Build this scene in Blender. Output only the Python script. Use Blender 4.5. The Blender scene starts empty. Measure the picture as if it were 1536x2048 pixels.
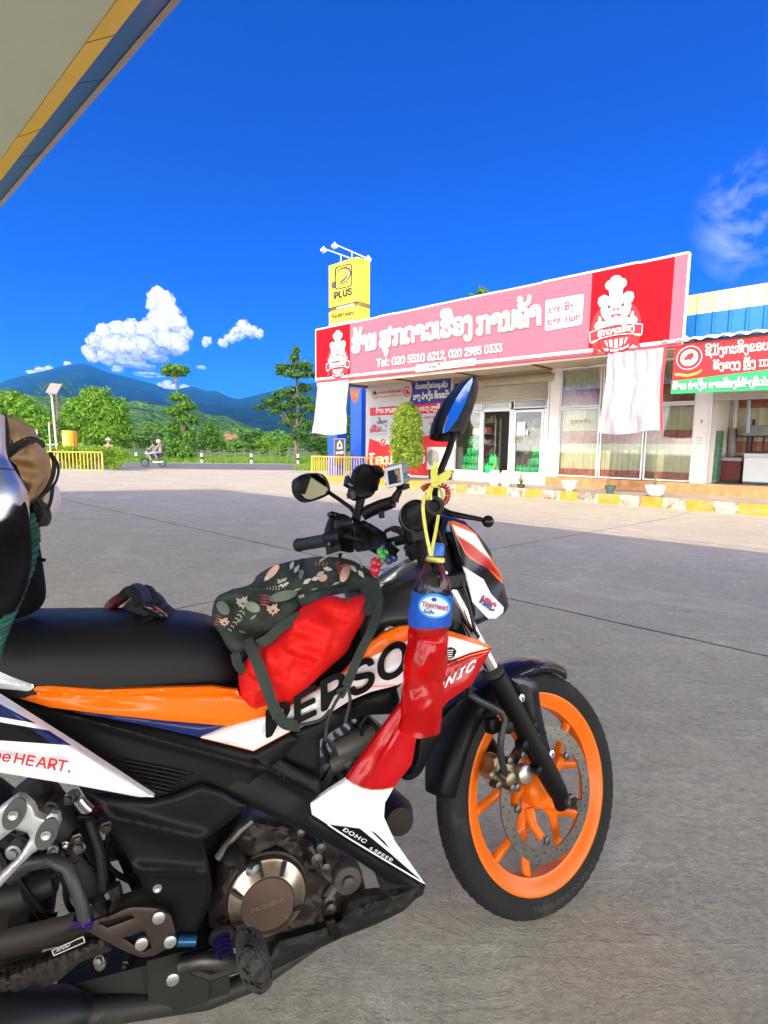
import bpy, bmesh, math, random, os
import numpy as np
from mathutils import Vector, Matrix, noise
from mathutils.geometry import delaunay_2d_cdt

S = bpy.context.scene
COL = S.collection
rng = random.Random(11)

# ------------------------------------------------------------------ camera
FPX, CX, CY = 1080.0, 768.0, 1024.0          # focal length / centre in pixels of the 1536x2048 photo
PITCH, ROLL, CAMH = math.atan(132 / 1080.0), math.radians(0.57), 1.098
_c, _s = math.cos(ROLL), math.sin(ROLL)
FW = Vector((0, math.cos(PITCH), -math.sin(PITCH)))
_u = Vector((0, math.sin(PITCH), math.cos(PITCH)))
XR = _c * Vector((1, 0, 0)) + _s * _u
UR = -_s * Vector((1, 0, 0)) + _c * _u
EYE = Vector((0, 0, CAMH))
cd = bpy.data.cameras.new('camera')
cam = bpy.data.objects.new('camera', cd)
COL.objects.link(cam)
S.camera = cam
cd.sensor_fit = 'VERTICAL'
cd.sensor_height = 24.0
cd.lens = FPX / 2048.0 * 24.0
cd.clip_start = 0.02
cd.clip_end = 60000
cam.matrix_world = Matrix((
    (XR.x, UR.x, -FW.x, 0), (XR.y, UR.y, -FW.y, 0), (XR.z, UR.z, -FW.z, CAMH), (0, 0, 0, 1)))

# ------------------------------------------------------------------ frames
EX = Vector((0.733528, -0.679660, 0))        # along the shop front, to the right
EN = Vector((0.679660, 0.733528, 0))         # away from the camera, square to the shop front
ZG = -0.42                                   # the forecourt falls away from the pumps to the shop
SUN_TRAVEL = (-0.30 * EX + 1.0 * EN + Vector((0, 0, -0.79))).normalized()

# ------------------------------------------------------------------ sky, sun, exposure
S.view_settings.view_transform = 'Standard'
S.view_settings.look = 'None'
S.view_settings.gamma = 1
S.view_settings.exposure = 1.12
w = bpy.data.worlds.new('World')
S.world = w
w.use_nodes = True
nt = w.node_tree
for n in list(nt.nodes):
    nt.nodes.remove(n)
def wn(t, **k):
    n = nt.nodes.new(t)
    for a, b in k.items():
        setattr(n, a, b)
    return n
to_sun = -SUN_TRAVEL
sky = wn('ShaderNodeTexSky', sky_type='NISHITA')
sky.sun_disc = False
sky.sun_elevation = math.asin(to_sun.z)
sky.sun_rotation = math.atan2(to_sun.x, to_sun.y)
sky.air_density = 1.0
sky.dust_density = 0.3
sky.ozone_density = 3.0
hs = wn('ShaderNodeHueSaturation')
hs.inputs['Saturation'].default_value = 1.38
hs.inputs['Value'].default_value = 1.0
nt.links.new(sky.outputs[0], hs.inputs['Color'])
gam = wn('ShaderNodeMix', data_type='RGBA', blend_type='MULTIPLY')
gam.inputs[0].default_value = 1
gam.inputs[7].default_value = (0.036, 0.165, 0.555, 1)
nt.links.new(hs.outputs[0], gam.inputs[6])
# bright unseen cloud added at sides and back to fill the shade; blue ahead
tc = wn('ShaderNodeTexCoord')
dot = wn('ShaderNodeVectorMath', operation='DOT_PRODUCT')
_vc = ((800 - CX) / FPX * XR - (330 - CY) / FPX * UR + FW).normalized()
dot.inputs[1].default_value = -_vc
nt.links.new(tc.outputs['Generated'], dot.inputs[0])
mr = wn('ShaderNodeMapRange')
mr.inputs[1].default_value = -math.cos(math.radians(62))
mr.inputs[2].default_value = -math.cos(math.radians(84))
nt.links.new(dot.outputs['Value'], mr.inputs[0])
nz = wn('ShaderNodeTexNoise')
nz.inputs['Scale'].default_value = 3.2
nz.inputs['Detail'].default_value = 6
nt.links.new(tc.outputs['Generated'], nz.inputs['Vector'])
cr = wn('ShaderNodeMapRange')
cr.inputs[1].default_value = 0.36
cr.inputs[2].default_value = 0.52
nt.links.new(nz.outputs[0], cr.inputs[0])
# ... with one wide clear gap low on the right
dg = wn('ShaderNodeVectorMath', operation='DOT_PRODUCT')
dg.inputs[1].default_value = Vector((.815, -.15, .46)).normalized()
nt.links.new(tc.outputs['Generated'], dg.inputs[0])
gm_ = wn('ShaderNodeMapRange')
gm_.inputs[1].default_value = math.cos(math.radians(30))
gm_.inputs[2].default_value = math.cos(math.radians(14))
gm_.inputs[3].default_value = 0
gm_.inputs[4].default_value = .08
nt.links.new(dg.outputs['Value'], gm_.inputs[0])
sb = wn('ShaderNodeMath', operation='SUBTRACT')
nt.links.new(nz.outputs[0], sb.inputs[0])
nt.links.new(gm_.outputs[0], sb.inputs[1])
nt.links.new(sb.outputs[0], cr.inputs[0])
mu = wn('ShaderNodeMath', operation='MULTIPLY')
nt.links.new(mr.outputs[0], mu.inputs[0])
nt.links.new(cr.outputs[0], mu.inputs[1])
# the added bank stands low to even the fill; overhead it thins to blue
spz = wn('ShaderNodeSeparateXYZ')
nt.links.new(tc.outputs['Generated'], spz.inputs[0])
ez = wn('ShaderNodeMapRange')
ez.inputs[1].default_value = 0.42
ez.inputs[2].default_value = 0.66
ez.inputs[3].default_value = 1.0
ez.inputs[4].default_value = 0.12
nt.links.new(spz.outputs[2], ez.inputs[0])
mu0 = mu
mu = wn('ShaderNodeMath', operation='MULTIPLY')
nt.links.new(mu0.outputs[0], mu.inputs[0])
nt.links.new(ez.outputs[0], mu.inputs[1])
# thin mackerel wisps high on the right
nzw = wn('ShaderNodeTexNoise')
nzw.inputs['Scale'].default_value = 7
nzw.inputs['Detail'].default_value = 8
nzw.inputs['Roughness'].default_value = .62
nzw.inputs['Distortion'].default_value = .6
mpw = wn('ShaderNodeMapping')
mpw.inputs['Rotation'].default_value = (0.3, 0.75, 0.2)
mpw.inputs['Scale'].default_value = (1.0, 1.7, 2.0)
nt.links.new(tc.outputs['Generated'], mpw.inputs[0])
nt.links.new(mpw.outputs[0], nzw.inputs['Vector'])
wr = wn('ShaderNodeMapRange')
wr.inputs[1].default_value = 0.48
wr.inputs[2].default_value = 0.78
nt.links.new(nzw.outputs[0], wr.inputs[0])
_wd = ((1530 - CX) / FPX * XR - (430 - CY) / FPX * UR + FW).normalized()
dw_ = wn('ShaderNodeVectorMath', operation='DOT_PRODUCT')
dw_.inputs[1].default_value = _wd
nt.links.new(tc.outputs['Generated'], dw_.inputs[0])
wm = wn('ShaderNodeMapRange')
wm.inputs[1].default_value = 0.9955
wm.inputs[2].default_value = 0.9998
wm.inputs[4].default_value = .24
nt.links.new(dw_.outputs['Value'], wm.inputs[0])
wmu = wn('ShaderNodeMath', operation='MULTIPLY')
nt.links.new(wm.outputs[0], wmu.inputs[0])
nt.links.new(wr.outputs[0], wmu.inputs[1])
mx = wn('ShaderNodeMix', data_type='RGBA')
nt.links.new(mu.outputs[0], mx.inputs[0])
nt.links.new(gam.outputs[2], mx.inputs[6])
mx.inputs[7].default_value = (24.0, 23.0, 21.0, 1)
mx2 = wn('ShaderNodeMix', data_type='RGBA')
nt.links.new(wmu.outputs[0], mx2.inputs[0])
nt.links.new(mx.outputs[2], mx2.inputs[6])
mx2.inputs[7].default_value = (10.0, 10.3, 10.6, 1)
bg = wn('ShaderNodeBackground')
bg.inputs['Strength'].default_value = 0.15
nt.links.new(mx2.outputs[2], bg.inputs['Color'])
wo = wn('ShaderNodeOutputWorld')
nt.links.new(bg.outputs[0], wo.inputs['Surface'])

sl = bpy.data.lights.new('sun', 'SUN')
sl.energy = 2.4
sl.angle = math.radians(0.53)
sl.color = (1.0, 0.80, 0.61)
so = bpy.data.objects.new('sun', sl)
COL.objects.link(so)
so.location = (-20, -30, 40)
so.rotation_euler = SUN_TRAVEL.to_track_quat('-Z', 'Y').to_euler()

S.cycles.max_bounces = 8
S.cycles.diffuse_bounces = 4
S.cycles.glossy_bounces = 4
S.cycles.transmission_bounces = 8
S.cycles.transparent_max_bounces = 12
S.cycles.volume_bounces = 1
S.cycles.caustics_reflective = False
S.cycles.caustics_refractive = False
S.cycles.use_denoising = True
S.cycles.sample_clamp_indirect = 6

# ------------------------------------------------------------------ pixel rays onto real planes
def ray(px, py):
    px, py = float(px), float(py)
    return (px - CX) / FPX * XR - (py - CY) / FPX * UR + FW
def W3(s, d, z):
    return EX * s + EN * d + Vector((0, 0, z))
def on_d(px, py, d):                          # onto the upright plane d metres out, parallel to the shop
    r = ray(px, py)
    return EYE + r * (d / r.dot(EN))
def at_y(px, py, y):                          # onto the upright plane y metres ahead
    r = ray(px, py)
    return EYE + r * (y / r.y)
def gz(d):                                    # level of the forecourt
    t = min(1.0, max(0.0, (d - 2.0) / 11.0))
    return ZG * t
def ground_at(px, py):
    r = ray(px, py)
    lo, hi = 0.1, 2000.0
    for _ in range(60):
        m = (lo + hi) / 2
        p = EYE + r * m
        if p.z > gz(p.dot(EN)):
            lo = m
        else:
            hi = m
    return EYE + r * lo
def sz(px, py, d):
    p = on_d(px, py, d)
    return p.dot(EX), p.z

# the motorcycle leans on its stand: body frame and (turned) front-fork frame, x forward, l = towards its right side, z up
BG_ = Vector((0.34862, 1.175523, 0.0))
BF, BN, BU = Vector((0.951865, 0.306517, 0)), Vector((0.303425, -0.942263, 0.141682)), Vector((-0.043428, 0.134862, 0.989912))
AC = Vector((0.37043, 1.23671, 0.26878))
AF, AN, AU = Vector((0.844864, 0.534982, 0)), Vector((0.515341, -0.813845, 0.268477)), Vector((-0.143631, 0.226827, 0.963286))
def B3(x, l, z): return BG_ + BF * x + BN * l + BU * z
def A3(x, l, z): return AC + AF * x + AN * l + AU * z
def bp(px, py, l):
    r = ray(px, py)
    return EYE + r * (((BG_ - EYE).dot(BN) + l) / r.dot(BN))
def fp(px, py, l):
    r = ray(px, py)
    return EYE + r * (((AC - EYE).dot(AN) + l) / r.dot(AN))

# ------------------------------------------------------------------ materials
def lin(c):
    if isinstance(c, str):
        c = tuple(int(c[i:i + 2], 16) / 255 for i in (0, 2, 4))
        return tuple(v / 12.92 if v <= .04045 else ((v + .055) / 1.055) ** 2.4 for v in c) + (1,)
    return tuple(c) + (1,)
MATS = {}
def M(name, col, rough=.5, metal=0, var=None, bump=None, coat=0, spec=.5, trans=0, ior=1.45, dirt=None, rvar=0):
    if name in MATS:
        return MATS[name]
    m = bpy.data.materials.new(name)
    m.use_nodes = True
    t = m.node_tree
    b = t.nodes['Principled BSDF']
    c = lin(col)
    b.inputs['Base Color'].default_value = c
    b.inputs['Roughness'].default_value = rough
    b.inputs['Metallic'].default_value = metal
    b.inputs['Specular IOR Level'].default_value = spec
    b.inputs['Coat Weight'].default_value = coat
    b.inputs['Coat Roughness'].default_value = .08
    b.inputs['Transmission Weight'].default_value = trans
    b.inputs['IOR'].default_value = ior
    tcn = t.nodes.new('ShaderNodeTexCoord')
    last = None
    if var:
        n = t.nodes.new('ShaderNodeTexNoise')
        n.inputs['Scale'].default_value = var[0]
        n.inputs['Detail'].default_value = 6
        n.inputs['Roughness'].default_value = .6
        t.links.new(tcn.outputs['Object'], n.inputs['Vector'])
        r = t.nodes.new('ShaderNodeMapRange')
        r.inputs[1].default_value = .3
        r.inputs[2].default_value = .7
        r.inputs[3].default_value = 1 - var[1]
        r.inputs[4].default_value = 1 + var[1]
        t.links.new(n.outputs[0], r.inputs[0])
        x = t.nodes.new('ShaderNodeMix')
        x.data_type = 'RGBA'
        x.blend_type = 'MULTIPLY'
        x.inputs[0].default_value = 1
        x.inputs[6].default_value = c
        t.links.new(r.outputs[0], x.inputs[7])
        last = x.outputs[2]
        if rvar:
            rr = t.nodes.new('ShaderNodeMapRange')
            rr.inputs[1].default_value = .3
            rr.inputs[2].default_value = .7
            rr.inputs[3].default_value = max(0, rough - rvar)
            rr.inputs[4].default_value = rough + rvar
            t.links.new(n.outputs[0], rr.inputs[0])
            t.links.new(rr.outputs[0], b.inputs['Roughness'])
    if dirt:                                  # (scale, threshold, colour)
        n = t.nodes.new('ShaderNodeTexNoise')
        n.inputs['Scale'].default_value = dirt[0]
        n.inputs['Detail'].default_value = 8
        n.inputs['Roughness'].default_value = .7
        t.links.new(tcn.outputs['Object'], n.inputs['Vector'])
        r = t.nodes.new('ShaderNodeMapRange')
        r.inputs[1].default_value = dirt[1]
        r.inputs[2].default_value = dirt[1] + .16
        t.links.new(n.outputs[0], r.inputs[0])
        x = t.nodes.new('ShaderNodeMix')
        x.data_type = 'RGBA'
        t.links.new(r.outputs[0], x.inputs[0])
        if last:
            t.links.new(last, x.inputs[6])
        else:
            x.inputs[6].default_value = c
        x.inputs[7].default_value = lin(dirt[2])
        last = x.outputs[2]
    if last:
        t.links.new(last, b.inputs['Base Color'])
    if bump:
        n = t.nodes.new('ShaderNodeTexNoise')
        n.inputs['Scale'].default_value = bump[0]
        n.inputs['Detail'].default_value = 5
        t.links.new(tcn.outputs['Object'], n.inputs['Vector'])
        bm_ = t.nodes.new('ShaderNodeBump')
        bm_.inputs['Strength'].default_value = bump[1]
        bm_.inputs['Distance'].default_value = bump[2] if len(bump) > 2 else .01
        t.links.new(n.outputs[0], bm_.inputs['Height'])
        t.links.new(bm_.outputs[0], b.inputs['Normal'])
    MATS[name] = m
    return m
def leafmat(name, ca, cb, trans=.35, rough=.55):
    if name in MATS:
        return MATS[name]
    m = bpy.data.materials.new(name)
    m.use_nodes = True
    t = m.node_tree
    b = t.nodes['Principled BSDF']
    g = t.nodes.new('ShaderNodeNewGeometry')
    x = t.nodes.new('ShaderNodeMix')
    x.data_type = 'RGBA'
    x.inputs[6].default_value = lin(ca)
    x.inputs[7].default_value = lin(cb)
    t.links.new(g.outputs['Random Per Island'], x.inputs[0])
    t.links.new(x.outputs[2], b.inputs['Base Color'])
    b.inputs['Roughness'].default_value = rough
    b.inputs['Specular IOR Level'].default_value = .3
    tr = t.nodes.new('ShaderNodeBsdfTranslucent')
    t.links.new(x.outputs[2], tr.inputs[0])
    ms = t.nodes.new('ShaderNodeMixShader')
    ms.inputs[0].default_value = trans
    o = t.nodes['Material Output']
    t.links.new(b.outputs[0], ms.inputs[1])
    t.links.new(tr.outputs[0], ms.inputs[2])
    t.links.new(ms.outputs[0], o.inputs['Surface'])
    MATS[name] = m
    return m

# ------------------------------------------------------------------ objects
def tag(o, label=None, cat=None, group=None, kind=None):
    if label: o['label'] = label
    if cat: o['category'] = cat
    if group: o['group'] = group
    if kind: o['kind'] = kind
    return o
def thing(name, base, label, cat, group=None, rot=None):
    o = bpy.data.objects.new(name, None)
    COL.objects.link(o)
    o.empty_display_size = .1
    mw = Matrix.Translation(base)
    if rot is not None:
        mw = mw @ rot.to_4x4()
    o.matrix_world = mw
    return tag(o, label, cat, group)
def copy_tree(o, parent=None):
    c = o.copy()
    COL.objects.link(c)
    if parent is not None:
        c.parent = parent
        c.matrix_parent_inverse = Matrix.Identity(4)
    for ch in list(o.children):
        copy_tree(ch, c)
    return c
def wmat(o):
    m = o.matrix_basis.copy()
    while o.parent is not None:
        o = o.parent
        m = o.matrix_basis @ m
    return m

class MB:
    """collects geometry in world coordinates; build() links it as ONE mesh object"""
    def __init__(self):
        self.v, self.f, self.m = [], [], []
    def add(self, vs, fs, mi=0):
        k = len(self.v)
        self.v.extend(Vector(p) for p in vs)
        self.f.extend(tuple(i + k for i in f) for f in fs)
        self.m.extend([mi] * len(fs))
        return self
    def hexa(self, p, mi=0):                  # p: bottom 4 (ccw from above) then top 4
        return self.add(p, [(3, 2, 1, 0), (4, 5, 6, 7), (0, 1, 5, 4), (1, 2, 6, 5), (2, 3, 7, 6), (3, 0, 4, 7)], mi)
    def box(self, c, a, b, d, mi=0):          # centre and three half-axis vectors
        c, a, b, d = Vector(c), Vector(a), Vector(b), Vector(d)
        if a.cross(b).dot(d) < 0: a = -a
        return self.hexa([c - a - b - d, c + a - b - d, c + a + b - d, c - a + b - d,
                          c - a - b + d, c + a - b + d, c + a + b + d, c - a + b + d], mi)
    def wbox(self, s0, s1, d0, d1, z0, z1, mi=0):   # box in shop axes
        return self.box(W3((s0 + s1) / 2, (d0 + d1) / 2, (z0 + z1) / 2), EX * (s1 - s0) / 2, EN * (d1 - d0) / 2, Vector((0, 0, (z1 - z0) / 2)), mi)
    def bar(self, p, q, w_, h_, mi=0, up=Vector((0, 0, 1))):
        p, q = Vector(p), Vector(q)
        t = (q - p)
        L = t.length
        t.normalize()
        sd_ = t.cross(up)
        if sd_.length < 1e-4: sd_ = t.cross(Vector((1, 0, 0)))
        sd_.normalize()
        u2 = sd_.cross(t)
        return self.box((p + q) / 2, t * L / 2, sd_ * w_ / 2, u2 * h_ / 2, mi)
    def tube(self, pts, r, n=10, mi=0, closed=False, cap=True, flat=1.0, up=None):
        pts = [Vector(p) for p in pts]
        N = len(pts)
        rs = r if isinstance(r, (list, tuple)) else [r] * N
        vs, fs = [], []
        prev = None
        for i, p in enumerate(pts):
            if closed:
                t = pts[(i + 1) % N] - pts[i - 1]
            else:
                t = pts[min(i + 1, N - 1)] - pts[max(i - 1, 0)]
            t.normalize()
            if prev is None:
                a = up if up is not None else (Vector((0, 0, 1)) if abs(t.z) < .9 else Vector((1, 0, 0)))
                x = t.cross(a).normalized()
            else:
                x = (prev - t * prev.dot(t)).normalized()
            prev = x
            y = t.cross(x)
            for k in range(n):
                an = 2 * math.pi * k / n
                vs.append(p + (x * math.cos(an) + y * math.sin(an) * flat) * rs[i])
        for i in range(N if closed else N - 1):
            a0, b0 = i * n, ((i + 1) % N) * n
            for k in range(n):
                k2 = (k + 1) % n
                fs.append((a0 + k, a0 + k2, b0 + k2, b0 + k))
        if cap and not closed:
            fs.append(tuple(range(n - 1, -1, -1)))
            fs.append(tuple(range((N - 1) * n, N * n)))
        return self.add(vs, fs, mi)
    def lathe(self, o, ax, prof, n=24, mi=0, closed=False, a0=0, a1=2 * math.pi, ref=None, mis=None):
        """prof = [(t along axis, radius)]"""
        o, ax = Vector(o), Vector(ax).normalized()
        x = ref if ref is not None else (ax.cross(Vector((0, 0, 1))) if abs(ax.z) < .9 else ax.cross(Vector((1, 0, 0))))
        x = (x - ax * x.dot(ax)).normalized()
        y = ax.cross(x)
        full = abs(a1 - a0 - 2 * math.pi) < 1e-6
        m = n if full else n + 1
        vs, P = [], len(prof)
        for k in range(m):
            an = a0 + (a1 - a0) * k / n
            dirv = x * math.cos(an) + y * math.sin(an)
            for t, r in prof:
                vs.append(o + ax * t + dirv * r)
        k0 = len(self.v)
        self.v.extend(vs)
        for k in range(n):
            k2 = (k + 1) % m
            for j in range(P if closed else P - 1):
                j2 = (j + 1) % P
                self.f.append((k0 + k * P + j, k0 + k2 * P + j, k0 + k2 * P + j2, k0 + k * P + j2))
                self.m.append(mis[j] if mis else mi)
        return self
    def ell(self, c, a, b, d, nu=16, nv=10, mi=0, fn=None):    # ellipsoid with half-axis vectors
        c, a, b, d = Vector(c), Vector(a), Vector(b), Vector(d)
        vs, fs = [], []
        for i in range(nv + 1):
            th = math.pi * i / nv
            for k in range(nu):
                ph = 2 * math.pi * k / nu
                q = a * (math.sin(th) * math.cos(ph)) + b * (math.sin(th) * math.sin(ph)) + d * math.cos(th)
                if fn: q = q * fn(th, ph)
                vs.append(c + q)
        for i in range(nv):
            for k in range(nu):
                k2 = (k + 1) % nu
                fs.append((i * nu + k, (i + 1) * nu + k, (i + 1) * nu + k2, i * nu + k2))
        return self.add(vs, fs, mi)
    def slab(self, poly, off, mi=0, mside=None):     # flat polygon (world points) extruded by vector off
        poly = [Vector(p) for p in poly]
        off = Vector(off)
        n = len(poly)
        from mathutils.geometry import tessellate_polygon
        tris = tessellate_polygon([poly])
        nor = Vector((0, 0, 0))
        for i in range(n):
            nor += poly[i].cross(poly[(i + 1) % n])
        ccw_out = nor.dot(off) < 0                  # front face looks away from off
        vs = poly + [p + off for p in poly]
        k = len(self.v)
        self.v.extend(vs)
        for t in tris:
            a, b, c = t
            tn = (poly[b] - poly[a]).cross(poly[c] - poly[a])
            if tn.dot(off) > 0: b, c = c, b
            self.f.append((k + a, k + b, k + c)); self.m.append(mi)
            self.f.append((k + n + a, k + n + c, k + n + b)); self.m.append(mi)
        for i in range(n):
            j = (i + 1) % n
            q = (k + i, k + n + i, k + n + j, k + j)
            self.f.append(q if ccw_out else q[::-1]); self.m.append(mi if mside is None else mside)
        return self
    def sheet(self, grid, mi=0):                     # grid[i][j] of points
        n, m = len(grid), len(grid[0])
        vs = [p for row in grid for p in row]
        fs = [(i * m + j, i * m + j + 1, (i + 1) * m + j + 1, (i + 1) * m + j) for i in range(n - 1) for j in range(m - 1)]
        return self.add(vs, fs, mi)
    def build(self, name, mats, parent=None, smooth=35, bevel=0, base=None, solid=0, subdiv=0):
        if not isinstance(mats, (list, tuple)): mats = [mats]
        me = bpy.data.meshes.new(name)
        if parent is not None:
            inv = wmat(parent).inverted()
        elif base is not None:
            inv = Matrix.Translation(-Vector(base))
        else:
            inv = Matrix.Identity(4)
        V = np.array([tuple(p) for p in self.v], dtype=float)
        R = np.array(inv)
        V = V @ R[:3, :3].T + R[:3, 3]
        me.from_pydata(V.tolist(), [], self.f)
        for mt in mats: me.materials.append(mt)
        me.polygons.foreach_set('material_index', self.m)
        if smooth:
            me.polygons.foreach_set('use_smooth', [True] * len(me.polygons))
            me.set_sharp_from_angle(angle=math.radians(smooth))
        me.update()
        o = bpy.data.objects.new(name, me)
        COL.objects.link(o)
        if parent is not None: o.parent = parent
        elif base is not None: o.location = base
        if subdiv:
            md = o.modifiers.new('subsurf', 'SUBSURF'); md.levels = subdiv; md.render_levels = subdiv
        if solid:
            md = o.modifiers.new('solid', 'SOLIDIFY'); md.thickness = solid
        if bevel:
            md = o.modifiers.new('bevel', 'BEVEL'); md.width = bevel; md.segments = 2
            md.limit_method = 'ANGLE'; md.angle_limit = math.radians(40)
        return o

# ------------------------------------------------------------------ lettering
_fonts = {}
def font(kind):
    if kind not in _fonts:
        try:
            d = os.path.join(bpy.utils.system_resource('DATAFILES'), 'fonts')
            _fonts[kind] = bpy.data.fonts.load(os.path.join(d, {'lao': 'DejaVuSansMono.woff2', 'sans': 'Inter.woff2', 'thai': 'NotoSansThai-VariableFont_wdth,wght.woff2'}[kind]))
        except Exception:
            _fonts[kind] = None
    return _fonts[kind]
_gl = {}
def glyph(ch, kind, bold, shear=0):
    key = (ch, kind, bold, shear)
    if key not in _gl:
        cu = bpy.data.curves.new('glyph', 'FONT')
        cu.body = ch
        f = font(kind)
        if f: cu.font = f
        cu.offset = bold
        cu.shear = shear
        cu.resolution_u = 3
        o = bpy.data.objects.new('glyph', cu)
        COL.objects.link(o)
        bpy.context.view_layer.update()
        me = o.to_mesh()
        vs = [(v.co.x, v.co.y) for v in me.vertices]
        fs = [tuple(p.vertices) for p in me.polygons]
        o.to_mesh_clear()
        bpy.data.objects.remove(o)
        bpy.data.curves.remove(cu)
        _gl[key] = (vs, fs)
    return _gl[key]
COMB = set('\u0eb1\u0eb4\u0eb5\u0eb6\u0eb7\u0eb8\u0eb9\u0ebb\u0ebc\u0ec8\u0ec9\u0eca\u0ecb\u0ecc\u0ecd')
THAI = {'\u0ec0': '\u0e40', '\u0ec1': '\u0e41', '\u0ec2': '\u0e42', '\u0ec3': '\u0e43', '\u0ec4': '\u0e44'}
def textmesh(txt, kind='sans', bold=.0, shear=0, gap=.07):
    """2-D mesh of a line of text; cap / consonant height is 1; returns verts, faces, width, boldness"""
    V, Fc = [], []
    txt = txt.replace('\u0eb3', '\u0ecd\u0eb2')
    x = 0.0
    last = (0, 0)
    def height(k, ch):
        return max((p[1] for p in glyph(ch, k, 0, 0)[0]), default=1) or 1
    HL = height(kind, 'ກ' if kind == 'lao' else 'H')
    for ch in txt:
        if ch == ' ':
            x += .42
            continue
        k_, H = kind, HL
        if ch in THAI: ch, k_, H = THAI[ch], 'thai', height('thai', '\u0e01')
        if ch == '\u0ebd': ch = '\u0e87'
        vs, fs = glyph(ch, k_, 0, shear)
        if not vs: continue
        x0, x1 = min(p[0] for p in vs), max(p[0] for p in vs)
        k = len(V)
        if ch in COMB:
            cx_ = (last[0] + last[1]) / 2 if ch not in '\u0ec8\u0ec9' else last[0] * .35 + last[1] * .65
            lift = .28 if ch in '\u0ec8\u0ec9\u0eca\u0ecb' and last[2:] else 0
            V.extend(((p[0] - (x0 + x1) / 2) / H + cx_, p[1] / H + lift) for p in vs)
            if ch in '\u0eb1\u0eb4\u0eb5\u0eb6\u0eb7\u0ebb\u0ecd': last = last[:2] + (1,)
        else:
            V.extend(((p[0] - x0) / H + x, p[1] / H) for p in vs)
            last = (x, x + (x1 - x0) / H)
            x = last[1] + gap + bold
        Fc.extend(tuple(i + k for i in f) for f in fs)
    return V, Fc, max(x - gap - bold, 1e-3), bold
def put_text(mb, tm, mapper, p0, p1, h, mi=0, up=None):
    """tm laid between baseline pixels p0 and p1 with letter height h pixels; mapper(px,py) -> world.
    Bold is made by overlaying slightly shifted copies, each a hair in front of the last"""
    V, Fc, wd = tm[:3]
    bold = tm[3] if len(tm) > 3 else 0
    p0, p1 = Vector(p0), Vector(p1)
    ux = (p1 - p0) / wd
    uy = Vector(up) if up else Vector((ux.y, -ux.x)).normalized()
    hh = h if isinstance(h, (list, tuple)) else (h, h)
    r = bold * .85
    sh = [(0, 0)] if r < .004 else [(r * math.cos(a), r * math.sin(a)) for a in np.linspace(0, 2 * math.pi, 9 if bold > .03 else 5)[:-1]] + [(0, 0)]
    hm = (hh[0] + hh[1]) / 2
    for n_, (dx, dy) in enumerate(sh):
        out = []
        for a, b in V:
            q = p0 + ux * a + uy * (b * (hh[0] + (hh[1] - hh[0]) * a / wd)) + Vector((dx * hm, -dy * hm))
            w_ = mapper(q.x, q.y)
            out.append(w_ + (EYE - w_) * (1.5e-4 * n_))
        fs = []
        for f in Fc:
            n = (out[f[1]] - out[f[0]]).cross(out[f[2]] - out[f[0]])
            fs.append(f if n.dot(EYE - out[f[0]]) > 0 else f[::-1])
        mb.add(out, fs, mi)

# ------------------------------------------------------------------ shaped panels
def inside(pt, poly):
    x, y = pt
    c = False
    n = len(poly)
    j = n - 1
    for i in range(n):
        xi, yi = poly[i]; xj, yj = poly[j]
        if (yi > y) != (yj > y) and x < (xj - xi) * (y - yi) / (yj - yi) + xi:
            c = not c
        j = i
    return c
def inside_np(P, poly):
    Q = np.array(poly); x, y = P[:, 0], P[:, 1]
    c = np.zeros(len(P), bool)
    xi, yi = Q[:, 0], Q[:, 1]; xj, yj = np.roll(xi, 1), np.roll(yi, 1)
    for a, b, a2, b2 in zip(xi, yi, xj, yj):
        if b == b2: continue
        c ^= ((b > y) != (b2 > y)) & (x < (a2 - a) * (y - b) / (b2 - b) + a)
    return c
def segdist_np(P, poly):
    Q = np.array(poly); best = np.full(len(P), 1e9)
    for (ax, ay), (bx, by) in zip(Q, np.roll(Q, -1, 0)):
        dx, dy = bx - ax, by - ay
        t = np.clip(((P[:, 0] - ax) * dx + (P[:, 1] - ay) * dy) / (dx * dx + dy * dy + 1e-9), 0, 1)
        best = np.minimum(best, np.hypot(P[:, 0] - ax - t * dx, P[:, 1] - ay - t * dy))
    return best
def dens(poly, st):
    out = []
    for i in range(len(poly)):
        a, b = poly[i], poly[(i + 1) % len(poly)]
        k = max(1, int(math.hypot(b[0] - a[0], b[1] - a[1]) / st))
        out.extend((a[0] + (b[0] - a[0]) * j / k, a[1] + (b[1] - a[1]) * j / k) for j in range(k))
    return out
def smoothpoly(poly, keep=(), it=1):         # corner-cutting that keeps listed corner indices
    pts = [(p, i in keep) for i, p in enumerate(poly)]
    for _ in range(it):
        out = []
        n = len(pts)
        for i in range(n):
            (p, k), (q, k2), (o, k0) = pts[i], pts[(i + 1) % n], pts[i - 1]
            if k: out.append((p, True))
            else:
                out.append(((p[0] * .75 + o[0] * .25, p[1] * .75 + o[1] * .25), False))
                out.append(((p[0] * .75 + q[0] * .25, p[1] * .75 + q[1] * .25), False))
        pts = out
    return [p for p, _ in pts]
def idw(anch):
    def f(x, y):
        if len(anch) == 1: return anch[0][2]
        a = b = 0
        for X, Y, L in anch:
            w_ = 1 / (((x - X) ** 2 + (y - Y) ** 2) + 400) ** 1.3
            a += w_ * L; b += w_
        return a / b
    return f
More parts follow.
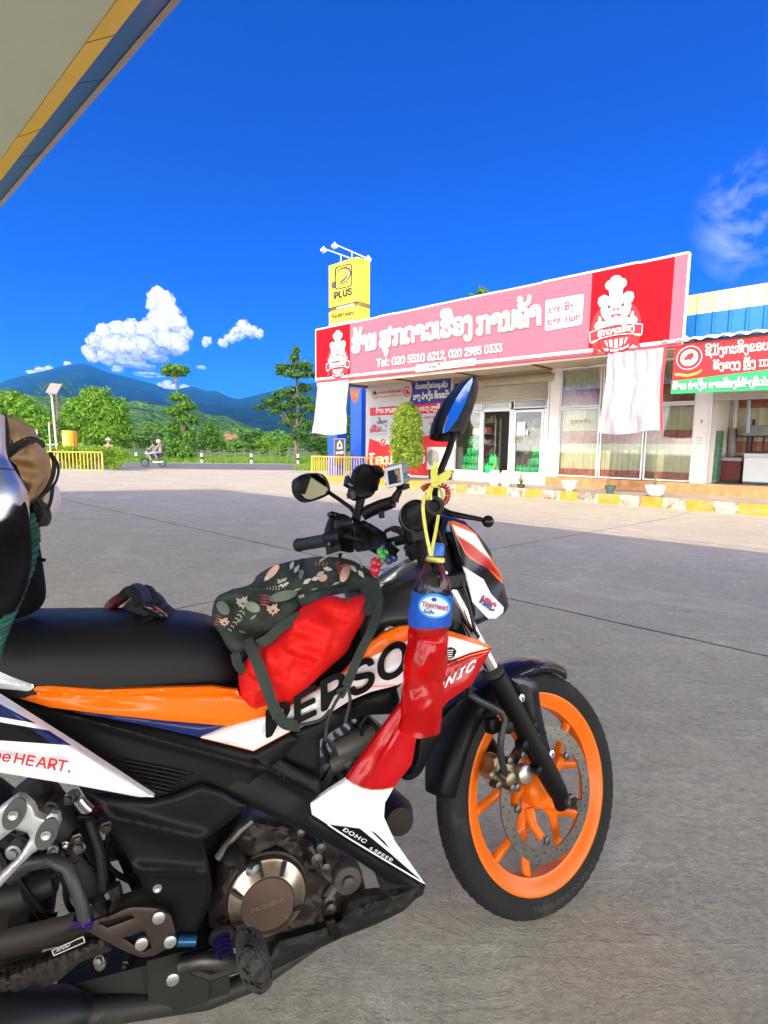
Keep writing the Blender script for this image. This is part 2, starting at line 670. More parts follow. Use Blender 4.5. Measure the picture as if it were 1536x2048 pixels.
def panel(mb, outer, latf, zones=(), mi=0, mapf=None, thick=.012, rnd=.006, rw=14, step=16, est=9, holes=(), crease=None, shrink=0):
    """moulded panel: outline in photo pixels, every vertex given its own lateral distance on the bike"""
    mapf = mapf or bp
    if not callable(latf): latf = idw(latf if isinstance(latf, (list, tuple)) else [(0, 0, latf)])
    polys = [dens(outer, est)]
    zp = [dens(z, est) for z, _ in zones]
    hp = [dens(h, est) for h in holes]
    V, E = [], []
    for pl in polys + hp + zp:
        k = len(V); n = len(pl)
        V.extend(pl)
        E.extend((k + i, k + (i + 1) % n) for i in range(n))
    xs = [p[0] for p in outer]; ys = [p[1] for p in outer]
    gx, gy = np.meshgrid(np.arange(min(xs), max(xs), step), np.arange(min(ys) + step * .5, max(ys), step * .87))
    gx = gx + (np.arange(len(gx)) % 2)[:, None] * step * .5
    GP = np.stack([gx.ravel(), gy.ravel()], 1)
    D0_ = segdist_np(GP, polys[0])
    for h in hp: D0_ = np.minimum(D0_, segdist_np(GP, h))
    ok = inside_np(GP, polys[0]) & (D0_ > (rw * 1.05 if rnd else 0) + step * .35)
    for h in hp: ok &= ~inside_np(GP, h)
    cand = [GP[ok]]
    if rnd:                                    # rings of points that follow the outline give the rolled edge a clean section
        for pl in [polys[0]] + hp:
            Q = np.array(pl); T = np.roll(Q, -1, 0) - np.roll(Q, 1, 0)
            T /= np.linalg.norm(T, axis=1)[:, None] + 1e-9
            for fr_ in (.22, .5, .8, 1.05):
                for sg in (1, -1):
                    R_ = Q + np.stack([-T[:, 1], T[:, 0]], 1) * sg * rw * fr_
                    d_ = segdist_np(R_, polys[0])
                    for h in hp: d_ = np.minimum(d_, segdist_np(R_, h))
                    k_ = inside_np(R_, polys[0]) & (d_ > rw * fr_ * .93)
                    for h in hp: k_ &= ~inside_np(R_, h)
                    cand.append(R_[k_])
    CN = np.concatenate(cand)
    ok = np.ones(len(CN), bool)
    for h in zp: ok &= segdist_np(CN, h) > 1.2
    V.extend(map(tuple, CN[ok].tolist()))
    vs, es, fs, _, _, _ = delaunay_2d_cdt([Vector(p) for p in V], E, [], 0, 1e-4)
    P3 = []
    VN = np.array([(v.x, v.y) for v in vs])
    DD = segdist_np(VN, polys[0])
    for h in hp: DD = np.minimum(DD, segdist_np(VN, h))
    for v, d in zip(vs, DD):
        L = latf(v.x, v.y)
        if rnd: L -= rnd * max(0, 1 - d / rw) ** 2
        if crease: L += crease(v.x, v.y)
        P3.append((v.x, v.y, L))
    keep, mats = [], []
    FC = np.array([VN[list(f)].mean(0) for f in fs])
    ok = inside_np(FC, polys[0])
    for h in hp: ok &= ~inside_np(FC, h)
    mm = np.full(len(fs), mi)
    for z, (_, zm) in zip(zp, zones): mm[inside_np(FC, z)] = zm
    for f, k_, m_ in zip(fs, ok, mm):
        if k_: keep.append(f); mats.append(int(m_))
    front = [mapf(x, y, L) for x, y, L in P3]
    nrm = (BN if mapf is bp else AN)
    back = [p - nrm * thick for p in front]
    if shrink:
        c_ = sum(back, Vector()) / len(back)
        back = [c_ + (p - c_) * (1 - shrink) for p in back]
    k = len(mb.v)
    mb.v.extend(front); mb.v.extend(back)
    N = len(front)
    cnt = {}
    for f, m_ in zip(keep, mats):
        n = (front[f[1]] - front[f[0]]).cross(front[f[2]] - front[f[0]])
        if n.dot(EYE - front[f[0]]) < 0: f = f[::-1]
        mb.f.append(tuple(k + i for i in f)); mb.m.append(m_)
        mb.f.append(tuple(k + N + i for i in f[::-1])); mb.m.append(m_)
        for i in range(len(f)):
            a, b = f[i], f[(i + 1) % len(f)]
            if (b, a) in cnt: del cnt[(b, a)]
            else: cnt[(a, b)] = m_
    for (a, b), m_ in cnt.items():
        mb.f.append((k + b, k + a, k + N + a, k + N + b)); mb.m.append(m_)
    return mb

# ================================================================== THE SETTING
def concrete():
    m = bpy.data.materials.new('concrete')
    m.use_nodes = True
    t = m.node_tree
    L = t.links.new
    b = t.nodes['Principled BSDF']
    def N(ty, **k):
        n = t.nodes.new(ty)
        for a, v in k.items():
            if a.startswith('i_'): n.inputs[a[2:]].default_value = v
            else: setattr(n, a, v)
        return n
    tcn = N('ShaderNodeTexCoord')
    P = tcn.outputs['Object']
    def noise_(scale, det=6, rough=.6, vec=P, dist=0):
        n = N('ShaderNodeTexNoise')
        n.inputs['Scale'].default_value = scale; n.inputs['Detail'].default_value = det
        n.inputs['Roughness'].default_value = rough; n.inputs['Distortion'].default_value = dist
        L(vec, n.inputs['Vector'])
        return n.outputs[0]
    def mr_(x, a, b_, c=0, d=1):
        n = N('ShaderNodeMapRange')
        for i, v in enumerate((a, b_, c, d)): n.inputs[i + 1].default_value = v
        L(x, n.inputs[0])
        return n.outputs[0]
    def mth(op, x, y):
        n = N('ShaderNodeMath', operation=op)
        for i, v in enumerate((x, y)):
            if isinstance(v, (int, float)): n.inputs[i].default_value = v
            else: L(v, n.inputs[i])
        return n.outputs[0]
    def mix(fac, a, c, bt='MIX'):
        n = N('ShaderNodeMix', data_type='RGBA', blend_type=bt)
        if isinstance(fac, (int, float)): n.inputs[0].default_value = fac
        else: L(fac, n.inputs[0])
        for i, v in ((6, a), (7, c)):
            if isinstance(v, tuple): n.inputs[i].default_value = v + (1,)
            else: L(v, n.inputs[i])
        return n.outputs[2]
    big = noise_(.35, 5)
    mid = noise_(2.2, 7, .65)
    fine = noise_(38, 6, .7)
    grit = noise_(190, 3, .6)
    mp = N('ShaderNodeMapping')
    mp.inputs['Rotation'].default_value = (0, 0, math.radians(-43))
    mp.inputs['Scale'].default_value = (1.2, 9, 1)
    L(P, mp.inputs[0])
    broom = noise_(1.3, 7, .62, mp.outputs[0], .4)
    col = mix(mr_(big, .35, .65), (.57, .53, .40), (.69, .635, .48))
    col = mix(mr_(mid, .35, .68), col, (.55, .51, .40))
    col = mix(mr_(broom, .52, .72, 0, .55), col, (.75, .69, .54))
    col = mix(mr_(fine, .38, .68, .0, .7), col, (.37, .335, .265))
    blot = noise_(1.1, 8, .75, P, .8)
    col = mix(mr_(blot, .60, .72, 0, .6), col, (.36, .32, .25))
    pale = noise_(.7, 8, .7, P, 1.2)
    col = mix(mr_(pale, .54, .70, 0, .55), col, (.78, .72, .58))
    scr = noise_(5, 9, .8, mp.outputs[0], 1.5)
    col = mix(mr_(scr, .58, .67, 0, .6), col, (.28, .245, .19))
    swl = noise_(6, 9, .74, P, .9)
    col = mix(mr_(swl, .56, .66, 0, .4), col, (.31, .275, .21))
    col = mix(mr_(swl, .44, .36, 0, .4), col, (.74, .68, .54))
    spk = noise_(16, 2, .5)
    col = mix(mr_(spk, .76, .80, 0, .7), col, (.10, .09, .075))
    # expansion joints cut on a 5.3 m grid square to the shop front
    sep = N('ShaderNodeSeparateXYZ')
    rt = N('ShaderNodeVectorRotate', rotation_type='Z_AXIS')
    rt.inputs['Angle'].default_value = math.atan2(0.679660, 0.733528)
    wob = N('ShaderNodeVectorMath', operation='MULTIPLY_ADD')
    nzv = N('ShaderNodeTexNoise'); nzv.inputs['Scale'].default_value = 2.5; nzv.inputs['Detail'].default_value = 6
    L(P, nzv.inputs['Vector'])
    L(nzv.outputs['Color'], wob.inputs[0]); wob.inputs[1].default_value = (.05, .05, 0); L(P, wob.inputs[2])
    L(wob.outputs[0], rt.inputs['Vector'])
    L(rt.outputs[0], sep.inputs[0])
    def joint(x, off, w_):
        f = mth('FRACT', mth('DIVIDE', mth('ADD', x, off), 5.3), 0)
        d = mth('MULTIPLY', mth('ABSOLUTE', mth('SUBTRACT', f, .5), 0), 5.3)
        return mr_(d, w_ * .45, w_, 1, 0)
    j = mth('MAXIMUM', joint(sep.outputs[0], 3.4 + 2.65 + .02, .011), joint(sep.outputs[1], -3.7 + 2.65 + .02, .014))
    jv = mth('MULTIPLY', j, mr_(mid, .32, .5, .45, .95))
    col = mix(jv, col, (.035, .03, .025))
    L(col, b.inputs['Base Color'])
    L(mr_(mid, .3, .7, .62, .9), b.inputs['Roughness'])
    b.inputs['Specular IOR Level'].default_value = .1
    h = mth('ADD', mth('ADD', mth('MULTIPLY', fine, .55), mth('MULTIPLY', swl, -1.2)), mth('MULTIPLY', grit, .25))
    h = mth('ADD', h, mth('MULTIPLY', broom, .9))
    h = mth('SUBTRACT', h, mth('MULTIPLY', j, 1.2))
    bp_ = N('ShaderNodeBump')
    bp_.inputs['Strength'].default_value = .9
    bp_.inputs['Distance'].default_value = .02
    L(h, bp_.inputs['Height'])
    L(bp_.outputs[0], b.inputs['Normal'])
    return m

g = MB()
xs = [-46 + 1.0 * i for i in range(93)]
ys = [-26 + .9765 * i for i in range(61)]
ys[-1] = 32.6
g.sheet([[Vector((x, y, gz(EX.x * 0 + EN.x * x + EN.y * y))) for x in xs] for y in ys])
tag(g.build('forecourt', concrete(), smooth=60), kind='structure')

soil = M('soil', (.16, .13, .07), .95, var=(.6, .3))
grass_m = M('meadow', (.085, .15, .03), .95, var=(.25, .45), dirt=(.06, .52, (.15, .14, .05)), bump=(3, .8, .2))
g = MB()
g.sheet([[Vector((x, y, ZG - .06 - .0)) for x in (-14000, -200, 200, 14000)] for y in (-60, 31, 16000)])
tag(g.build('ground', grass_m, smooth=0), kind='structure')
g = MB()
g.sheet([[Vector((x, y, ZG - .004)) for x in np.linspace(-160, 160, 40)] for y in (32.6, 33.2)], 1)
g.sheet([[Vector((x, y, ZG + .004)) for x in np.linspace(-160, 160, 40)] for y in (33.2, 38, 42.9)], 0)
g.sheet([[Vector((x, y + .25 * math.sin(x * .7) * (y > 43), ZG)) for x in np.linspace(-160, 160, 90)] for y in (42.9, 44.4)], 1)
tag(g.build('road', [M('asphalt', (.16, .16, .165), .85, var=(.8, .18), dirt=(1.2, .6, (.26, .24, .21)), bump=(60, .4, .01)),
                     M('shoulder', (.42, .36, .27), .95, var=(1.5, .25))], smooth=0), kind='structure')

# --- hills: plantation slopes in front, a blue mountain behind
def crest(pts):
    px = [p[0] for p in pts]; py = [p[1] for p in pts]
    return lambda x: float(np.interp(x, px, py))
def terrain(name, mat, prof, y0, y1, y2, x0, x1, nx, ny, amp, fr, seed, back=.5, ridge=0):
    rows = []
    for j in range(ny + 1):
        row = []
        for i in range(nx + 1):
            px = x0 + (x1 - x0) * i / nx
            t = j / ny
            if t <= .75:
                u = t / .75
                y = y0 + (y1 - y0) * u
                top = at_y(px, prof(px), y1)
                zt = top.z
                k = u ** 1.35
                z = ZG - 2 + (zt - ZG + 2) * k
            else:
                u = (t - .75) / .25
                y = y1 + (y2 - y1) * u
                zt = at_y(px, prof(px), y1).z
                z = zt * (1 - back * u * u)
                k = 1 - u
            x = ray(px, 890).x / ray(px, 890).y * y
            p = Vector((x * fr, y * fr, seed))
            n1 = noise.fractal(p, 1.0, 2.1, 6)
            n2 = noise.ridged_multi_fractal(Vector((x * fr * .35 + y * fr * .12, y * fr * .12, seed + 5)), .9, 2.1, 5, 1, 2) - 1.0 if ridge else 0
            edge = min(1, (1 - abs(t - .75) / .75) * 1.0) if t < .75 else 1
            z += amp * n1 * (.25 + .75 * k) + ridge * n2 * math.sin(math.pi * min(1, t / .75)) * (1 if t < .75 else 0)
            row.append(Vector((x, y, z)))
        rows.append(row)
    g = MB().sheet(rows)
    return tag(g.build(name, mat, smooth=180), kind='structure')

def forest_mat(name, ca, cb, cc, sc, bump=.9, dist=4):
    m = bpy.data.materials.new(name)
    m.use_nodes = True
    t = m.node_tree
    b = t.nodes['Principled BSDF']
    tcn = t.nodes.new('ShaderNodeTexCoord')
    v = t.nodes.new('ShaderNodeTexVoronoi'); v.inputs['Scale'].default_value = sc
    n = t.nodes.new('ShaderNodeTexNoise'); n.inputs['Scale'].default_value = sc * .12; n.inputs['Detail'].default_value = 7; n.inputs['Roughness'].default_value = .7
    t.links.new(tcn.outputs['Object'], v.inputs['Vector']); t.links.new(tcn.outputs['Object'], n.inputs['Vector'])
    r = t.nodes.new('ShaderNodeValToRGB')
    r.color_ramp.elements[0].position = .33; r.color_ramp.elements[0].color = lin(ca)
    r.color_ramp.elements[1].position = .68; r.color_ramp.elements[1].color = lin(cc)
    e = r.color_ramp.elements.new(.5); e.color = lin(cb)
    t.links.new(n.outputs[0], r.inputs[0])
    mx_ = t.nodes.new('ShaderNodeMix'); mx_.data_type = 'RGBA'; mx_.blend_type = 'MULTIPLY'; mx_.inputs[0].default_value = .75
    t.links.new(r.outputs[0], mx_.inputs[6]); t.links.new(v.outputs['Color'], mx_.inputs[7])
    hv = t.nodes.new('ShaderNodeHueSaturation'); hv.inputs['Saturation'].default_value = 0; hv.inputs['Value'].default_value = 1.7
    t.links.new(v.outputs['Color'], hv.inputs['Color']); t.links.new(hv.outputs[0], mx_.inputs[7])
    t.links.new(mx_.outputs[2], b.inputs['Base Color'])
    b.inputs['Roughness'].default_value = 1; b.inputs['Specular IOR Level'].default_value = .1
    bn = t.nodes.new('ShaderNodeBump'); bn.inputs['Strength'].default_value = bump; bn.inputs['Distance'].default_value = dist
    inv = t.nodes.new('ShaderNodeMath'); inv.operation = 'SUBTRACT'; inv.inputs[0].default_value = 1
    t.links.new(v.outputs['Distance'], inv.inputs[1]); t.links.new(inv.outputs[0], bn.inputs['Height'])
    t.links.new(bn.outputs[0], b.inputs['Normal'])
    return m
hillc = crest([(-900, 800), (0, 792), (54, 790), (150, 795), (233, 802), (292, 810), (333, 817), (396, 826), (458, 841), (500, 857), (554, 866), (640, 872), (1200, 874), (2600, 868)])
terrain('hills', forest_mat('hill_forest', (.02, .06, .012), (.045, .11, .018), (.10, .17, .035), .16, 1, 5), hillc, 150, 620, 900, -900, 2400, 420, 60, 7, .02, 3, .8)
mtc = crest([(-1200, 860), (-500, 815), (-120, 790), (0, 769), (25, 758), (62, 748), (108, 737), (142, 729), (165, 725), (178, 724), (190, 729), (217, 742), (233, 748), (267, 756), (317, 771), (333, 779),
             (358, 782), (375, 776), (394, 776), (417, 783), (433, 781), (454, 790), (475, 798), (500, 794), (533, 785), (562, 779), (617, 769), (700, 755), (900, 745), (1200, 760), (1700, 800), (2600, 850)])
terrain('mountain', forest_mat('mountain_forest', (.002, .013, .013), (.004, .02, .016), (.009, .032, .02), .02, .8, 25), mtc, 900, 4200, 6500, -1200, 2600, 520, 90, 18, .0016, 9, .6, ridge=70)
# bare red earth cut on the slope
g = MB()
c0 = [(445, 871), (452, 863), (466, 861), (474, 866), (476, 874), (470, 879), (455, 879), (447, 877)]
g.slab([at_y(x, y, 205 - (y - 861) * 1.2) for x, y in c0], Vector((0, 3, -2)))
tag(g.build('earth_bank', M('red_earth', (.42, .19, .09), .95, var=(.4, .3), bump=(.8, 1, .5)), smooth=0), kind='structure')

# --- pavement and painted kerb before the shops
DK, DWALL, DSIGN = 15.0, 17.2, 14.3
ZK, ZP = -.155, -.17
pave = M('pavement', (.42, .35, .28), .9, var=(1.2, .22), bump=(30, .3, .01))
g = MB()
g.wbox(-17.2, 12, DK + .16, DWALL + 9, -.6, ZP)
tag(g.build('pavement', pave), kind='structure')
yel = M('kerb_yellow', (.52, .28, .02), .8, var=(3, .25), dirt=(5, .47, (.40, .30, .17)))
whi = M('kerb_white', (.52, .47, .38), .85, var=(3, .2), dirt=(4, .44, (.20, .155, .11)))
g = MB()
kx = [(915, 0), (933, 1), (972, 0), (1014, 0), (1050, 1), (1083, 0), (1121, 1), (1155, 0), (1197, 1), (1240, 0), (1284, 1), (1327, 0), (1374, 1), (1428, 0), (1480, 1), (1560, 0)]
ks = [(-17.2, 0), (-15.6, 1), (-14.0, 0), (-13.0, 1), (-12.2, 0)]
ss = [sz(x, 985, DK)[0] for x, _ in kx]
seq = [(-17.2, 1), (-16.2, 0), (-15.2, 1), (-14.2, 0), (-13.1, 1), (-12.0, 0), (-11.1, 1)] + [(a, k[1]) for a, k in zip(ss, [(0, 0)] + [(0, 1), (0, 0), (0, 1), (0, 0)] * 4)][1:]
seq = sorted(set(seq))
s_ = ss[0]
bounds = [-17.2, -16.1, -15.0, -13.9, -12.8, -11.7, -10.6] + ss[1:] + [ss[-1] + 1.1 * i for i in range(1, 12)]
for i, (a, b) in enumerate(zip(bounds, bounds[1:])):
    if b - a < .02: continue
    cc = .022
    q = [W3(a, DK, -.6), W3(b, DK, -.6), W3(b, DK + .159, -.6), W3(a, DK + .159, -.6)]
    g.add([W3(a, DK, -.6), W3(b, DK, -.6), W3(a, DK, ZK - cc), W3(b, DK, ZK - cc), W3(a, DK + cc, ZK), W3(b, DK + cc, ZK), W3(a, DK + .158, ZK), W3(b, DK + .158, ZK), W3(a, DK + .158, -.6), W3(b, DK + .158, -.6)],
          [(0, 1, 3, 2), (2, 3, 5, 4), (4, 5, 7, 6), (6, 7, 9, 8)], i % 2)
tag(g.build('kerb', [yel, whi], smooth=20), kind='structure')

# ================================================================== FUEL STATION CANOPY OVERHEAD
s0, s1 = -13.0, 16.0
KC = .936
def W3c(s, d, z): return W3(s, d * KC, CAMH + (z - CAMH) * KC)
def cbox(g, a, b, d0, d1, z0, z1): g.hexa([W3c(s, d, z) for z in (z0, z1) for s, d in ((a, d0), (b, d0), (b, d1), (a, d1))])
root = thing('canopy', W3(0, 0, 0), 'large cream canopy roof with yellow and blue edge band overhead', 'canopy')
cream = M('soffit_cream', (.60, .66, .50), .7, var=(.8, .06), spec=.2)
g = MB(); cbox(g, s0, s1, -7.05, 1.955, 4.5, 4.53); 
for i in range(13):
    cbox(g, s0, s1, -7.0 + .7 * i, -7.8 + .7 * i + .012, 4.494, 4.4998)
g.build('soffit', cream, root)
def strip(d0, z0, d1, z1, th, mi, g):
    g.hexa([W3c(s, d, z + k) for k in (0, th) for s, d, z in ((s0, d0, z0), (s1, d0, z0), (s1, d1, z1), (s0, d1, z1))], mi)
g = MB(); strip(1.96, 4.497, 2.20, 4.68, .02, 0, g)
for i in range(15): g.bar(W3c(s0 + i * 2.0, 1.962, 4.4965), W3c(s0 + i * 2.0, 2.198, 4.6765), .006, .004, 1)
g.build('yellow_band', [M('canopy_yellow', (.80, .50, .02), .5, var=(1, .06), spec=.12), M('seam_dark', (.05, .05, .05), .8)], root)
g = MB(); strip(2.202, 4.682, 2.462, 4.84, .02, 0, g)
for i in range(15): g.bar(W3c(s0 + i * 2.0 + 1.1, 2.204, 4.6815), W3c(s0 + i * 2.0 + 1.1, 2.46, 4.8375), .006, .004, 1)
g.build('blue_band', [M('canopy_blue', (.018, .10, .26), .35, var=(1, .06), spec=.25), MATS['seam_dark']], root)
g = MB(); cbox(g, s0, s1, 2.463, 2.52, 4.83, 4.90)
g.build('edge_trim', M('trim_pinkgrey', (.45, .36, .31), .5), root)
g = MB(); cbox(g, s0, s1, -7.05, 2.46, 4.87, 4.93)
g.build('roof', M('roof_sheet', (.4, .4, .42), .5), root)

# ================================================================== PLANTS
def leaves(name, mat, blobs, n, size, parent=None, base=None, seed=1, shell=.55, droop=.3, asp=.5, flat=0.0, extra=None):
    """many small leaf faces spread through ellipsoid clumps; blobs = [(centre, (rx, ry, rz))]"""
    R = np.random.default_rng(seed)
    vol = np.array([b[1][0] * b[1][2] for b in blobs]); vol = vol / vol.sum()
    idx = R.choice(len(blobs), n, p=vol)
    C = np.array([tuple(b[0]) for b in blobs])[idx]
    Rd = np.array([b[1] for b in blobs])[idx]
    d = R.normal(size=(n, 3)); d /= np.linalg.norm(d, axis=1)[:, None]
    rr = shell + (1 - shell) * R.random(n) ** .7
    # lumpy outline
    lump = 1 + .16 * R.normal(size=n) * (R.random(n) > .45) + .26 * np.sin(d[:, 0] * 7 + idx * 1.7) * np.sin(d[:, 2] * 6 + idx) + .12 * R.normal(size=n)
    P = C + d * Rd * (rr * lump)[:, None]
    nor = d + R.normal(size=(n, 3)) * .7 + np.array([0, 0, .45 + flat])
    nor /= np.linalg.norm(nor, axis=1)[:, None]
    t = np.cross(nor, R.normal(size=(n, 3))); t /= np.linalg.norm(t, axis=1)[:, None]
    t[:, 2] -= droop * R.random(n); t /= np.linalg.norm(t, axis=1)[:, None]
    s = np.cross(nor, t)
    L = size * (.6 + .8 * R.random(n))[:, None]
    v0 = P - t * L * .5; v2 = P + t * L * .5
    mid = P + nor * L * .08
    v1 = mid + s * L * asp * .5; v3 = mid - s * L * asp * .5
    V = np.stack([v0, v1, v2, v3], 1).reshape(-1, 3)
    b0 = np.array(tuple(base)) if base is not None else np.zeros(3)
    if parent is not None: b0 = np.array(tuple(wmat(parent).translation))
    V = V - b0
    F_ = np.arange(4 * n).reshape(-1, 4)
    me = bpy.data.meshes.new(name)
    me.vertices.add(4 * n); me.vertices.foreach_set('co', V.ravel())
    me.loops.add(4 * n); me.loops.foreach_set('vertex_index', F_.ravel())
    me.polygons.add(n); me.polygons.foreach_set('loop_start', np.arange(0, 4 * n, 4)); me.polygons.foreach_set('loop_total', np.full(n, 4))
    me.materials.append(mat)
    me.update(calc_edges=True); me.validate()
    o = bpy.data.objects.new(name, me); COL.objects.link(o)
    if parent is not None: o.parent = parent
    elif base is not None: o.location = base
    return o
LG = leafmat('leaf_bright', (.10, .27, .02), (.27, .48, .05), .45)
LM = leafmat('leaf_mid', (.06, .19, .02), (.17, .34, .04), .4)
LD = leafmat('leaf_dark', (.03, .11, .022), (.11, .24, .045))
LY = leafmat('leaf_lime', (.15, .33, .02), (.34, .52, .06), .45)
bark = M('bark', (.14, .11, .085), .95, var=(4, .4), bump=(14, .8, .03))
def pxblob(x, y, rx, ry, Y, dy=0, dep=None):
    k = Y / 1080.0
    return (at_y(x, y, Y + dy), (rx * k, (dep or (rx + ry) / 2) * k, ry * k))
def tree(name, label, Y, base, blobs, n, size, mat, group=None, trunk_r=.16, seed=1, cat='tree', limbs=True, path=None, droop=.3, shell=.25, jitter=.6, flat=0):
    """base = pixel of the trunk foot; blobs = pixel clumps (x, y, rx, ry)"""
    R = random.Random(seed)
    foot = at_y(base[0], base[1], Y); foot.z = ZG - .06
    root = thing(name, foot, label, cat, group)
    B = []
    for b in blobs:
        B.append(pxblob(b[0], b[1], b[2], b[3], Y, R.uniform(-1, 1) * jitter * b[2] * Y / 1080))
    g = MB()
    top = at_y(*(path[-1] if path else (blobs[0][0], blobs[0][1])), Y)
    mid = [at_y(x, y, Y) for x, y in path[:-1]] if path else [foot.lerp(top, .5) + Vector((R.uniform(-.2, .2), 0, 0))]
    sp = [foot] + mid + [top]
    nseg = len(sp) - 1
    g.tube(sp, [trunk_r * (1 - .8 * i / nseg) for i in range(nseg + 1)], 8)
    if limbs:
        for c, r in B:
            # leave the trunk below the clump
            best = min(sp[:-1], key=lambda p: (p - c).length + (50 if p.z > c.z else 0))
            m_ = best.lerp(c, .5) + Vector((0, 0, .1 * (c - best).length))
            g.tube([best, m_, c], [trunk_r * .45, trunk_r * .3, trunk_r * .1], 6)
    g.build('trunk', bark, root)
    leaves('crown', mat, B, n, size, parent=root, seed=seed, shell=shell, droop=droop, flat=flat)
    return root

# distant tree line behind the field, each crown its own tree
G1 = 'trees along the far side of the road'
tree('broadleaf_tree', 'broad bushy bright green tree behind the hedge and solar lamp', 47, (200, 915),
     [(195, 800, 26, 22), (160, 815, 26, 20), (225, 820, 30, 24), (185, 835, 40, 26), (235, 850, 26, 26), (150, 850, 28, 24), (205, 868, 44, 20), (245, 873, 16, 16), (178, 790, 16, 12), (135, 830, 14, 14)],
     20000, .30, LG, G1, .25, 3)
tree('shrubby_tree', 'light green shrubby tree at the left edge behind the tan bag', 44, (40, 915),
     [(15, 800, 30, 18), (50, 820, 28, 24), (5, 840, 30, 26), (80, 850, 26, 26), (40, 870, 40, 22), (100, 880, 18, 16), (30, 790, 10, 8)], 13000, .30, LG, G1, .2, 4)
tree('tall_tree', 'tall thin tree with an umbrella-shaped top rising above the mountain', 48, (372, 924),
     [(350, 738, 24, 9), (335, 741, 12, 6), (366, 742, 13, 6), (349, 748, 26, 5), (358, 795, 20, 8), (372, 812, 22, 9), (350, 822, 18, 9), (372, 838, 24, 10), (352, 856, 20, 12), (378, 872, 18, 12), (352, 888, 22, 14), (372, 905, 20, 12), (346, 905, 14, 12)],
     9500, .30, LM, G1, .17, 5, path=[(368, 870), (356, 800), (351, 765), (350, 742)], droop=.7, jitter=.4)
tree('spreading_tree', 'open spreading tree with layered dark branches left of the pig sign', 47, (591, 928),
     [(592, 700, 7, 8), (590, 716, 10, 10), (572, 735, 20, 8), (606, 732, 20, 8), (590, 748, 26, 8), (560, 745, 12, 5), (618, 748, 12, 8), (580, 782, 22, 8), (560, 790, 18, 8), (606, 775, 18, 8), (540, 803, 18, 8), (520, 815, 12, 5), (600, 800, 26, 10), (570, 812, 24, 9), (620, 815, 16, 10), (592, 832, 22, 9), (548, 822, 12, 6), (575, 846, 16, 7), (612, 850, 18, 12), (600, 868, 20, 12)],
     10000, .27, LD, G1, .2, 6, path=[(593, 860), (596, 800), (594, 750), (592, 705)], droop=.2, jitter=.7)
k = 0
mats3 = [LM, LG, LD]
names3 = [('small dark-crowned tree over the field, just right of the tall thin tree', 415, 870, 22, 26, 58, 0), ('round green tree below the red earth bank', 432, 888, 18, 18, 64, 0),
          ('dense green shrub tree to the right of the red earth bank', 500, 882, 22, 20, 62, 2), ('bright bushy tree halfway between red earth bank and spreading tree', 525, 890, 26, 20, 60, 1),
          ('leafy shrub tree just left of the spreading tree trunk', 562, 893, 18, 24, 55, 1), ('dense dark tree right of the spreading tree trunk', 630, 880, 24, 24, 66, 2),
          ('pale tree far behind the motorcycle riders', 300, 862, 26, 16, 90, 0), ('tree behind the road marker left of the riders', 272, 872, 22, 18, 80, 0),
          ('bright low shrub at the foot of the tall thin tree', 350, 905, 18, 16, 52, 1), ('dark trees seen between the blue pylon legs', 690, 860, 34, 40, 60, 2),
          ('dark bushy tree just behind the left blue pylon leg', 655, 895, 26, 24, 50, 0), ('green tree left of the red earth bank in the far field', 395, 885, 20, 18, 85, 2), ('far bushy tree directly under the red earth bank', 470, 893, 22, 12, 75, 1)]
for i, (lb, x, y, rx, ry, Y, mi) in enumerate(names3):
    R = random.Random(50 + i)
    bl = [(x + R.uniform(-.6, .6) * rx, y + R.uniform(-.6, .5) * ry, rx * R.uniform(.4, .62), ry * R.uniform(.35, .55)) for _ in range(7)]
    tree('field_tree', lb, Y, (x, 920), bl, 4200, .28 * Y / 55, mats3[mi], 'trees scattered over the far field', .12, 60 + i)
# far bank of woods: reads as one mass
R = random.Random(5)
B = []
for i in range(190):
    x = R.uniform(-250, 1500); Y = R.uniform(110, 210)
    rx = R.uniform(10, 22)
    B.append(pxblob(x, 893 - R.uniform(4, 24), rx, rx * R.uniform(.6, 1.0), Y))
o = leaves('woods', LM, B, 30000, 1.3, base=Vector((0, 150, 0)), seed=9)
tag(o, 'mass of green woods across the far side of the field below the hills', 'woods', kind='stuff')
# shop-side tree behind the roof
tree('roof_tree', 'treetop showing above the roof behind the pink sign', 40, (965, 880), [(965, 588, 14, 12), (950, 598, 16, 8), (985, 594, 14, 8), (965, 612, 30, 14), (958, 640, 30, 22)], 1600, .36, LM, None, .2, 21)
# coconut palm behind the solar lamp
foot = at_y(112, 900, 58); foot.z = ZG
root = thing('palm_tree', foot, 'coconut palm with dark fronds behind the solar lamp', 'palm tree')
hd = at_y(112, 768, 58)
MB().tube([foot, foot.lerp(hd, .5) + Vector((.2, 0, 0)), hd], [.2, .15, .12], 8).build('trunk', bark, root)
g = MB()
R = random.Random(2)
for i in range(15):
    a = i * 2.4; el = R.uniform(-.2, 1.0)
    dirv = Vector((math.cos(a), math.sin(a), 0))
    pts = [hd + dirv * (t * 2.0 * math.cos(el * .6)) + Vector((0, 0, t * 2.0 * math.sin(el) - 1.6 * t * t)) for t in np.linspace(0, 1, 7)]
    for j in range(6):
        p, q = pts[j], pts[j + 1]
        sdv = (q - p).cross(Vector((0, 0, 1))).normalized()
        for s in (-1, 1):
            for u in (.1, .55):
                b = p.lerp(q, u)
                tip = b + sdv * s * .55 * (1 - j / 8) + (q - p) * .5 + Vector((0, 0, -.28))
                g.add([b, b.lerp(q, .3), tip], [(0, 1, 2)])
g.build('crown', LD, root, smooth=0)

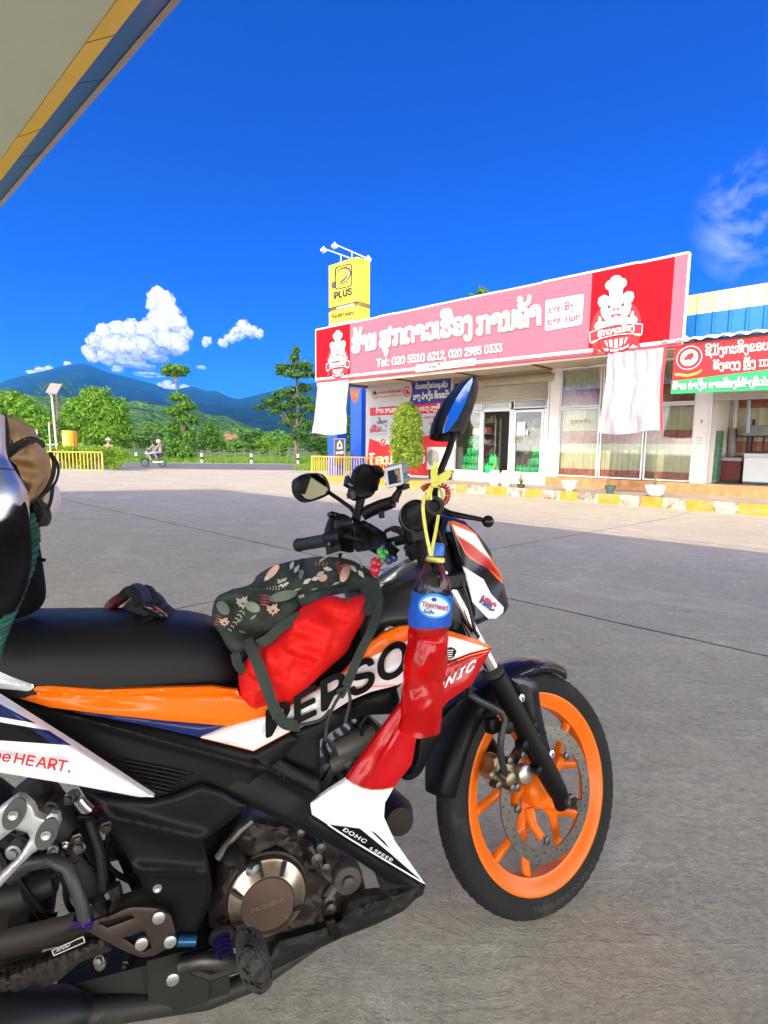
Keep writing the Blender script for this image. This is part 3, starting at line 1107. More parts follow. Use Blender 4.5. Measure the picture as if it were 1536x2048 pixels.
# trimmed hedge behind the yellow railing at left
Yh = 29.5
hb = at_y(190, 935, Yh); hb.z = ZG
root = thing('hedge', hb, 'clipped green hedge behind the yellow railing at left', 'hedge')
B = []
R = random.Random(8)
for i in range(130):
    x = R.uniform(75, 246); y = R.uniform(899, 934)
    if i % 2: y = 900
    if x > 236: y = max(y, 905)
    B.append((at_y(x, y, Yh + R.uniform(-.1, 1.6)), (.36, .36, .24)))
leaves('foliage', LY, B, 14000, .11, parent=root, seed=12, shell=.3)
g = MB()
for i in range(10):
    p = at_y(90 + i * 16, 940, Yh + .7); p.z = ZG
    g.tube([p, p + Vector((.05, 0, .7))], [.03, .02], 6)
g.build('stems', bark, root)
# verge beside the road near the pylon
R = np.random.default_rng(3)
def blades(name, label, poly, n, h, mat, seed):
    R = np.random.default_rng(seed)
    P = [ground_at(*p) for p in poly]
    xs = [p.x for p in P]; ys = [p.y for p in P]
    out = MB()
    pl = [(p.x, p.y) for p in P]
    c = 0
    while c < n:
        x = R.uniform(min(xs), max(xs)); y = R.uniform(min(ys), max(ys))
        if not inside((x, y), pl): continue
        c += 1
        b = Vector((x, y, ZG)); a = R.uniform(0, 6.28)
        w_ = Vector((math.cos(a), math.sin(a), 0)) * .03
        tip = b + Vector((R.normal() * .08, R.normal() * .08, h * R.uniform(.5, 1.2)))
        out.add([b - w_, b + w_, tip], [(0, 1, 2)])
    return tag(out.build(name, mat, smooth=0), label, 'grass', kind='stuff')
blades('grass_verge', 'bright green grass verge beside the road left of the shop railing', [(582, 941), (618, 929), (650, 921), (760, 921), (760, 935), (640, 942)], 6000, .3, LY, 4)
blades('grass_strip', 'rough grass strip along the far edge of the road', [(235, 925.5), (640, 927), (640, 917), (235, 915)], 9000, .45, LG, 5)

# clipped bush in front of the banner wall
bx = on_d(815, 950, 15.6); bx.z = ZP
root = thing('topiary_bush', bx, 'tall clipped rounded bush standing in front of the red and white banner', 'bush')
c_ = on_d(814, 872, 15.6)
kk = (c_ - EYE).dot(FW) / 1080
hwB = 33 * kk
B = []
R = random.Random(4)
for i in range(230):
    t = -1 + 2 * i / 229
    yy = 872 + t * 60
    prof = (1 - max(0, -t) ** 3.2 * .75) * (1 - max(0, t) ** 4 * .25)
    a = R.uniform(0, 6.28)
    q = on_d(814, yy, 15.6)
    rad = hwB * prof * R.uniform(.70, .86)
    B.append((q + EX * math.cos(a) * rad + EN * math.sin(a) * rad, (.17, .17, .17)))
leaves('foliage', leafmat('leaf_bush', (.16, .30, .025), (.48, .60, .10), .45), B, 21000, .085, parent=root, seed=14, shell=.4)
g = MB(); g.tube([bx, c_ + Vector((0, 0, -.2)), c_ + Vector((0, 0, .5))], [.05, .04, .02], 8); g.ell(c_, EX * hwB * .5, EN * hwB * .5, Vector((0, 0, 44 * kk)), mi=0)
g.build('stem', M('bush_core', (.06, .11, .02), .95), root)

# ================================================================== CLOUDS
cm = bpy.data.materials.new('cloud')
cm.use_nodes = True
t = cm.node_tree
b = t.nodes['Principled BSDF']
b.inputs['Base Color'].default_value = (.74, .75, .78, 1)
b.inputs['Roughness'].default_value = 1
b.inputs['Specular IOR Level'].default_value = 0
lw = t.nodes.new('ShaderNodeLayerWeight'); lw.inputs[0].default_value = .5
tcn = t.nodes.new('ShaderNodeTexCoord')
n = t.nodes.new('ShaderNodeTexNoise'); n.inputs['Scale'].default_value = .03; n.inputs['Detail'].default_value = 8; n.inputs['Roughness'].default_value = .65
t.links.new(tcn.outputs['Object'], n.inputs['Vector'])
ad = t.nodes.new('ShaderNodeMath'); ad.operation = 'SUBTRACT'
sc_ = t.nodes.new('ShaderNodeMath'); sc_.operation = 'MULTIPLY'; sc_.inputs[1].default_value = 1.1
t.links.new(n.outputs[0], sc_.inputs[0])
t.links.new(lw.outputs['Facing'], ad.inputs[1]); t.links.new(sc_.outputs[0], ad.inputs[0])
mrr = t.nodes.new('ShaderNodeMapRange'); mrr.inputs[1].default_value = -.12; mrr.inputs[2].default_value = .5
t.links.new(ad.outputs[0], mrr.inputs[0])
trn = t.nodes.new('ShaderNodeBsdfTransparent')
trl = t.nodes.new('ShaderNodeBsdfTranslucent'); trl.inputs[0].default_value = (.74, .75, .79, 1)
m1 = t.nodes.new('ShaderNodeMixShader'); m1.inputs[0].default_value = .45
t.links.new(b.outputs[0], m1.inputs[1]); t.links.new(trl.outputs[0], m1.inputs[2])
m2 = t.nodes.new('ShaderNodeMixShader')
t.links.new(mrr.outputs[0], m2.inputs[0]); t.links.new(trn.outputs[0], m2.inputs[1]); t.links.new(m1.outputs[0], m2.inputs[2])
t.links.new(m2.outputs[0], t.nodes['Material Output'].inputs['Surface'])
def thin(name, lo, hi):
    m = cm.copy(); m.name = name
    for nn in m.node_tree.nodes:
        if nn.type == 'MAP_RANGE': nn.inputs[1].default_value = lo; nn.inputs[2].default_value = hi
    return m
cm_thin = thin('cloud_thin', -.12, .9)
def cloud(label, blobs, Y, mat, seed, sub=4, amp=.27):
    g = MB()
    bm0 = bmesh.new(); bmesh.ops.create_icosphere(bm0, subdivisions=sub, radius=1)
    dv = [v.co.copy() for v in bm0.verts]; fs = [tuple(v.index for v in f.verts) for f in bm0.faces]
    bm0.free()
    k = Y / 1080
    R = random.Random(seed)
    big = [(b[0], b[1], b[2], b[3] if len(b) > 3 else 1, dv, fs) for b in blobs]
    bm1 = bmesh.new(); bmesh.ops.create_icosphere(bm1, subdivisions=3, radius=1)
    dv3 = [v.co.copy() for v in bm1.verts]; fs3 = [tuple(v.index for v in f.verts) for f in bm1.faces]; bm1.free()
    for b in blobs:                            # small billows on every large one
        if len(b) > 3 or b[2] < 7: continue
        for _ in range(9):
            a, q = R.uniform(-.5, math.pi + .5), R.uniform(.55, .98)
            big.append((b[0] + math.cos(a) * b[2] * q, b[1] - math.sin(a) * b[2] * q, b[2] * R.uniform(.22, .48), 1, dv3, fs3))
    for (x, y, r, sy, dv, fs) in big:
        c = at_y(x, y, Y + R.uniform(-.8, .8) * r * k)
        rr = r * k
        vs = []
        for d in dv:
            p = c + Vector((d.x, d.y, d.z * sy)) * rr
            q = p / (r * k * .9 + 40)
            h = noise.fractal(q * 1.3 + Vector((seed, 0, 0)), .9, 2.1, 6) * amp + .16 * (0.5 - noise.cell(q * 0) )
            bil = abs(noise.noise(q * 2.3 + Vector((3, seed, 0))))
            vs.append(c + Vector((d.x, d.y, d.z * sy)) * rr * (1 + h + (.09 * bil)))
        g.add(vs, fs)
    c0 = at_y(blobs[0][0], blobs[0][1], Y)
    o = g.build('cloud', mat, base=c0, smooth=180)
    return tag(o, label, 'cloud')
cloud('large white towering cumulus cloud rising above the mountain',
      [(318, 594, 17), (330, 606, 18), (308, 610, 13), (342, 632, 22), (322, 645, 24), (358, 650, 17), (370, 668, 13), (296, 662, 20), (262, 660, 17), (240, 662, 17), (212, 668, 17), (192, 684, 16), (226, 690, 22), (258, 696, 22),
       (290, 694, 22), (330, 680, 24), (176, 702, 11), (355, 690, 18), (215, 712, 16), (245, 714, 16), (185, 715, 10), (275, 716, 15)], 9000, cm, 3)
cloud('pale flat base hanging under the large towering cumulus', [(262, 728, 16, .5), (290, 734, 22, .35), (235, 738, 12, .6), (315, 716, 20, .5), (300, 750, 24, .22)], 9050, cm_thin, 8)
cloud('small white cloud to the right of the towering cumulus', [(488, 658, 15), (474, 668, 13), (503, 663, 11), (518, 668, 8), (460, 678, 10), (446, 686, 8)], 9000, thin('cloud_soft', -.12, .75), 4)
cloud('faint cloud puff left of the small white cloud', [(414, 682, 8), (410, 688, 6)], 9000, cm_thin, 5)
cloud('tiny faint cloud wisp above the saddle of the ridge', [(402, 735, 8, .5)], 9000, cm_thin, 6)
cloud('white cloud bank behind the left shoulder of the mountain', [(82, 741, 12, .7), (98, 738, 9, .7), (66, 746, 10, .6)], 9000, cm, 7)
cloud('small cloud touching the mountain left of its summit', [(134, 728, 6)], 9000, cm, 9)
cloud('white cloud behind the ridge beside the tall thin tree', [(322, 775, 9), (335, 771, 10), (346, 776, 8), (366, 777, 7), (374, 775, 5)], 9000, cm, 10)

# ================================================================== SHOP WITH THE PINK SIGN
def planemap(d):
    return lambda x, y: on_d(x, y, d)
def pxpoly(mb, pts, d, mi=0, th=.004, st=None):
    mb.slab([on_d(x, y, d) for x, y in pts], EN * th, mi)
def ellpts(cx, cy, rx, ry, n=28, rot=0, a0=0, a1=2 * math.pi):
    c, s = math.cos(rot), math.sin(rot)
    full = abs(a1 - a0 - 2 * math.pi) < 1e-6
    out = []
    for i in range(n if full else n + 1):
        a = a0 + (a1 - a0) * i / n
        x, y = rx * math.cos(a), ry * math.sin(a)
        out.append((cx + x * c - y * s, cy + x * s + y * c))
    return out
def stroke(pts, w_):                                   # 2-D polyline -> outline polygon
    L, R_ = [], []
    n = len(pts)
    for i in range(n):
        a = pts[max(i - 1, 0)]; b = pts[min(i + 1, n - 1)]
        dx, dy = b[0] - a[0], b[1] - a[1]
        l = math.hypot(dx, dy) or 1
        ww = w_[i] if isinstance(w_, (list, tuple)) else w_
        L.append((pts[i][0] - dy / l * ww / 2, pts[i][1] + dx / l * ww / 2))
        R_.append((pts[i][0] + dy / l * ww / 2, pts[i][1] - dx / l * ww / 2))
    return L + R_[::-1]

wallm = M('shop_wall', (.66, .62, .55), .85, var=(.9, .06), dirt=(2.2, .68, (.45, .40, .33)))
whitep = M('white_paint', (.80, .79, .76), .6, var=(1.5, .05))
alu = M('aluminium_white', (.74, .76, .78), .45, var=(3, .06))
beige = M('soffit_beige', (.58, .50, .42), .8, var=(1, .06))
tile = M('orange_tile', (.50, .24, .10), .45, var=(5, .3), bump=(20, .2, .01))
darkin = M('interior_dark', (.10, .09, .08), .9, var=(1, .2))
def glassmat(name, tint, k):
    m = bpy.data.materials.new(name); m.use_nodes = True
    t = m.node_tree
    for nn in list(t.nodes):
        if nn.type == 'BSDF_PRINCIPLED': t.nodes.remove(nn)
    tr = t.nodes.new('ShaderNodeBsdfTransparent'); tr.inputs[0].default_value = tint + (1,)
    gl = t.nodes.new('ShaderNodeBsdfGlossy'); gl.inputs['Roughness'].default_value = .03
    fr = t.nodes.new('ShaderNodeFresnel'); fr.inputs[0].default_value = 1.5
    mu_ = t.nodes.new('ShaderNodeMath'); mu_.operation = 'MULTIPLY'; mu_.inputs[1].default_value = k
    t.links.new(fr.outputs[0], mu_.inputs[0])
    ms = t.nodes.new('ShaderNodeMixShader')
    t.links.new(mu_.outputs[0], ms.inputs[0]); t.links.new(tr.outputs[0], ms.inputs[1]); t.links.new(gl.outputs[0], ms.inputs[2])
    t.links.new(ms.outputs[0], t.nodes['Material Output'].inputs['Surface'])
    return m
glass = glassmat('shop_glass', (.955, .985, .965), 1.5)
D0 = DWALL
ZS = .16                                               # floor level of the shop
ZT = 3.75
SL, SR = -17.09, -3.74
shop = thing('shop_building', W3((SL + SR) / 2, D0 + 3, ZP), 'single-storey white shop with striped curtains and glass doors under the pink sign', 'shop')
# walls
g = MB()
g.wbox(SL, -12.42, D0, D0 + .15, -.6, ZT)              # banner wall
g.wbox(SL, SL + .15, D0 + .15, D0 + 8, -.6, ZT + .6)
g.wbox(SL + .15, SR, D0 + 7.85, D0 + 8, -.6, ZT + .6)
g.wbox(-8.43, SR - .25, D0 + 3.6, D0 + 3.7, ZS, ZT)
g.build('wall', wallm, shop)
g = MB(); g.wbox(-12.42, -8.45, D0 + .02, D0 + .14, ZP - .1, ZS - .01); g.wbox(SL, -12.42, D0 - .03, D0 - .001, ZP, 0.0)
g.build('white_plinth', whitep, shop, bevel=.006)
g = MB(); g.wbox(-8.44, 6, D0 - .06, D0 + .12, ZP - .1, ZS - .02)
for i in range(36): g.wbox(-8.4 + i * .4, -8.393 + i * .4, D0 - .063, D0 - .0595, ZP, ZS - .021, 1)
g.build('tiled_step', [tile, M('grout', (.3, .2, .13), .9)], shop)
g = MB(); g.wbox(SL + .15, 6, D0 + .14, D0 + 7.8, ZS - .06, ZS - .02)
g.build('shop_floor', M('floor_tile', (.30, .27, .23), .35, var=(2, .1)), shop)
for a, b in ((-8.42, -8.07), (-4.06, -3.72)):
    g = MB(); g.wbox(a, b, D0 - .04, D0 + .3, ZS - .12, ZT)
    if a > -5:
        put_text(g, textmesh('P', 'sans', .02), planemap(D0 - .043), (1402, 846), (1405.5, 846), 6, 1)
        for yy in (875, 880, 886): g.slab([on_d(x, y, D0 - .043) for x, y in ((1391, yy), (1404, yy - .5), (1404, yy + .6), (1391, yy + 1))], EN * .003, 2)
    g.build('pillar', [M('pillar_white', (.78, .76, .73), .7, var=(2, .05), dirt=(3, .7, (.5, .46, .4))), M('ink_dark', (.03, .03, .03), .7), M('ink_grey', (.3, .3, .32), .7)], shop)
g = MB()
g.wbox(SL, SR, DSIGN + .12, D0 + .1, ZT - .05, ZT)
g.wbox(SL, SR, DSIGN + .10, DSIGN + .16, 3.45, 3.72)
g.wbox(SL, SR, D0 + .1, D0 + 8, ZT + .3, ZT + .4)
g.build('soffit', beige, shop)
g = MB(); g.bar(W3(SL + .06, DSIGN + .2, 3.66), W3(SL + .06, D0, 3.66), .08, .12)
for s_ in (-14.2, -11.3, -8.4, -5.5): g.bar(W3(s_, DSIGN + .2, ZT - .08), W3(s_, D0, ZT - .08), .05, .05)
g.build('soffit_beam', M('rust_beam', (.20, .12, .08), .8, var=(5, .3)), shop)
# rolling shutter over the doors
g = MB(); g.lathe(W3(-12.1, D0 + .12, 3.42), EX, [(0, .0), (0, .21), (3.8, .21), (3.8, 0)], 20)
g.wbox(-12.42, -8.43, D0 + .02, D0 + .35, 3.5, ZT)
g.build('shutter_box', M('shutter_tan', (.40, .34, .25), .5, var=(2, .08)), shop)
g = MB()
rows = []
for i in range(49):
    z = 3.26 - i * (3.26 - 2.72) / 48
    dd = D0 - .03 - .018 * abs(math.sin(i * math.pi / 6))
    rows.append([W3(-12.40, dd, z), W3(-8.45, dd, z)])
g.sheet(rows)
g.wbox(-12.40, -8.45, D0 - .045, D0 - .01, 2.68, 2.722)
g.build('rolling_shutter', M('shutter_slat', (.42, .38, .30), .4, var=(1.5, .1)), shop, smooth=60, solid=.004)
for a, b in ((-12.42, -12.38), (-8.47, -8.432)):
    g = MB(); g.wbox(a, b, D0 - .09, D0, ZS, 3.3); g.build('shutter_rail', alu, shop)
# glazed front
def frame_rect(g, s0, s1, z0, z1, w_, d0, d1, mi=0):
    g.wbox(s0, s0 + w_, d0, d1, z0, z1, mi); g.wbox(s1 - w_, s1, d0, d1, z0, z1, mi)
    g.wbox(s0 + w_, s1 - w_, d0, d1, z1 - w_, z1, mi); g.wbox(s0 + w_, s1 - w_, d0, d1, z0, z0 + w_, mi)
def window(s0, s1, z0, z1, w_=.05, name='window'):
    g = MB(); frame_rect(g, s0, s1, z0, z1, w_, D0, D0 + .07)
    f = g.build(name, alu, shop, bevel=.004)
    p = MB(); p.wbox(s0 + w_, s1 - w_, D0 + .03, D0 + .036, z0 + w_, z1 - w_)
    p.build('pane', glass, f)
    return f
ZD = 2.42
for a, b in ((-12.38, -11.07), (-11.02, -9.90), (-9.78, -8.50)):
    window(a, b, ZD + .02, 3.2, .05, 'fanlight')
window(-12.30, -11.08, ZS - .01, ZD, .075)
g = MB(); g.wbox(-11.075, -11.0, D0 - .01, D0 + .08, ZS, ZD); g.wbox(-9.93, -9.77, D0 - .01, D0 + .08, ZS, ZD); g.wbox(-11.0, -9.93, D0 - .005, D0 + .08, ZD - .05, ZD + .02)
g.wbox(-8.62, -8.5, D0 + .01, D0 + .05, ZS, ZD)
g.build('door_frame', alu, shop, bevel=.004)
door = window(-9.765, -8.63, ZS - .01, ZD - .03, .09, 'door')
g = MB(); g.tube([W3(-9.70, D0 - .05, 1.05), W3(-9.70, D0 - .05, 1.45)], .012, 8); g.bar(W3(-9.70, D0 - .05, 1.08), W3(-9.70, D0, 1.08), .012, .012); g.bar(W3(-9.70, D0 - .05, 1.42), W3(-9.70, D0, 1.42), .012, .012)
g.build('handle', alu, door)
pm = M('paper', (.78, .80, .82), .8); ink = MATS['ink_grey']
g = MB()
g.slab([on_d(x, y, D0 - .004) for x, y in ((1034, 844.5), (1051.5, 843.5), (1050, 871), (1033, 870.5))], EN * .004, 0)
g.slab([on_d(x, y, D0 - .004) for x, y in ((1052, 861), (1056.5, 861), (1055.5, 870), (1051, 870))], EN * .004, 0)
for yy in (850, 856): g.slab([on_d(x, y, D0 - .006) for x, y in ((1037, yy), (1049, yy - .3), (1049, yy + .6), (1037, yy + .9))], EN * .001, 1)
g.build('notice', [pm, ink], door)
g = MB(); put_text(g, textmesh('ເລື່ອນ', 'lao', .02), planemap(D0 - .006), (1028, 881), (1042, 879.5), 4.2, 0)
pxpoly(g, [(1029, 884), (1038, 883.4), (1038, 881.8), (1042, 884.2), (1038, 886.4), (1038, 885), (1029, 885.6)], D0 - .006)
g.build('door_lettering', M('gold_ink', (.55, .36, .12), .5), door)
g = MB(); g.slab([on_d(x, y, D0 - .006) for x, y in ((946, 858), (962, 857.5), (961, 869.5), (945.5, 869))], EN * .004)
g.build('notice', pm, shop)
# curtain bays
for a, b in ((-8.07, -6.74), (-6.70, -5.40), (-5.36, -4.06)):
    window(a, b, ZS, 2.38, .045); window(a, b, 2.40, 3.66, .045, 'fanlight')
g = MB(); put_text(g, textmesh('ບຸກປາ', 'lao', .03), planemap(D0 + .025), (1141, 847), (1180, 845.5), 6.5, 0)
g.build('window_lettering', MATS['gold_ink'], shop)

# striped curtains hanging behind the panes
def curtain(name, label, s0, s1, d, z0, z1, seed, amp=.05, grp=None, bands=None):
    R = random.Random(seed)
    ph = [R.uniform(0, 6) for _ in range(3)]
    ns, nz = 90, 40
    zs = [z0 + (z1 - z0) * j / nz for j in range(nz + 1)]
    g = MB()
    for a, b, mi in bands:
        rows = []
        for z in np.linspace(a, b, 5):
            rows.append([W3(s0 + (s1 - s0) * i / ns, d + amp * (.5 * math.sin(i * .55 + ph[0]) + .3 * math.sin(i * .23 + ph[1] + z * .8) + .25 * math.sin(i * 1.1 + ph[2])) * (.5 + .5 * (3.7 - z) / 3.7),
                             z + .006 * math.sin(i * .12 + ph[1])) for i in range(ns + 1)])
        g.sheet(rows, mi)
    o = g.build(name, [M('curtain_cream', (.74, .68, .46), .9, var=(3, .1)), M('curtain_red', (.55, .19, .13), .9, var=(6, .25), dirt=(5, .55, (.55, .30, .22)))], base=W3((s0 + s1) / 2, d, z0), smooth=180)
    return tag(o, label, 'curtain', grp)
bands = [(ZS + .0, .42, 1), (.42, 1.24, 0), (1.24, 1.65, 1), (1.65, 2.45, 0), (2.45, 2.98, 1), (2.98, 3.7, 0)]
curtain('striped_curtain', 'striped cream and red curtain behind the first pane right of the doors', -8.05, -6.72, D0 + .22, ZS, 3.7, 1, .06, 'striped curtains in the shop window', bands)
curtain('striped_curtain', 'striped cream and red curtain behind the middle pane, under the hanging cloth', -6.72, -5.38, D0 + .24, ZS, 3.7, 2, .05, 'striped curtains in the shop window', bands)
curtain('striped_curtain', 'striped cream and red curtain behind the pane beside the right pillar', -5.38, -4.04, D0 + .22, ZS, 3.7, 3, .04, 'striped curtains in the shop window', bands)
# shelves and goods inside the doors
sh = M('shelf_green', (.30, .34, .30), .6)
def rack(label, s0, s1, d0, d1, seed, lab2):
    r = thing('display_rack', W3((s0 + s1) / 2, d0, ZS), label, 'shelf')
    g = MB()
    for a in (s0, s1 - .04):
        for dd in (d0, d1 - .04): g.wbox(a, a + .04, dd, dd + .04, ZS, 2.2)
    g.build('post', M('rack_steel', (.5, .52, .5), .4), r)
    for i in range(5):
        q = MB(); q.wbox(s0 + .042, s1 - .042, d0, d1, .35 + i * .42, .38 + i * .42); q.build('shelf', sh, r)
    R = random.Random(seed)
    gm_ = [M('goods_red', (.45, .08, .06), .5), M('goods_white', (.6, .6, .55), .5), M('goods_green', (.08, .28, .12), .5), M('goods_tan', (.42, .3, .16), .6)]
    for i in range(5):
        x = s0 + .07
        while x < s1 - .25:
            w_ = R.uniform(.08, .2); h = R.uniform(.12, .3)
            q = MB(); q.wbox(x, x + w_, d0 + .03, d0 + .25, .381 + i * .42, .381 + i * .42 + h); x += w_ + .01
            tag(q.build('carton', gm_[R.randrange(4)], base=W3(x, d0 + .14, .381 + i * .42)), 'small carton of goods on ' + lab2, 'carton', 'cartons on ' + lab2)
rack('green display rack of goods inside the left shop pane', -12.2, -11.2, D0 + 1.2, D0 + 1.6, 3, 'the green rack inside the left shop pane')
rack('tall display rack at the back of the dark shop doorway', -10.9, -9.6, D0 + 2.8, D0 + 3.2, 5, 'the tall rack at the back of the doorway')
# green water bottles stacked behind the glass
gbm = M('green_bottle', (.015, .50, .14), .25, var=(6, .1), coat=.4)
def wbottle(base, label):
    g = MB()
    g.lathe(base, Vector((0, 0, 1)), [(0, 0), (0, .105), (.015, .115), (.10, .115), (.105, .108), (.12, .108), (.125, .115), (.20, .115), (.25, .085), (.28, .035), (.31, .033), (.312, .04), (.335, .04), (.336, 0)], 14)
    o = g.build('water_bottle', gbm, base=base, smooth=50)
    return tag(o, label, 'bottle', 'green water bottles behind the shop glass')
first = None
def bottle_at(px, d, z, label):
    global first
    s_ = sz(px, 940, d)[0]
    p = W3(s_, d, z)
    if first is None: first = wbottle(p, label); return
    c = first.copy(); COL.objects.link(c); c.location = p; c['label'] = label
dB = D0 + .3
L1 = 'green water bottle in the bottom row behind the left pane'
for i, px in enumerate((929, 935, 941, 947, 953)): bottle_at(px, dB, ZS, L1)
for i, px in enumerate((931, 938, 945, 952)): bottle_at(px, dB, ZS + .33, 'green water bottle in the second row of the left stack')
for i, px in enumerate((938, 946, 953)): bottle_at(px, dB + .02, ZS + .66, 'green water bottle in the third row of the left stack')
for i, px in enumerate((941, 951)): bottle_at(px, dB + .04, ZS + .99, 'green water bottle on top of the left stack')
for px in (968, 974): bottle_at(px, dB, ZS, 'green water bottle at the left edge of the open doorway')
for px in (980, 987, 992): bottle_at(px, dB + .05, ZS, 'green water bottle in the group standing in the open doorway')
for px in (983, 989): bottle_at(px, dB + .05, ZS + .33, 'green water bottle stacked on others in the open doorway')
for px in (1035, 1041): bottle_at(px, dB, ZS, 'green water bottle in the pair at left behind the right door')
for px in (1050, 1057, 1065, 1072, 1079): bottle_at(px, dB, ZS, 'green water bottle in the row behind the right door')
for px in (1066, 1074, 1081): bottle_at(px, dB, ZS + .33, 'green water bottle in the second row behind the right door')
for px in (1069, 1078): bottle_at(px, dB, ZS + .66, 'green water bottle topmost behind the right door')

# ------------------------------------------------------------------ the sign
DS = DSIGN
sign = thing('shop_sign', W3(-10.4, DS, 3.55), 'long pink and red signboard with white Lao lettering above the shop', 'sign')
pink = M('sign_pink', (.40, .125, .18), .6, var=(.5, .05), spec=.2); redm = M('sign_red', (.70, .004, .012), .6, spec=.12)
wht = M('letter_white', (.86, .86, .84), .45); shd = M('letter_outline', (.30, .30, .31), .6)
s0, s1, z0, z1 = -17.01, -3.78, 3.52, 5.58
xs = [s0, -15.06, -7.0, -4.32, s1]
g = MB()
z1s = lambda s: 5.60 - .03 * (s - s0) / (s1 - s0)
z0s = lambda s: 3.63 - .10 * (s - s0) / (s1 - s0)
xR0 = sz(1182, 600, DS)[0]; xR1 = sz(1344, 600, DS)[0]; xL1 = sz(700, 700, DS)[0]
def band(a, b, za, zb, mi, pr=0):
    g.hexa([W3(a, DS - pr, za(a)), W3(b, DS - pr, za(b)), W3(b, DS + .12, za(b)), W3(a, DS + .12, za(a)), W3(a, DS - pr, zb(a)), W3(b, DS - pr, zb(b)), W3(b, DS + .12, zb(b)), W3(a, DS + .12, zb(a))], mi)
lo_, hi_ = lambda s: z0s(s) + .13, lambda s: z1s(s)
for a, b, mi in ((s0, xL1, 1), (xR0, xR1, 1), (xR1, s1, 0)): band(a, b, lo_, hi_, mi)
# the long pink sheet is slightly ribbed towards its top
N = 60
prof = [i / N for i in range(N + 1)]
rows = []
for i in range(131):
    s = xL1 + (xR0 - xL1) * i / 130
    row = []
    for u in prof:
        z = lo_(s) + (hi_(s) - lo_(s)) * u
        k = max(0, min(1, (u - .25) / .35)) * max(0, min(1, (s - xL1 - 1.5) / 3)) 
        row.append(W3(s, DS - .012 * k * (math.sin(u * 118) ** 2), z))
    rows.append(row)
g.sheet(rows, 0)
g.hexa([W3(xL1, DS + .01, lo_(xL1)), W3(xR0, DS + .01, lo_(xR0)), W3(xR0, DS + .12, lo_(xR0)), W3(xL1, DS + .12, lo_(xL1)), W3(xL1, DS + .01, hi_(xL1)), W3(xR0, DS + .01, hi_(xR0)), W3(xR0, DS + .12, hi_(xR0)), W3(xL1, DS + .12, hi_(xL1))], 0)
g.build('board', [pink, redm], sign, smooth=30)
g = MB()
band(s0 - .01, s1 + .0, lambda s: z0s(s) + .045, lambda s: z0s(s) + .128, 0, .004)
band(s0 - .01, s1 + .0, lambda s: z0s(s) - .03, lambda s: z0s(s) + .043, 1, .003)
g.build('bottom_stripe', [wht, M('stripe_red', (.62, .05, .08), .5)], sign)
g = MB(); 
R = random.Random(3)
s = s0
while s < s1:
    e = min(s1, s + R.uniform(.8, 1.6)); o_ = R.uniform(-.012, .012)
    g.hexa([W3(s, DS - .01, z1s(s) + o_), W3(e, DS - .01, z1s(e) + o_), W3(e, DS + .14, z1s(e) + o_), W3(s, DS + .14, z1s(s) + o_), W3(s, DS - .01, z1s(s) + .05 + o_), W3(e, DS - .01, z1s(e) + .05 + o_), W3(e, DS + .14, z1s(e) + .05 + o_), W3(s, DS + .14, z1s(s) + .05 + o_)])
    s = e + .004
g.wbox(s0 - .03, s0, DS - .012, DS + .14, z0s(s0), z1s(s0) + .04); g.wbox(s1, s1 + .02, DS - .012, DS + .14, z0s(s1), z1s(s1) + .03)
g.build('edge_cap', whitep, sign)
def sign_text(txt, p0, p1, h, kind='lao', bold=.042, outline=0, name='lettering', col=None, dep=.02, shear=0):
    g = MB()
    tm = textmesh(txt, kind, bold, shear)
    if outline:
        tb = textmesh(txt, kind, bold + outline, shear)
        put_text(g, tb, planemap(DS - dep + .004), (p0[0] + 1.9, p0[1] + 1.4), (p1[0] + 1.9, p1[1] + 1.4), h, 1, up=UPV)
        put_text(g, tb, planemap(DS - dep + .002), (p0[0] + .4, p0[1] + .4), (p1[0] + .4, p1[1] + .4), h, 1, up=UPV)
    put_text(g, tm, planemap(DS - dep), p0, p1, h, 0, up=UPV)
    g.build(name, [col or wht, shd], sign, smooth=0)
UPV = (0.02, -1.0)
sign_text('ຮ້ານ', (704, 706), (750, 696), (31, 31), outline=.035)
sign_text('ສຸກດາວເຮືອງ', (759, 694), (942, 665), (30, 35), outline=.035)
sign_text('ການຄ້າ', (953, 669), (1079, 648), (35, 40), outline=.035)
g = MB(); put_text(g, textmesh('Tel: 020 5510 6212, 020 2985 0333', 'sans', .045), planemap(DS - .02), (753, 734), (1004, 703), (15.5, 16), 0, up=UPV)
g.build('lettering', wht, sign, smooth=0)
# white box with two lines
bx_ = [(1091.5, 602.5), (1094, 600.5), (1164, 588.5), (1167.5, 590), (1163.5, 647), (1160.5, 649.5), (1093, 661.5), (1090, 659.5)]
g = MB(); pxpoly(g, bx_, DS - .025, 0, .01)
g.build('info_plate', wht, sign)
g = MB()
pt = M('letter_pink', (.50, .06, .12), .6)
put_text(g, textmesh('ຂາຍ ສົ່ງ', 'lao', .03), planemap(DS - .03), (1097, 627), (1146, 618.5), 11, 0, up=UPV)
put_text(g, textmesh('ຂາຍ ຍ່ອຍ', 'lao', .03), planemap(DS - .03), (1095, 651), (1160, 640), 11.5, 0, up=UPV)
g.build('plate_lettering', pt, sign, smooth=0)
g = MB(); pxpoly(g, [(832, 731), (834, 729.5), (950, 717), (951.5, 718.5), (950.5, 730), (833, 744.5), (831, 743)], DS - .03, 0, .012)
g.build('hours_plate', wht, sign)
g = MB()
put_text(g, textmesh('ເປີດທຸກມື້', 'lao', .01), planemap(DS - .034), (854, 737.5), (880, 734.5), 5.2, 0, up=UPV)
put_text(g, textmesh('6:00-20:00', 'sans', .02), planemap(DS - .034), (890, 734.5), (934, 729), 7.2, 0, up=UPV)
g.build('hours_lettering', MATS['ink_dark'], sign, smooth=0)

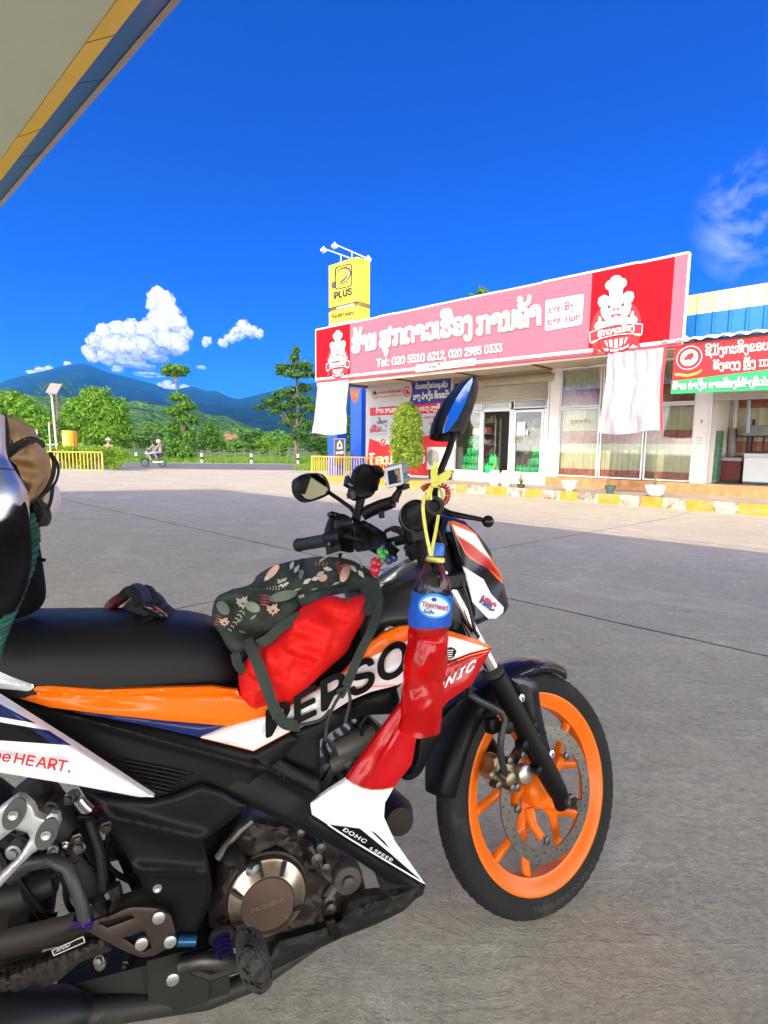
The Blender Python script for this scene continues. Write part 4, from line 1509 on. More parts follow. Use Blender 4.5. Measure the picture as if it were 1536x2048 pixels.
# emblem: pig with chef hat over a ribbon, drawn in flat layers
emm = [wht, M('emblem_line', (.10, .005, .01), .6), M('emblem_red', (.70, .012, .02), .4), M('emblem_pink', (.85, .40, .42), .5), M('emblem_mouth', (.45, .02, .03), .5), M('emblem_gold', (.75, .60, .25), .5), M('emblem_black', (.02, .015, .015), .6), M('emblem_blush', (.85, .62, .62), .6)]
def emblem(cx, cy, k, shx, slope, name, ribbon):
    g = MB()
    lay = [0]
    def T(p):
        x, y = p
        return (cx + x * k * shx, cy + y * k + x * k * shx * slope)
    def P(pts, mi, out=0):
        if out:
            c = (sum(p[0] for p in pts) / len(pts), sum(p[1] for p in pts) / len(pts))
            big = []
            for p in pts:
                dx, dy = p[0] - c[0], p[1] - c[1]; l = math.hypot(dx, dy) or 1
                big.append((p[0] + dx / l * out, p[1] + dy / l * out))
            lay[0] += 1
            g.slab([on_d(*T(p), DS - .014 - .0006 * lay[0]) for p in big], EN * .0004, 1)
        lay[0] += 1
        g.slab([on_d(*T(p), DS - .014 - .0006 * lay[0]) for p in pts], EN * .0004, mi)
    E_ = ellpts
    # units: one emblem is about 110 wide, 150 tall, centred on the pig's chin
    P(E_(0, 20, 52, 56), 1); P(E_(0, 20, 50, 54), 2)
    P([(-24, 46), (24, 46), (18, 58), (0, 64), (-18, 58)], 0)
    for x in (-17, -6, 6, 17): P([(x - 2.2, 46), (x + 2.2, 46), (x * .8 + 1.8, 62), (x * .8 - 1.8, 62)], 2)
    P([(-26, 6), (26, 6), (30, 26), (-30, 26)], 0, 1)
    for sx in (-1, 1):                                   # raised hands
        P(E_(sx * 34, 14, 9.5, 10), 0, 1.2); P(E_(sx * 33, 2, 3.2, 8, rot=sx * .15), 0, 1.2)
        P(E_(sx * 33, 4, 2.8, 7, rot=sx * .15), 0)
        for j in range(3): P(stroke([(sx * 36, 10 + 4 * j), (sx * 42, 10 + 4 * j)], .8), 1)
    for sx in (-1, 1): P([(sx * 13, -42), (sx * 24, -48), (sx * 35, -44), (sx * 37, -34), (sx * 33, -25), (sx * 27, -24)], 0, 1.3)
    P(E_(0, -17, 31, 29), 0, .8)
    for sx in (-1, 1): P(E_(sx * 19, -8, 7, 5.5), 7)
    for sx in (-1, 1):
        P(E_(sx * 13.5, -23, 3.6, 4.4), 6); P(E_(sx * 12.8, -24.6, 1.5, 1.6), 0)
    P(E_(0, -15, 10.5, 7.6), 3, 1)
    for sx in (-1, 1): P(E_(sx * 3.8, -15, 1.8, 3.2), 4)
    P(E_(0, -5, 10, 8, a0=0, a1=math.pi) , 4, .8); P(E_(0, 0, 5, 2.8), 3)
    P([(-10, 13), (0, 15), (10, 13), (0, 17)], 6)
    P(E_(-12, -66, 10, 10), 0, 1.2); P(E_(12, -66, 10, 10), 0, 1.2); P(E_(0, -72, 13, 12), 0, 1.2)
    P([(-15, -62), (15, -62), (13, -44), (-13, -44)], 0, 1); P(E_(0, -66, 12, 8), 0)
    P(stroke([(-7, -60), (-6, -50)], .9), 1); P(stroke([(5, -60), (5, -50)], .9), 1)
    # ribbon
    P([(-52, 40), (-36, 36), (-36, 62), (-50, 70), (-46, 58)], 2, 1); P([(52, 40), (36, 36), (36, 62), (50, 70), (46, 58)], 2, 1)
    P([(-50, 44), (-38, 41), (-38, 44), (-50, 48)], 5); P([(50, 44), (38, 41), (38, 44), (50, 48)], 5)
    P([(-55, 24), (-28, 17), (0, 15), (28, 17), (55, 24), (53, 46), (28, 40), (0, 38), (-28, 40), (-53, 46)], 0, 1)
    P([(-53.5, 25.5), (-28, 18.5), (0, 16.5), (28, 18.5), (53.5, 25.5), (51.8, 44), (28, 38.5), (0, 36.5), (-28, 38.5), (-51.8, 44)], 2)
    lay[0] += 1
    put_text(g, textmesh('ສຸກດາວເຮືອງ', 'lao', .05), lambda x, y: on_d(*T((x, y)), DS - .015 - .0006 * lay[0]), (-37, 35), (37, 33), 10.5, 0, up=(0, -1))
    tm = textmesh('VP interfood', 'sans', .03, gap=.09)
    def arc(x, y):
        a = x / 62.0
        return on_d(*T((math.sin(a) * 60, 16 + math.cos(a) * 55 + (y - 0))), DS - .016 - .0006 * lay[0])
    put_text(g, tm, arc, (-27, 0), (27, 0), 6, 0, up=(0, -1))
    g.build(name, emm, sign, smooth=0)
emblem(1232, 633, .98, 1.0, -.16, 'emblem', True)
emblem(675.5, 711, .60, .72, -.14, 'emblem', True)

# ------------------------------------------------------------------ white cloths hanging from the sign
def cloth(label, s0, s1, z0, z1, lean, seed, red):
    R = random.Random(seed)
    nx, nz = 60, 90
    rows = []
    for j in range(nz + 1):
        v = j / nz
        row = []
        for i in range(nx + 1):
            u = i / nx
            s = s0 + (s1 - s0) * (u + .03 * math.sin(v * 5 + u * 3) * v) + lean * v + (u - .5) * .12 * v
            z = z1 + (z0 - z1) * v + .05 * v * math.sin(u * 5 + seed) + .10 * v * (u if seed % 2 else (1 - u)) * 0
            P = Vector((u * 3.2, v * 4, seed))
            dd = .05 * math.sin(u * 13 + 1.5 * math.sin(v * 3)) * v + .045 * noise.fractal(Vector((u * 5, v * 2.2, seed)), .8, 2, 4) + .02 * math.sin(u * 31 + 2 * math.sin(v * 4 + seed))
            row.append(W3(s, DSIGN - .04 + dd + .10 * v, z))
        rows.append(row)
    g = MB(); g.sheet(rows, 0)
    if red:
        g.sheet([[r[-1] + EN * .006, r[-1] + EX * .055 + EN * .06] for r in rows], 1)
    k = MB()
    o = g.build('hanging_cloth', [M('cloth_white', (.38, .38, .40), .95, var=(7, .05), bump=(16, .5, .03), spec=.1), M('cloth_red', (.62, .06, .08), .9)], base=W3((s0 + s1) / 2, DSIGN, z0), smooth=180)
    return tag(o, label, 'cloth')
cloth('crumpled white cloth with a red edge hanging from the right end of the sign', -5.47, -4.16, 1.50, 3.50, -.10, 3, True)
cloth('plain white cloth hanging from the left end of the sign', -16.9, -15.1, 1.55, 3.56, -.36, 8, False)

# ------------------------------------------------------------------ banner on the left wall
f6 = lambda x, y: (x / 5.12 + 700, y / 5.12 + 740)
bn = thing('wall_banner', on_d(815, 950, D0 - .03), 'large blue, grey and red Lao banner on the left shop wall', 'banner')
bd = D0 - .034
g = MB()
def bz(pts, mi, dz=0): g.slab([on_d(*f6(*p), bd - dz) for p in pts], EN * .003, mi)
bz([(185, 145), (1032, 55), (1010, 1090), (160, 1065)], 0)
crv = [(620, 106), (632, 160), (634, 220), (622, 280), (598, 362)]
bz(crv + [(1030, 325), (1034, 56)], 1, .003)
bz([(205, 388), (1024, 328), (1018, 435), (205, 470)], 2, .006)
bz([(203, 480), (1018, 440), (1012, 640), (920, 645), (740, 680), (400, 700), (200, 690)], 3, .004)
bz([(200, 700), (290, 735), (390, 760), (560, 735), (760, 680), (920, 640), (1012, 622), (1008, 1085), (160, 1065)], 4, .007)
bz(ellpts(338, 738, 32, 36), 0, .010); bz(ellpts(338, 738, 27, 31), 4, .012)
bz([(322, 752), (330, 722), (350, 720), (356, 732), (345, 742), (338, 740), (334, 756)], 0, .014)
bz(ellpts(254, 252, 33, 48), 5, .004); bz(ellpts(254, 252, 29, 43), 0, .006)
bz([(232, 252), (240, 225), (254, 215), (268, 225), (276, 252)], 6, .008); bz([(230, 262), (278, 258), (270, 290), (240, 292)], 7, .008)
bz(ellpts(583, 222, 40, 52), 2, .005); bz(ellpts(585, 222, 30, 40), 0, .007); bz([(565, 245), (570, 205), (600, 200), (603, 225), (620, 232), (603, 246)], 2, .009)
bz([(608, 195), (622, 215), (619, 240), (632, 236), (636, 205)], 0, .01)
fm = [M('banner_grey', (.58, .57, .57), .5), M('banner_blue', (.03, .045, .30), .5), M('banner_red', (.66, .02, .04), .5), M('banner_greyblue', (.50, .52, .58), .5), M('banner_scarlet', (.75, .01, .015), .5), M('banner_brown', (.20, .07, .04), .6), MATS['ink_dark'], M('banner_gold', (.70, .42, .06), .5), wht]
g.build('sheet', fm, bn, smooth=0)
g = MB()
bmap = lambda x, y: on_d(*f6(x, y), bd - .016)
UPB = (.02, -1)
put_text(g, textmesh('ຕົວແທນເງິນດ່ວນຊຸມຊົນ', 'lao', .03), bmap, (672, 195), (998, 170), 40, 0, up=UPB)
put_text(g, textmesh('ນາງ ລຳເງິນ ທິບພະວົງ', 'lao', .04), bmap, (645, 306), (1026, 280), 50, 0, up=UPB)
put_text(g, textmesh('ບ້ານ ນາມອນ ເມືອງ ເຟືອງ ແຂວງ ວຽງຈັນ', 'lao', .04), bmap, (265, 442), (945, 408), 42, 0, up=UPB)
put_text(g, textmesh('ທະນາຄານ ສົ່ງເສີມກະສິກຳ', 'lao', .02), bmap, (292, 242), (528, 225), 18, 1, up=UPB)
put_text(g, textmesh('AGRICULTURAL PROMOTION BANK', 'sans', .01), bmap, (292, 282), (528, 262), 9, 1, up=UPB)
put_text(g, textmesh('ເພີ່ມ', 'lao', .05), bmap, (206, 640), (316, 622), 42, 1, up=UPB)
put_text(g, textmesh('ບໍລິການ', 'lao', .01), bmap, (278, 556), (378, 538), 26, 2, up=UPB)
put_text(g, textmesh('ຝາກ ຖອນ ໂອນ', 'lao', .02), bmap, (755, 500), (985, 480), 20, 1, up=UPB)
put_text(g, textmesh('ໂທລະ ( ໂທ )', 'lao', .02), bmap, (805, 565), (985, 545), 22, 1, up=UPB)
put_text(g, textmesh('ໂອນ-ຖອນ ເງິນ', 'lao', .08), bmap, (195, 965), (1005, 950), 74, 0, up=UPB)
for y in (620, 632, 660): 
    g.slab([bmap(x, yy) for x, yy in ((270, y), (378, y - 9), (378, y - 6), (270, y + 3))], EN * .001, 2)
for y in (618, 640): g.slab([bmap(x, yy) for x, yy in ((792, y), (845, y - 4), (845, y - 1), (792, y + 3))], EN * .001, 2)
g.slab([bmap(x, yy) for x, yy in stroke([(296, 490), (310, 530), (372, 575)], 4)], EN * .001, 3)
g.slab([bmap(x, yy) for x, yy in ((290, 480), (312, 492), (298, 505))], EN * .001, 3); g.slab([bmap(x, yy) for x, yy in ((384, 582), (362, 578), (374, 564))], EN * .001, 3)
g.build('lettering', [wht, MATS['banner_red'], M('ink_blue', (.08, .10, .22), .6), MATS['ink_dark']], bn, smooth=0)

# air-conditioner box
ad_ = D0 - .42
s0, z1 = sz(854, 894, ad_); s1, z0 = sz(898, 941, ad_)
ac = thing('air_conditioner', W3((s0 + s1) / 2, ad_, z0), 'white air-conditioner unit with round fan grille beside the clipped bush', 'air conditioner')
g = MB(); g.wbox(s0, s1, ad_, ad_ + .36, z0, z1); g.build('casing', whitep, ac, bevel=.012)
cx_ = s0 + (s1 - s0) * .30; zc_ = (z0 + z1) / 2 + .03; rr = (z1 - z0) * .36
g = MB()
for r in (1, .8, .6, .4, .2): g.tube([W3(cx_ + rr * r * math.cos(a), ad_ - .012, zc_ + rr * r * math.sin(a)) for a in np.linspace(0, 2 * math.pi, 33)[:-1]], .008, 5, closed=True)
for a in np.linspace(0, 2 * math.pi, 17)[:-1]: g.bar(W3(cx_, ad_ - .012, zc_), W3(cx_ + rr * math.cos(a), ad_ - .012, zc_ + rr * math.sin(a)), .006, .006)
g.build('fan_grille', M('grille_grey', (.45, .45, .44), .5), ac)
g = MB(); g.lathe(W3(cx_, ad_ - .002, zc_), -EN, [(0, rr * .98), (.001, rr * .98), (.001, 0)], 28); g.build('fan', M('fan_grey', (.30, .30, .30), .6), ac)
for a in (s0 + .08, s1 - .16):
    g = MB(); g.wbox(a, a + .08, ad_ + .05, ad_ + .31, ZP, z0 - .001); g.build('foot', MATS['ink_dark'], ac)
g = MB(); g.tube([W3(s1 - .1, ad_ - .01, zc_ - .1), W3(s1 - .03, ad_ - .06, zc_ - .25), W3(s1 - .05, ad_ - .05, z0), W3(s1 - .02, ad_, ZP + .02)], .014, 6); g.build('hose', M('hose_grey', (.3, .3, .3), .7), ac)

# ================================================================== SHOP AT THE RIGHT EDGE
def f7(x, y): return (x / 5.534 + 1330, y / 5.534 + 660)
shop2 = thing('neighbour_shop', W3(0, D0 + 3, ZP), 'open-fronted shop with a yellow and blue metal parapet at the right edge', 'shop')
g = MB()
g.wbox(-3.715, -3.60, D0 + .3, D0 + 8, -.6, 3.7); g.wbox(-3.6, 6, D0 + 5.5, D0 + 5.65, -.6, 3.7); g.wbox(3.5, 6, D0, D0 + .15, -.6, 3.7); g.wbox(-3.715, 6, D0, D0 + .15, 2.62, 3.7)
g.build('wall', wallm, shop2)
g = MB(); g.wbox(-3.715, 6, D0 + .15, D0 + 5.5, 3.3, 3.36); g.build('ceiling', M('ceiling_dark', (.22, .2, .17), .9), shop2)
g = MB(); g.wbox(-3.71, -3.66, D0 - .05, D0, ZS, 2.62); g.build('shutter_rail', alu, shop2)
rows = []
for i in range(13):
    z = 2.66 - .02 * i
    rows.append([W3(-3.66, D0 - .02 - .015 * abs(math.sin(i * math.pi / 4)), z), W3(3.5, D0 - .02 - .015 * abs(math.sin(i * math.pi / 4)), z)])
g = MB(); g.sheet(rows); g.build('rolling_shutter', M('shutter_cream', (.55, .5, .4), .5), shop2, solid=.004)
def corr(z0, z1, d, mi, g, a=-4.06, b=6.0, per=.345, dep=.035):
    s = a
    prof = []
    while s < b:
        prof += [(s, 0), (s + .03, 0), (s + .04, dep), (s + per - .05, dep), (s + per - .01, dep * .0)]
        s += per
    g.sheet([[W3(s_, d + o_, z0) for s_, o_ in prof], [W3(s_, d + o_, z1) for s_, o_ in prof]], mi)
g = MB(); corr(4.375, 4.82, 15.2, 0, g); corr(3.70, 4.375, 15.2, 1, g)
g.wbox(-4.06, 6, 15.23, 15.28, 4.80, 4.85, 0)
g.build('parapet', [M('metal_cream', (.78, .66, .34), .35, var=(1, .06)), M('metal_blue', (.012, .16, .48), .3, var=(1, .06))], shop2, smooth=0, solid=.003)
# awning sheet with scalloped white edge
ss_ = np.linspace(-4.25, 6, 170)
rows = [[W3(s, d, z + .028 * math.sin(s * 2 * math.pi / .30)) for s in ss_] for d, z in ((14.20, 3.60), (14.22, 3.64), (15.2, 3.80))]
g = MB(); g.sheet(rows); g.build('awning', M('awning_white', (.72, .72, .70), .6, var=(4, .12)), shop2, smooth=180, solid=.006)
g = MB(); g.bar(W3(-3.9, 14.4, 3.56), W3(6, 14.4, 3.56), .05, .05)
for s in (-3.9, -1, 2, 5): g.bar(W3(s, 14.4, 3.53), W3(s, D0, 3.53), .05, .05)
g.build('awning_frame', MATS['rust_beam'], shop2)

ban = thing('shop_banner', W3(-2, 14.35, 2.4), 'red and green banner with white Lao lettering at the right edge', 'banner')
dR = 14.33
sB1 = 2.6
def rb(pts, mi, dz=0): gB.slab([W3(s, dR - dz, z) for s, z in pts], EN * .004, mi)
p7 = lambda x, y: sz(*f7(x, y), dR)
gB = MB()
rb([(-3.93, 3.54), (sB1, 3.46), (sB1, 2.33), (-3.95, 2.40)], 0)
rb([(-3.95, 2.70), (-2.06, 2.815), (.5, 3.0), (sB1, 3.05), (sB1, 2.33), (-3.95, 2.40)], 1, .004)
cx_, cz_ = p7(268, 308)
def ringp(r, n=30): return [(cx_ + r * math.cos(a), cz_ + r * math.sin(a)) for a in np.linspace(0, 2 * math.pi, n + 1)[:-1]]
rb(ringp(.27), 2, .008); rb(ringp(.255), 0, .010); rb(ringp(.185), 2, .012); rb(ringp(.16), 3, .014)
rb([(cx_ - .12, cz_ - .02), (cx_ - .02, cz_ + .09), (cx_ + .08, cz_ + .11), (cx_ + .10, cz_ + .02), (cx_ + .05, cz_ - .03), (cx_ + .04, cz_ - .08), (cx_ + .0, cz_ - .03), (cx_ - .06, cz_ - .05)], 0, .018)
rb([(cx_ - .15, cz_ - .07), (cx_ + .15, cz_ - .07), (cx_ + .11, cz_ - .12), (cx_, cz_ - .155), (cx_ - .11, cz_ - .12)], 2, .016)
rb([(cx_ - .29, cz_ - .33), (cx_ - .20, cz_ - .33), (cx_, cz_ - .38), (cx_ + .20, cz_ - .33), (cx_ + .29, cz_ - .27), (cx_ + .27, cz_ - .35), (cx_ + .18, cz_ - .40), (cx_, cz_ - .44), (cx_ - .2, cz_ - .40), (cx_ - .27, cz_ - .40)], 4, .012)
gB.build('sheet', [M('banner2_red', (.62, .012, .02), .5), M('banner2_green', (.015, .32, .12), .5), wht, M('banner2_grey', (.5, .5, .52), .5), M('banner2_gold', (.8, .36, .05), .5)], ban, smooth=0)
gB = MB()
m7 = lambda x, y: on_d(*f7(x, y), dR - .012)
put_text(gB, textmesh('ຊີມັງກະທິງຂອບຫຼັກ', 'lao', .03), m7, (448, 285), (1300, 205), (78, 90), 0, up=(0, -1))
put_text(gB, textmesh('ຄັງຄຽງ ຫຼັງ', 'lao', .05), m7, (535, 435), (1000, 403), (66, 72), 0, up=(0, -1))
put_text(gB, textmesh('III', 'sans', .05), m7, (1040, 405), (1160, 395), 72, 0, up=(0, -1))
put_text(gB, textmesh('ຮ້ານ ລຳເງິນ ຂາຍເຄື່ອງກໍ່ສ້າງທົ່ວໄປ', 'lao', .05), m7, (85, 662), (1160, 612), (62, 68), 0, up=(0, -1))
gB.build('lettering', wht, ban, smooth=0)

# goods inside the right shop
curtain('striped_curtain', 'cream and red curtain at the back of the right-hand open shop', -3.5, -.6, D0 + 2.6, ZS, 3.2, 7, .05, None, [(ZS, 1.0, 0), (1.0, 1.35, 1), (1.35, 2.35, 0), (2.35, 2.6, 1), (2.6, 3.2, 0)])
dq = D0 + .35
s0, z1 = sz(*f7(470, 1115), dq); s1, z0 = sz(*f7(570, 1700), dq)
s1 = sz(*f7(590, 1400), dq)[0]
st = thing('tin_stack', W3((s0 + s1) / 2, dq, ZS), 'tall stack of green shrink-wrapped packs beside the right shop pillar', 'stack of packs')
gm = [M('pack_green', (.05, .16, .10), .35, var=(9, .35), dirt=(12, .55, (.35, .42, .38))), M('pack_pale', (.35, .42, .38), .3)]
for r in range(9):
    for c in range(2):
        a = s0 + (s1 - s0) * c / 2
        g = MB(); hz = (z1 - ZS) / 9
        g.wbox(a + .004, a + (s1 - s0) / 2 - .004, dq + random.Random(r * 3 + c).uniform(0, .03), dq + .5, ZS + r * hz + .003, ZS + (r + 1) * hz - .003)
        g.build('pack', gm, st, bevel=.01)
def chest(name, label, xa, ya, xb, yb, d, dep, body, lid, cat='freezer'):
    s0, z1 = sz(*f7(xa, ya), d); s1, _ = sz(*f7(xb, yb), d)
    z0 = ZS + .05
    r = thing(name, W3((s0 + s1) / 2, d, ZS), label, cat)
    g = MB(); g.wbox(s0, s1, d, d + dep, z0, z1 - .1); g.build('body', body, r, bevel=.02)
    g = MB(); g.wbox(s0 - .01, s1 + .01, d - .01, d + dep, z1 - .098, z1); g.build('lid', lid, r, bevel=.01)
    g = MB(); g.wbox(s0 + .03, s1 - .03, d + .03, d + dep - .03, ZS, z0); g.build('base', darkin, r)
chest('chest_freezer', 'white chest freezer at the right edge of the open shop', 880, 1365, 1700, 1680, D0 + .6, .8, M('freezer_white', (.60, .64, .62), .4, var=(2, .05)), M('freezer_lid', (.5, .54, .53), .4))
chest('display_cabinet', 'dark red glass-topped display cabinet inside the open shop', 570, 1410, 830, 1660, D0 + 1.1, .7, M('cabinet_red', (.20, .03, .02), .5), M('cabinet_top', (.45, .46, .46), .3), 'cabinet')
r = thing('food_cart', W3(-1.6, D0 + 1.6, ZS), 'dark metal food cart with a grey hood in the open shop', 'food cart')
sA = sz(*f7(900, 1200), D0 + 1.5)[0]
g = MB()
for a in (sA, sA + 1.8):
    for dd in (D0 + 1.5, D0 + 2.2): g.wbox(a, a + .06, dd, dd + .06, ZS, 2.0)
g.wbox(sA, sA + 1.86, D0 + 1.5, D0 + 2.26, 1.0, 1.05); g.wbox(sA + .07, sA + 1.79, D0 + 2.2, D0 + 2.24, ZS + .1, 1.0)
g.build('frame', M('cart_black', (.03, .03, .03), .5), r)
g = MB(); z = sz(*f7(950, 1170), D0 + 1.45)[1]
g.hexa([W3(sA - .1, D0 + 1.4, z), W3(sA + 2, D0 + 1.4, z), W3(sA + 2, D0 + 2.3, z), W3(sA - .1, D0 + 2.3, z), W3(sA, D0 + 1.6, z + .3), W3(sA + 1.9, D0 + 1.6, z + .3), W3(sA + 1.9, D0 + 2.2, z + .3), W3(sA, D0 + 2.2, z + .3)])
g.build('hood', M('hood_grey', (.34, .34, .33), .5, var=(6, .15)), r)
for i, (xa, xb, ya, yb, mt, lb) in enumerate(((745, 795, 785, 1090, 'freezer_white', 'long white pipe leaning inside the open shop, left of the blue tube'), (700, 775, 1090, 1400, 'hood_grey', 'grey weathered post bundle standing behind the red cabinet'), (900, 940, 780, 1140, 'tube_blue', 'pale blue plastic tube hanging in the open shop'))):
    M('tube_blue', (.35, .50, .68), .4)
    d_ = D0 + 1.9 if i < 2 else D0 + 1.2
    a, b = on_d(*f7((xa + xb) / 2 + 8, ya), d_), on_d(*f7((xa + xb) / 2 - 4, yb), d_)
    k = (a - EYE).dot(FW) / 1080
    g = MB(); g.tube([a, b], (xb - xa) / 5.534 / 2 * k, 10); 
    tag(g.build('pipe', MATS[mt], base=b), lb, 'pipe')
r = thing('wire_rack', W3(-2.9, D0 + 2.1, ZS), 'black wire shelf rack behind the green packs', 'shelf')
g = MB()
for z in (.9, 1.5): g.bar(W3(-3.4, D0 + 2.0, z), W3(-2.0, D0 + 2.0, z), .03, .03); g.bar(W3(-3.4, D0 + 2.3, z), W3(-2.0, D0 + 2.3, z), .03, .03)
for s in (-3.4, -2.7, -2.0): g.bar(W3(s, D0 + 2.0, ZS), W3(s, D0 + 2.0, 1.7), .03, .03)
g.build('frame', MATS['cart_black'], r)

# flowerpots on the pavement
def spiky(root, p, n, h, spread, mat, seed, w_=.012):
    R = random.Random(seed)
    g = MB()
    for i in range(n):
        a = R.uniform(0, 6.28); el = R.uniform(.2, 1.0)
        d = Vector((math.cos(a), math.sin(a), 0))
        sdv = Vector((-d.y, d.x, 0))
        L = h * R.uniform(.6, 1.1)
        pts = [p + d * (spread * el * t * L) + Vector((0, 0, L * (t * (1.25 - .3 * el) - .55 * el * t * t))) for t in np.linspace(0, 1, 6)]
        row = []
        for t, q in zip(np.linspace(0, 1, 6), pts):
            ww = w_ * (1 - t) ** .6 + .001
            row.append([q - sdv * ww, q + sdv * ww])
        g.sheet(row)
    g.build('leaves', mat, root, smooth=180)
def pot(name, label, px, py, d, prof, mat, plant, h, seed, spread=.6, wl=.012):
    s, _ = sz(px, py, d)
    p = W3(s, d, ZP)
    r = thing(name, p, label, 'flowerpot')
    g = MB(); g.lathe(p, Vector((0, 0, 1)), prof, 20); g.build('pot', mat, r, smooth=50)
    top = prof[-1][0]
    if plant: spiky(r, p + Vector((0, 0, top - .02)), plant, h, spread, leafmat('leaf_pot', (.12, .20, .03), (.40, .46, .10)), seed, wl)
potw = M('pot_white', (.72, .68, .64), .5, var=(5, .08))
tallp = [(0, 0), (0, .12), (.10, .16), (.42, .17), (.52, .14), (.5, 0)]
pot('tall_pot', 'tall white vase holding lime grass by the open shop doorway', 989, 966, 15.55, tallp, potw, 16, .5, 1, .9)
pot('tall_pot', 'tall white vase without leaves, right one of the pair', 1012, 966, 15.55, tallp, potw, 0, 0, 2)
bowl = [(0, 0), (0, .10), (.04, .12), (.10, .20), (.26, .22), (.29, .24), (.31, .23), (.28, .2), (.27, 0)]
pot('spiky_plant_pot', 'spiky yellow-green plant in a low dark pot below the right door', 1042, 972, 15.45, [(0, 0), (0, .10), (.12, .13), (.12, 0)], M('pot_dark', (.06, .06, .05), .7), 30, .42, 3, .8, .016)
pot('flowerpot', 'white bowl flowerpot with a small sprig near the first curtain pane', 1138, 982, 15.4, bowl, potw, 5, .28, 4)
pot('flowerpot', 'small dark green flowerpot with a little plant on the pavement', 1220, 985, 15.5, [(0, 0), (0, .09), (.05, .10), (.2, .15), (.23, .15), (.2, 0)], M('pot_green', (.07, .12, .10), .6), 8, .25, 5)
pot('flowerpot', 'white round flowerpot with a spiky plant at the right end of the kerb', 1309, 995, 15.4, [(0, 0), (0, .12), (.08, .20), (.25, .25), (.31, .25), (.3, 0)], potw, 14, .34, 6)

# ------------------------------------------------------------------ fuel brand pylon
dP = 18.4
f2 = lambda x, y: (x / 3.7225 + 600, y / 3.7225 + 450)
py_root_s = sz(690, 900, dP)[0]
pyl = thing('fuel_pylon', W3(py_root_s, dP + .3, ZG), 'tall yellow fuel station pylon on blue legs left of the shop', 'pylon')
yl = M('pylon_yellow', (.86, .62, .015), .35, var=(1, .04)); bk = M('logo_black', (.02, .02, .02), .5); blu = M('pylon_blue', (.006, .08, .62), .4, var=(1, .08))
sl0, zt = sz(*f2(215, 298), dP); sr0, _ = sz(*f2(415, 250), dP)
zt = (zt + sz(*f2(415, 245), dP)[1]) / 2
sr1 = sr0
th = .95
g = MB()
zb = 3.2
# body: flat face, rounded far edge
pr = [(sl0, 0), (sr0 - .06, 0)] + [(sr0 - .06 + .16 * math.sin(a), .16 - .16 * math.cos(a)) for a in np.linspace(.2, math.pi / 2, 5)] + [(sr0 + .10, th - .16)] + [(sr0 - .06 + .16 * math.cos(a), th - .16 + .16 * math.sin(a)) for a in np.linspace(.2, math.pi / 2, 5)] + [(sl0, th)]
s5, z5 = sz(*f2(235, 640), dP); s6, z6 = sz(*f2(410, 565), dP)
z_s0, z_s1 = sz(*f2(320, 625), dP)[1], sz(*f2(320, 590), dP)[1]
for za, zb_ in ((z_s1, zt),):
    g.slab([W3(s, dP + d, za) for s, d in pr], Vector((0, 0, zb_ - za)))
g.slab([W3(s, dP + d, 4.6) for s, d in pr], Vector((0, 0, z_s0 - 4.6)))
g.slab([W3(s, dP + d + (.12 if d < .3 else 0), z_s0) for s, d in pr], Vector((0, 0, z_s1 - z_s0)), 1)
for z in (z_s1 + (zt - z_s1) * .55,): g.slab([W3(s + (.004 if s > sr0 else 0), dP + d - (.003 if d < .01 else 0), z) for s, d in pr], Vector((0, 0, .012)), 1)
g.build('sign_box', [yl, M('slot_dark', (.20, .13, .03), .6)], pyl, smooth=25)
g = MB(); pxpoly(g, [f2(270, 605), f2(404, 575), f2(404, 600), f2(270, 628)], dP + .1, 0, .01); g.build('price_panel', M('panel_bluegrey', (.35, .45, .65), .4), pyl)
g = MB(); pxpoly(g, [f2(230, 738), f2(405, 708), f2(405, 760), f2(230, 785)], dP - .012, 0, .01); g.build('price_panel', wht, pyl)
for xa, xb, dd in ((195, 265, 0), (365, 445, 0)):
    a, b = sz(*f2(xa, 1600), dP)[0], sz(*f2(xb, 1600), dP)[0]
    g = MB(); g.wbox(a, b, dP + .1, dP + th - .2, ZG - .05, 4.6)
    if xa > 300:
        g.slab([on_d(*f2(x, y), dP + .096) for x, y in ((368, 1215), (445, 1225), (432, 1300), (408, 1330), (382, 1300))], EN * .003, 1)
    g.build('leg', [blu, M('rust', (.28, .11, .06), .9, var=(5, .3))], pyl, bevel=.01)
# logo: rounded frame, road curving into a 2
g = MB()
q2 = lambda x, y: on_d(*f2(x, y), dP - .012)
fr_ = []
for (x, y, a) in ((372, 300, -90), (372, 455, 0), (272, 470, 90), (272, 315, 180)):
    pass
oc = [(262, 325), (278, 308), (370, 286), (387, 296), (388, 440), (376, 458), (278, 482), (260, 472)]
ic = [(270, 330), (281, 316), (367, 295), (379, 303), (380, 435), (370, 450), (282, 472), (268, 464)]
n_ = len(oc)
for i in range(n_):
    j = (i + 1) % n_
    g.slab([q2(*oc[i]), q2(*oc[j]), q2(*ic[j]), q2(*ic[i])], EN * .006)
def st2(pts, w_, mi=0, dz=0): g.slab([on_d(*f2(x, y), dP - .014 - dz) for x, y in stroke(pts, w_)], EN * .004, mi)
C2 = [(276, 360), (290, 338), (312, 326), (340, 322), (360, 332), (368, 355), (360, 382), (338, 405), (312, 425), (292, 448)]
st2(C2, [3, 10, 18, 24, 28, 30, 28, 26, 22, 14])
st2([(x + 2, y + 4) for x, y in C2], [1, 2, 2.5, 3, 3.5, 4, 3.5, 3, 2.5, 2], 1, .004)
st2([(x - 7, y + 9) for x, y in C2[2:]], [1, 1.5, 2.2, 3, 3, 2.6, 2, 1.5], 2, .004)
put_text(g, textmesh('PLUS', 'sans', .03), q2, (306, 446), (358, 434), 16, 0, up=(0, -1))
put_text(g, textmesh('PLUS', 'sans', .075, gap=.12), q2, (255, 550), (384, 516), (48, 50), 0, up=(0, -1))
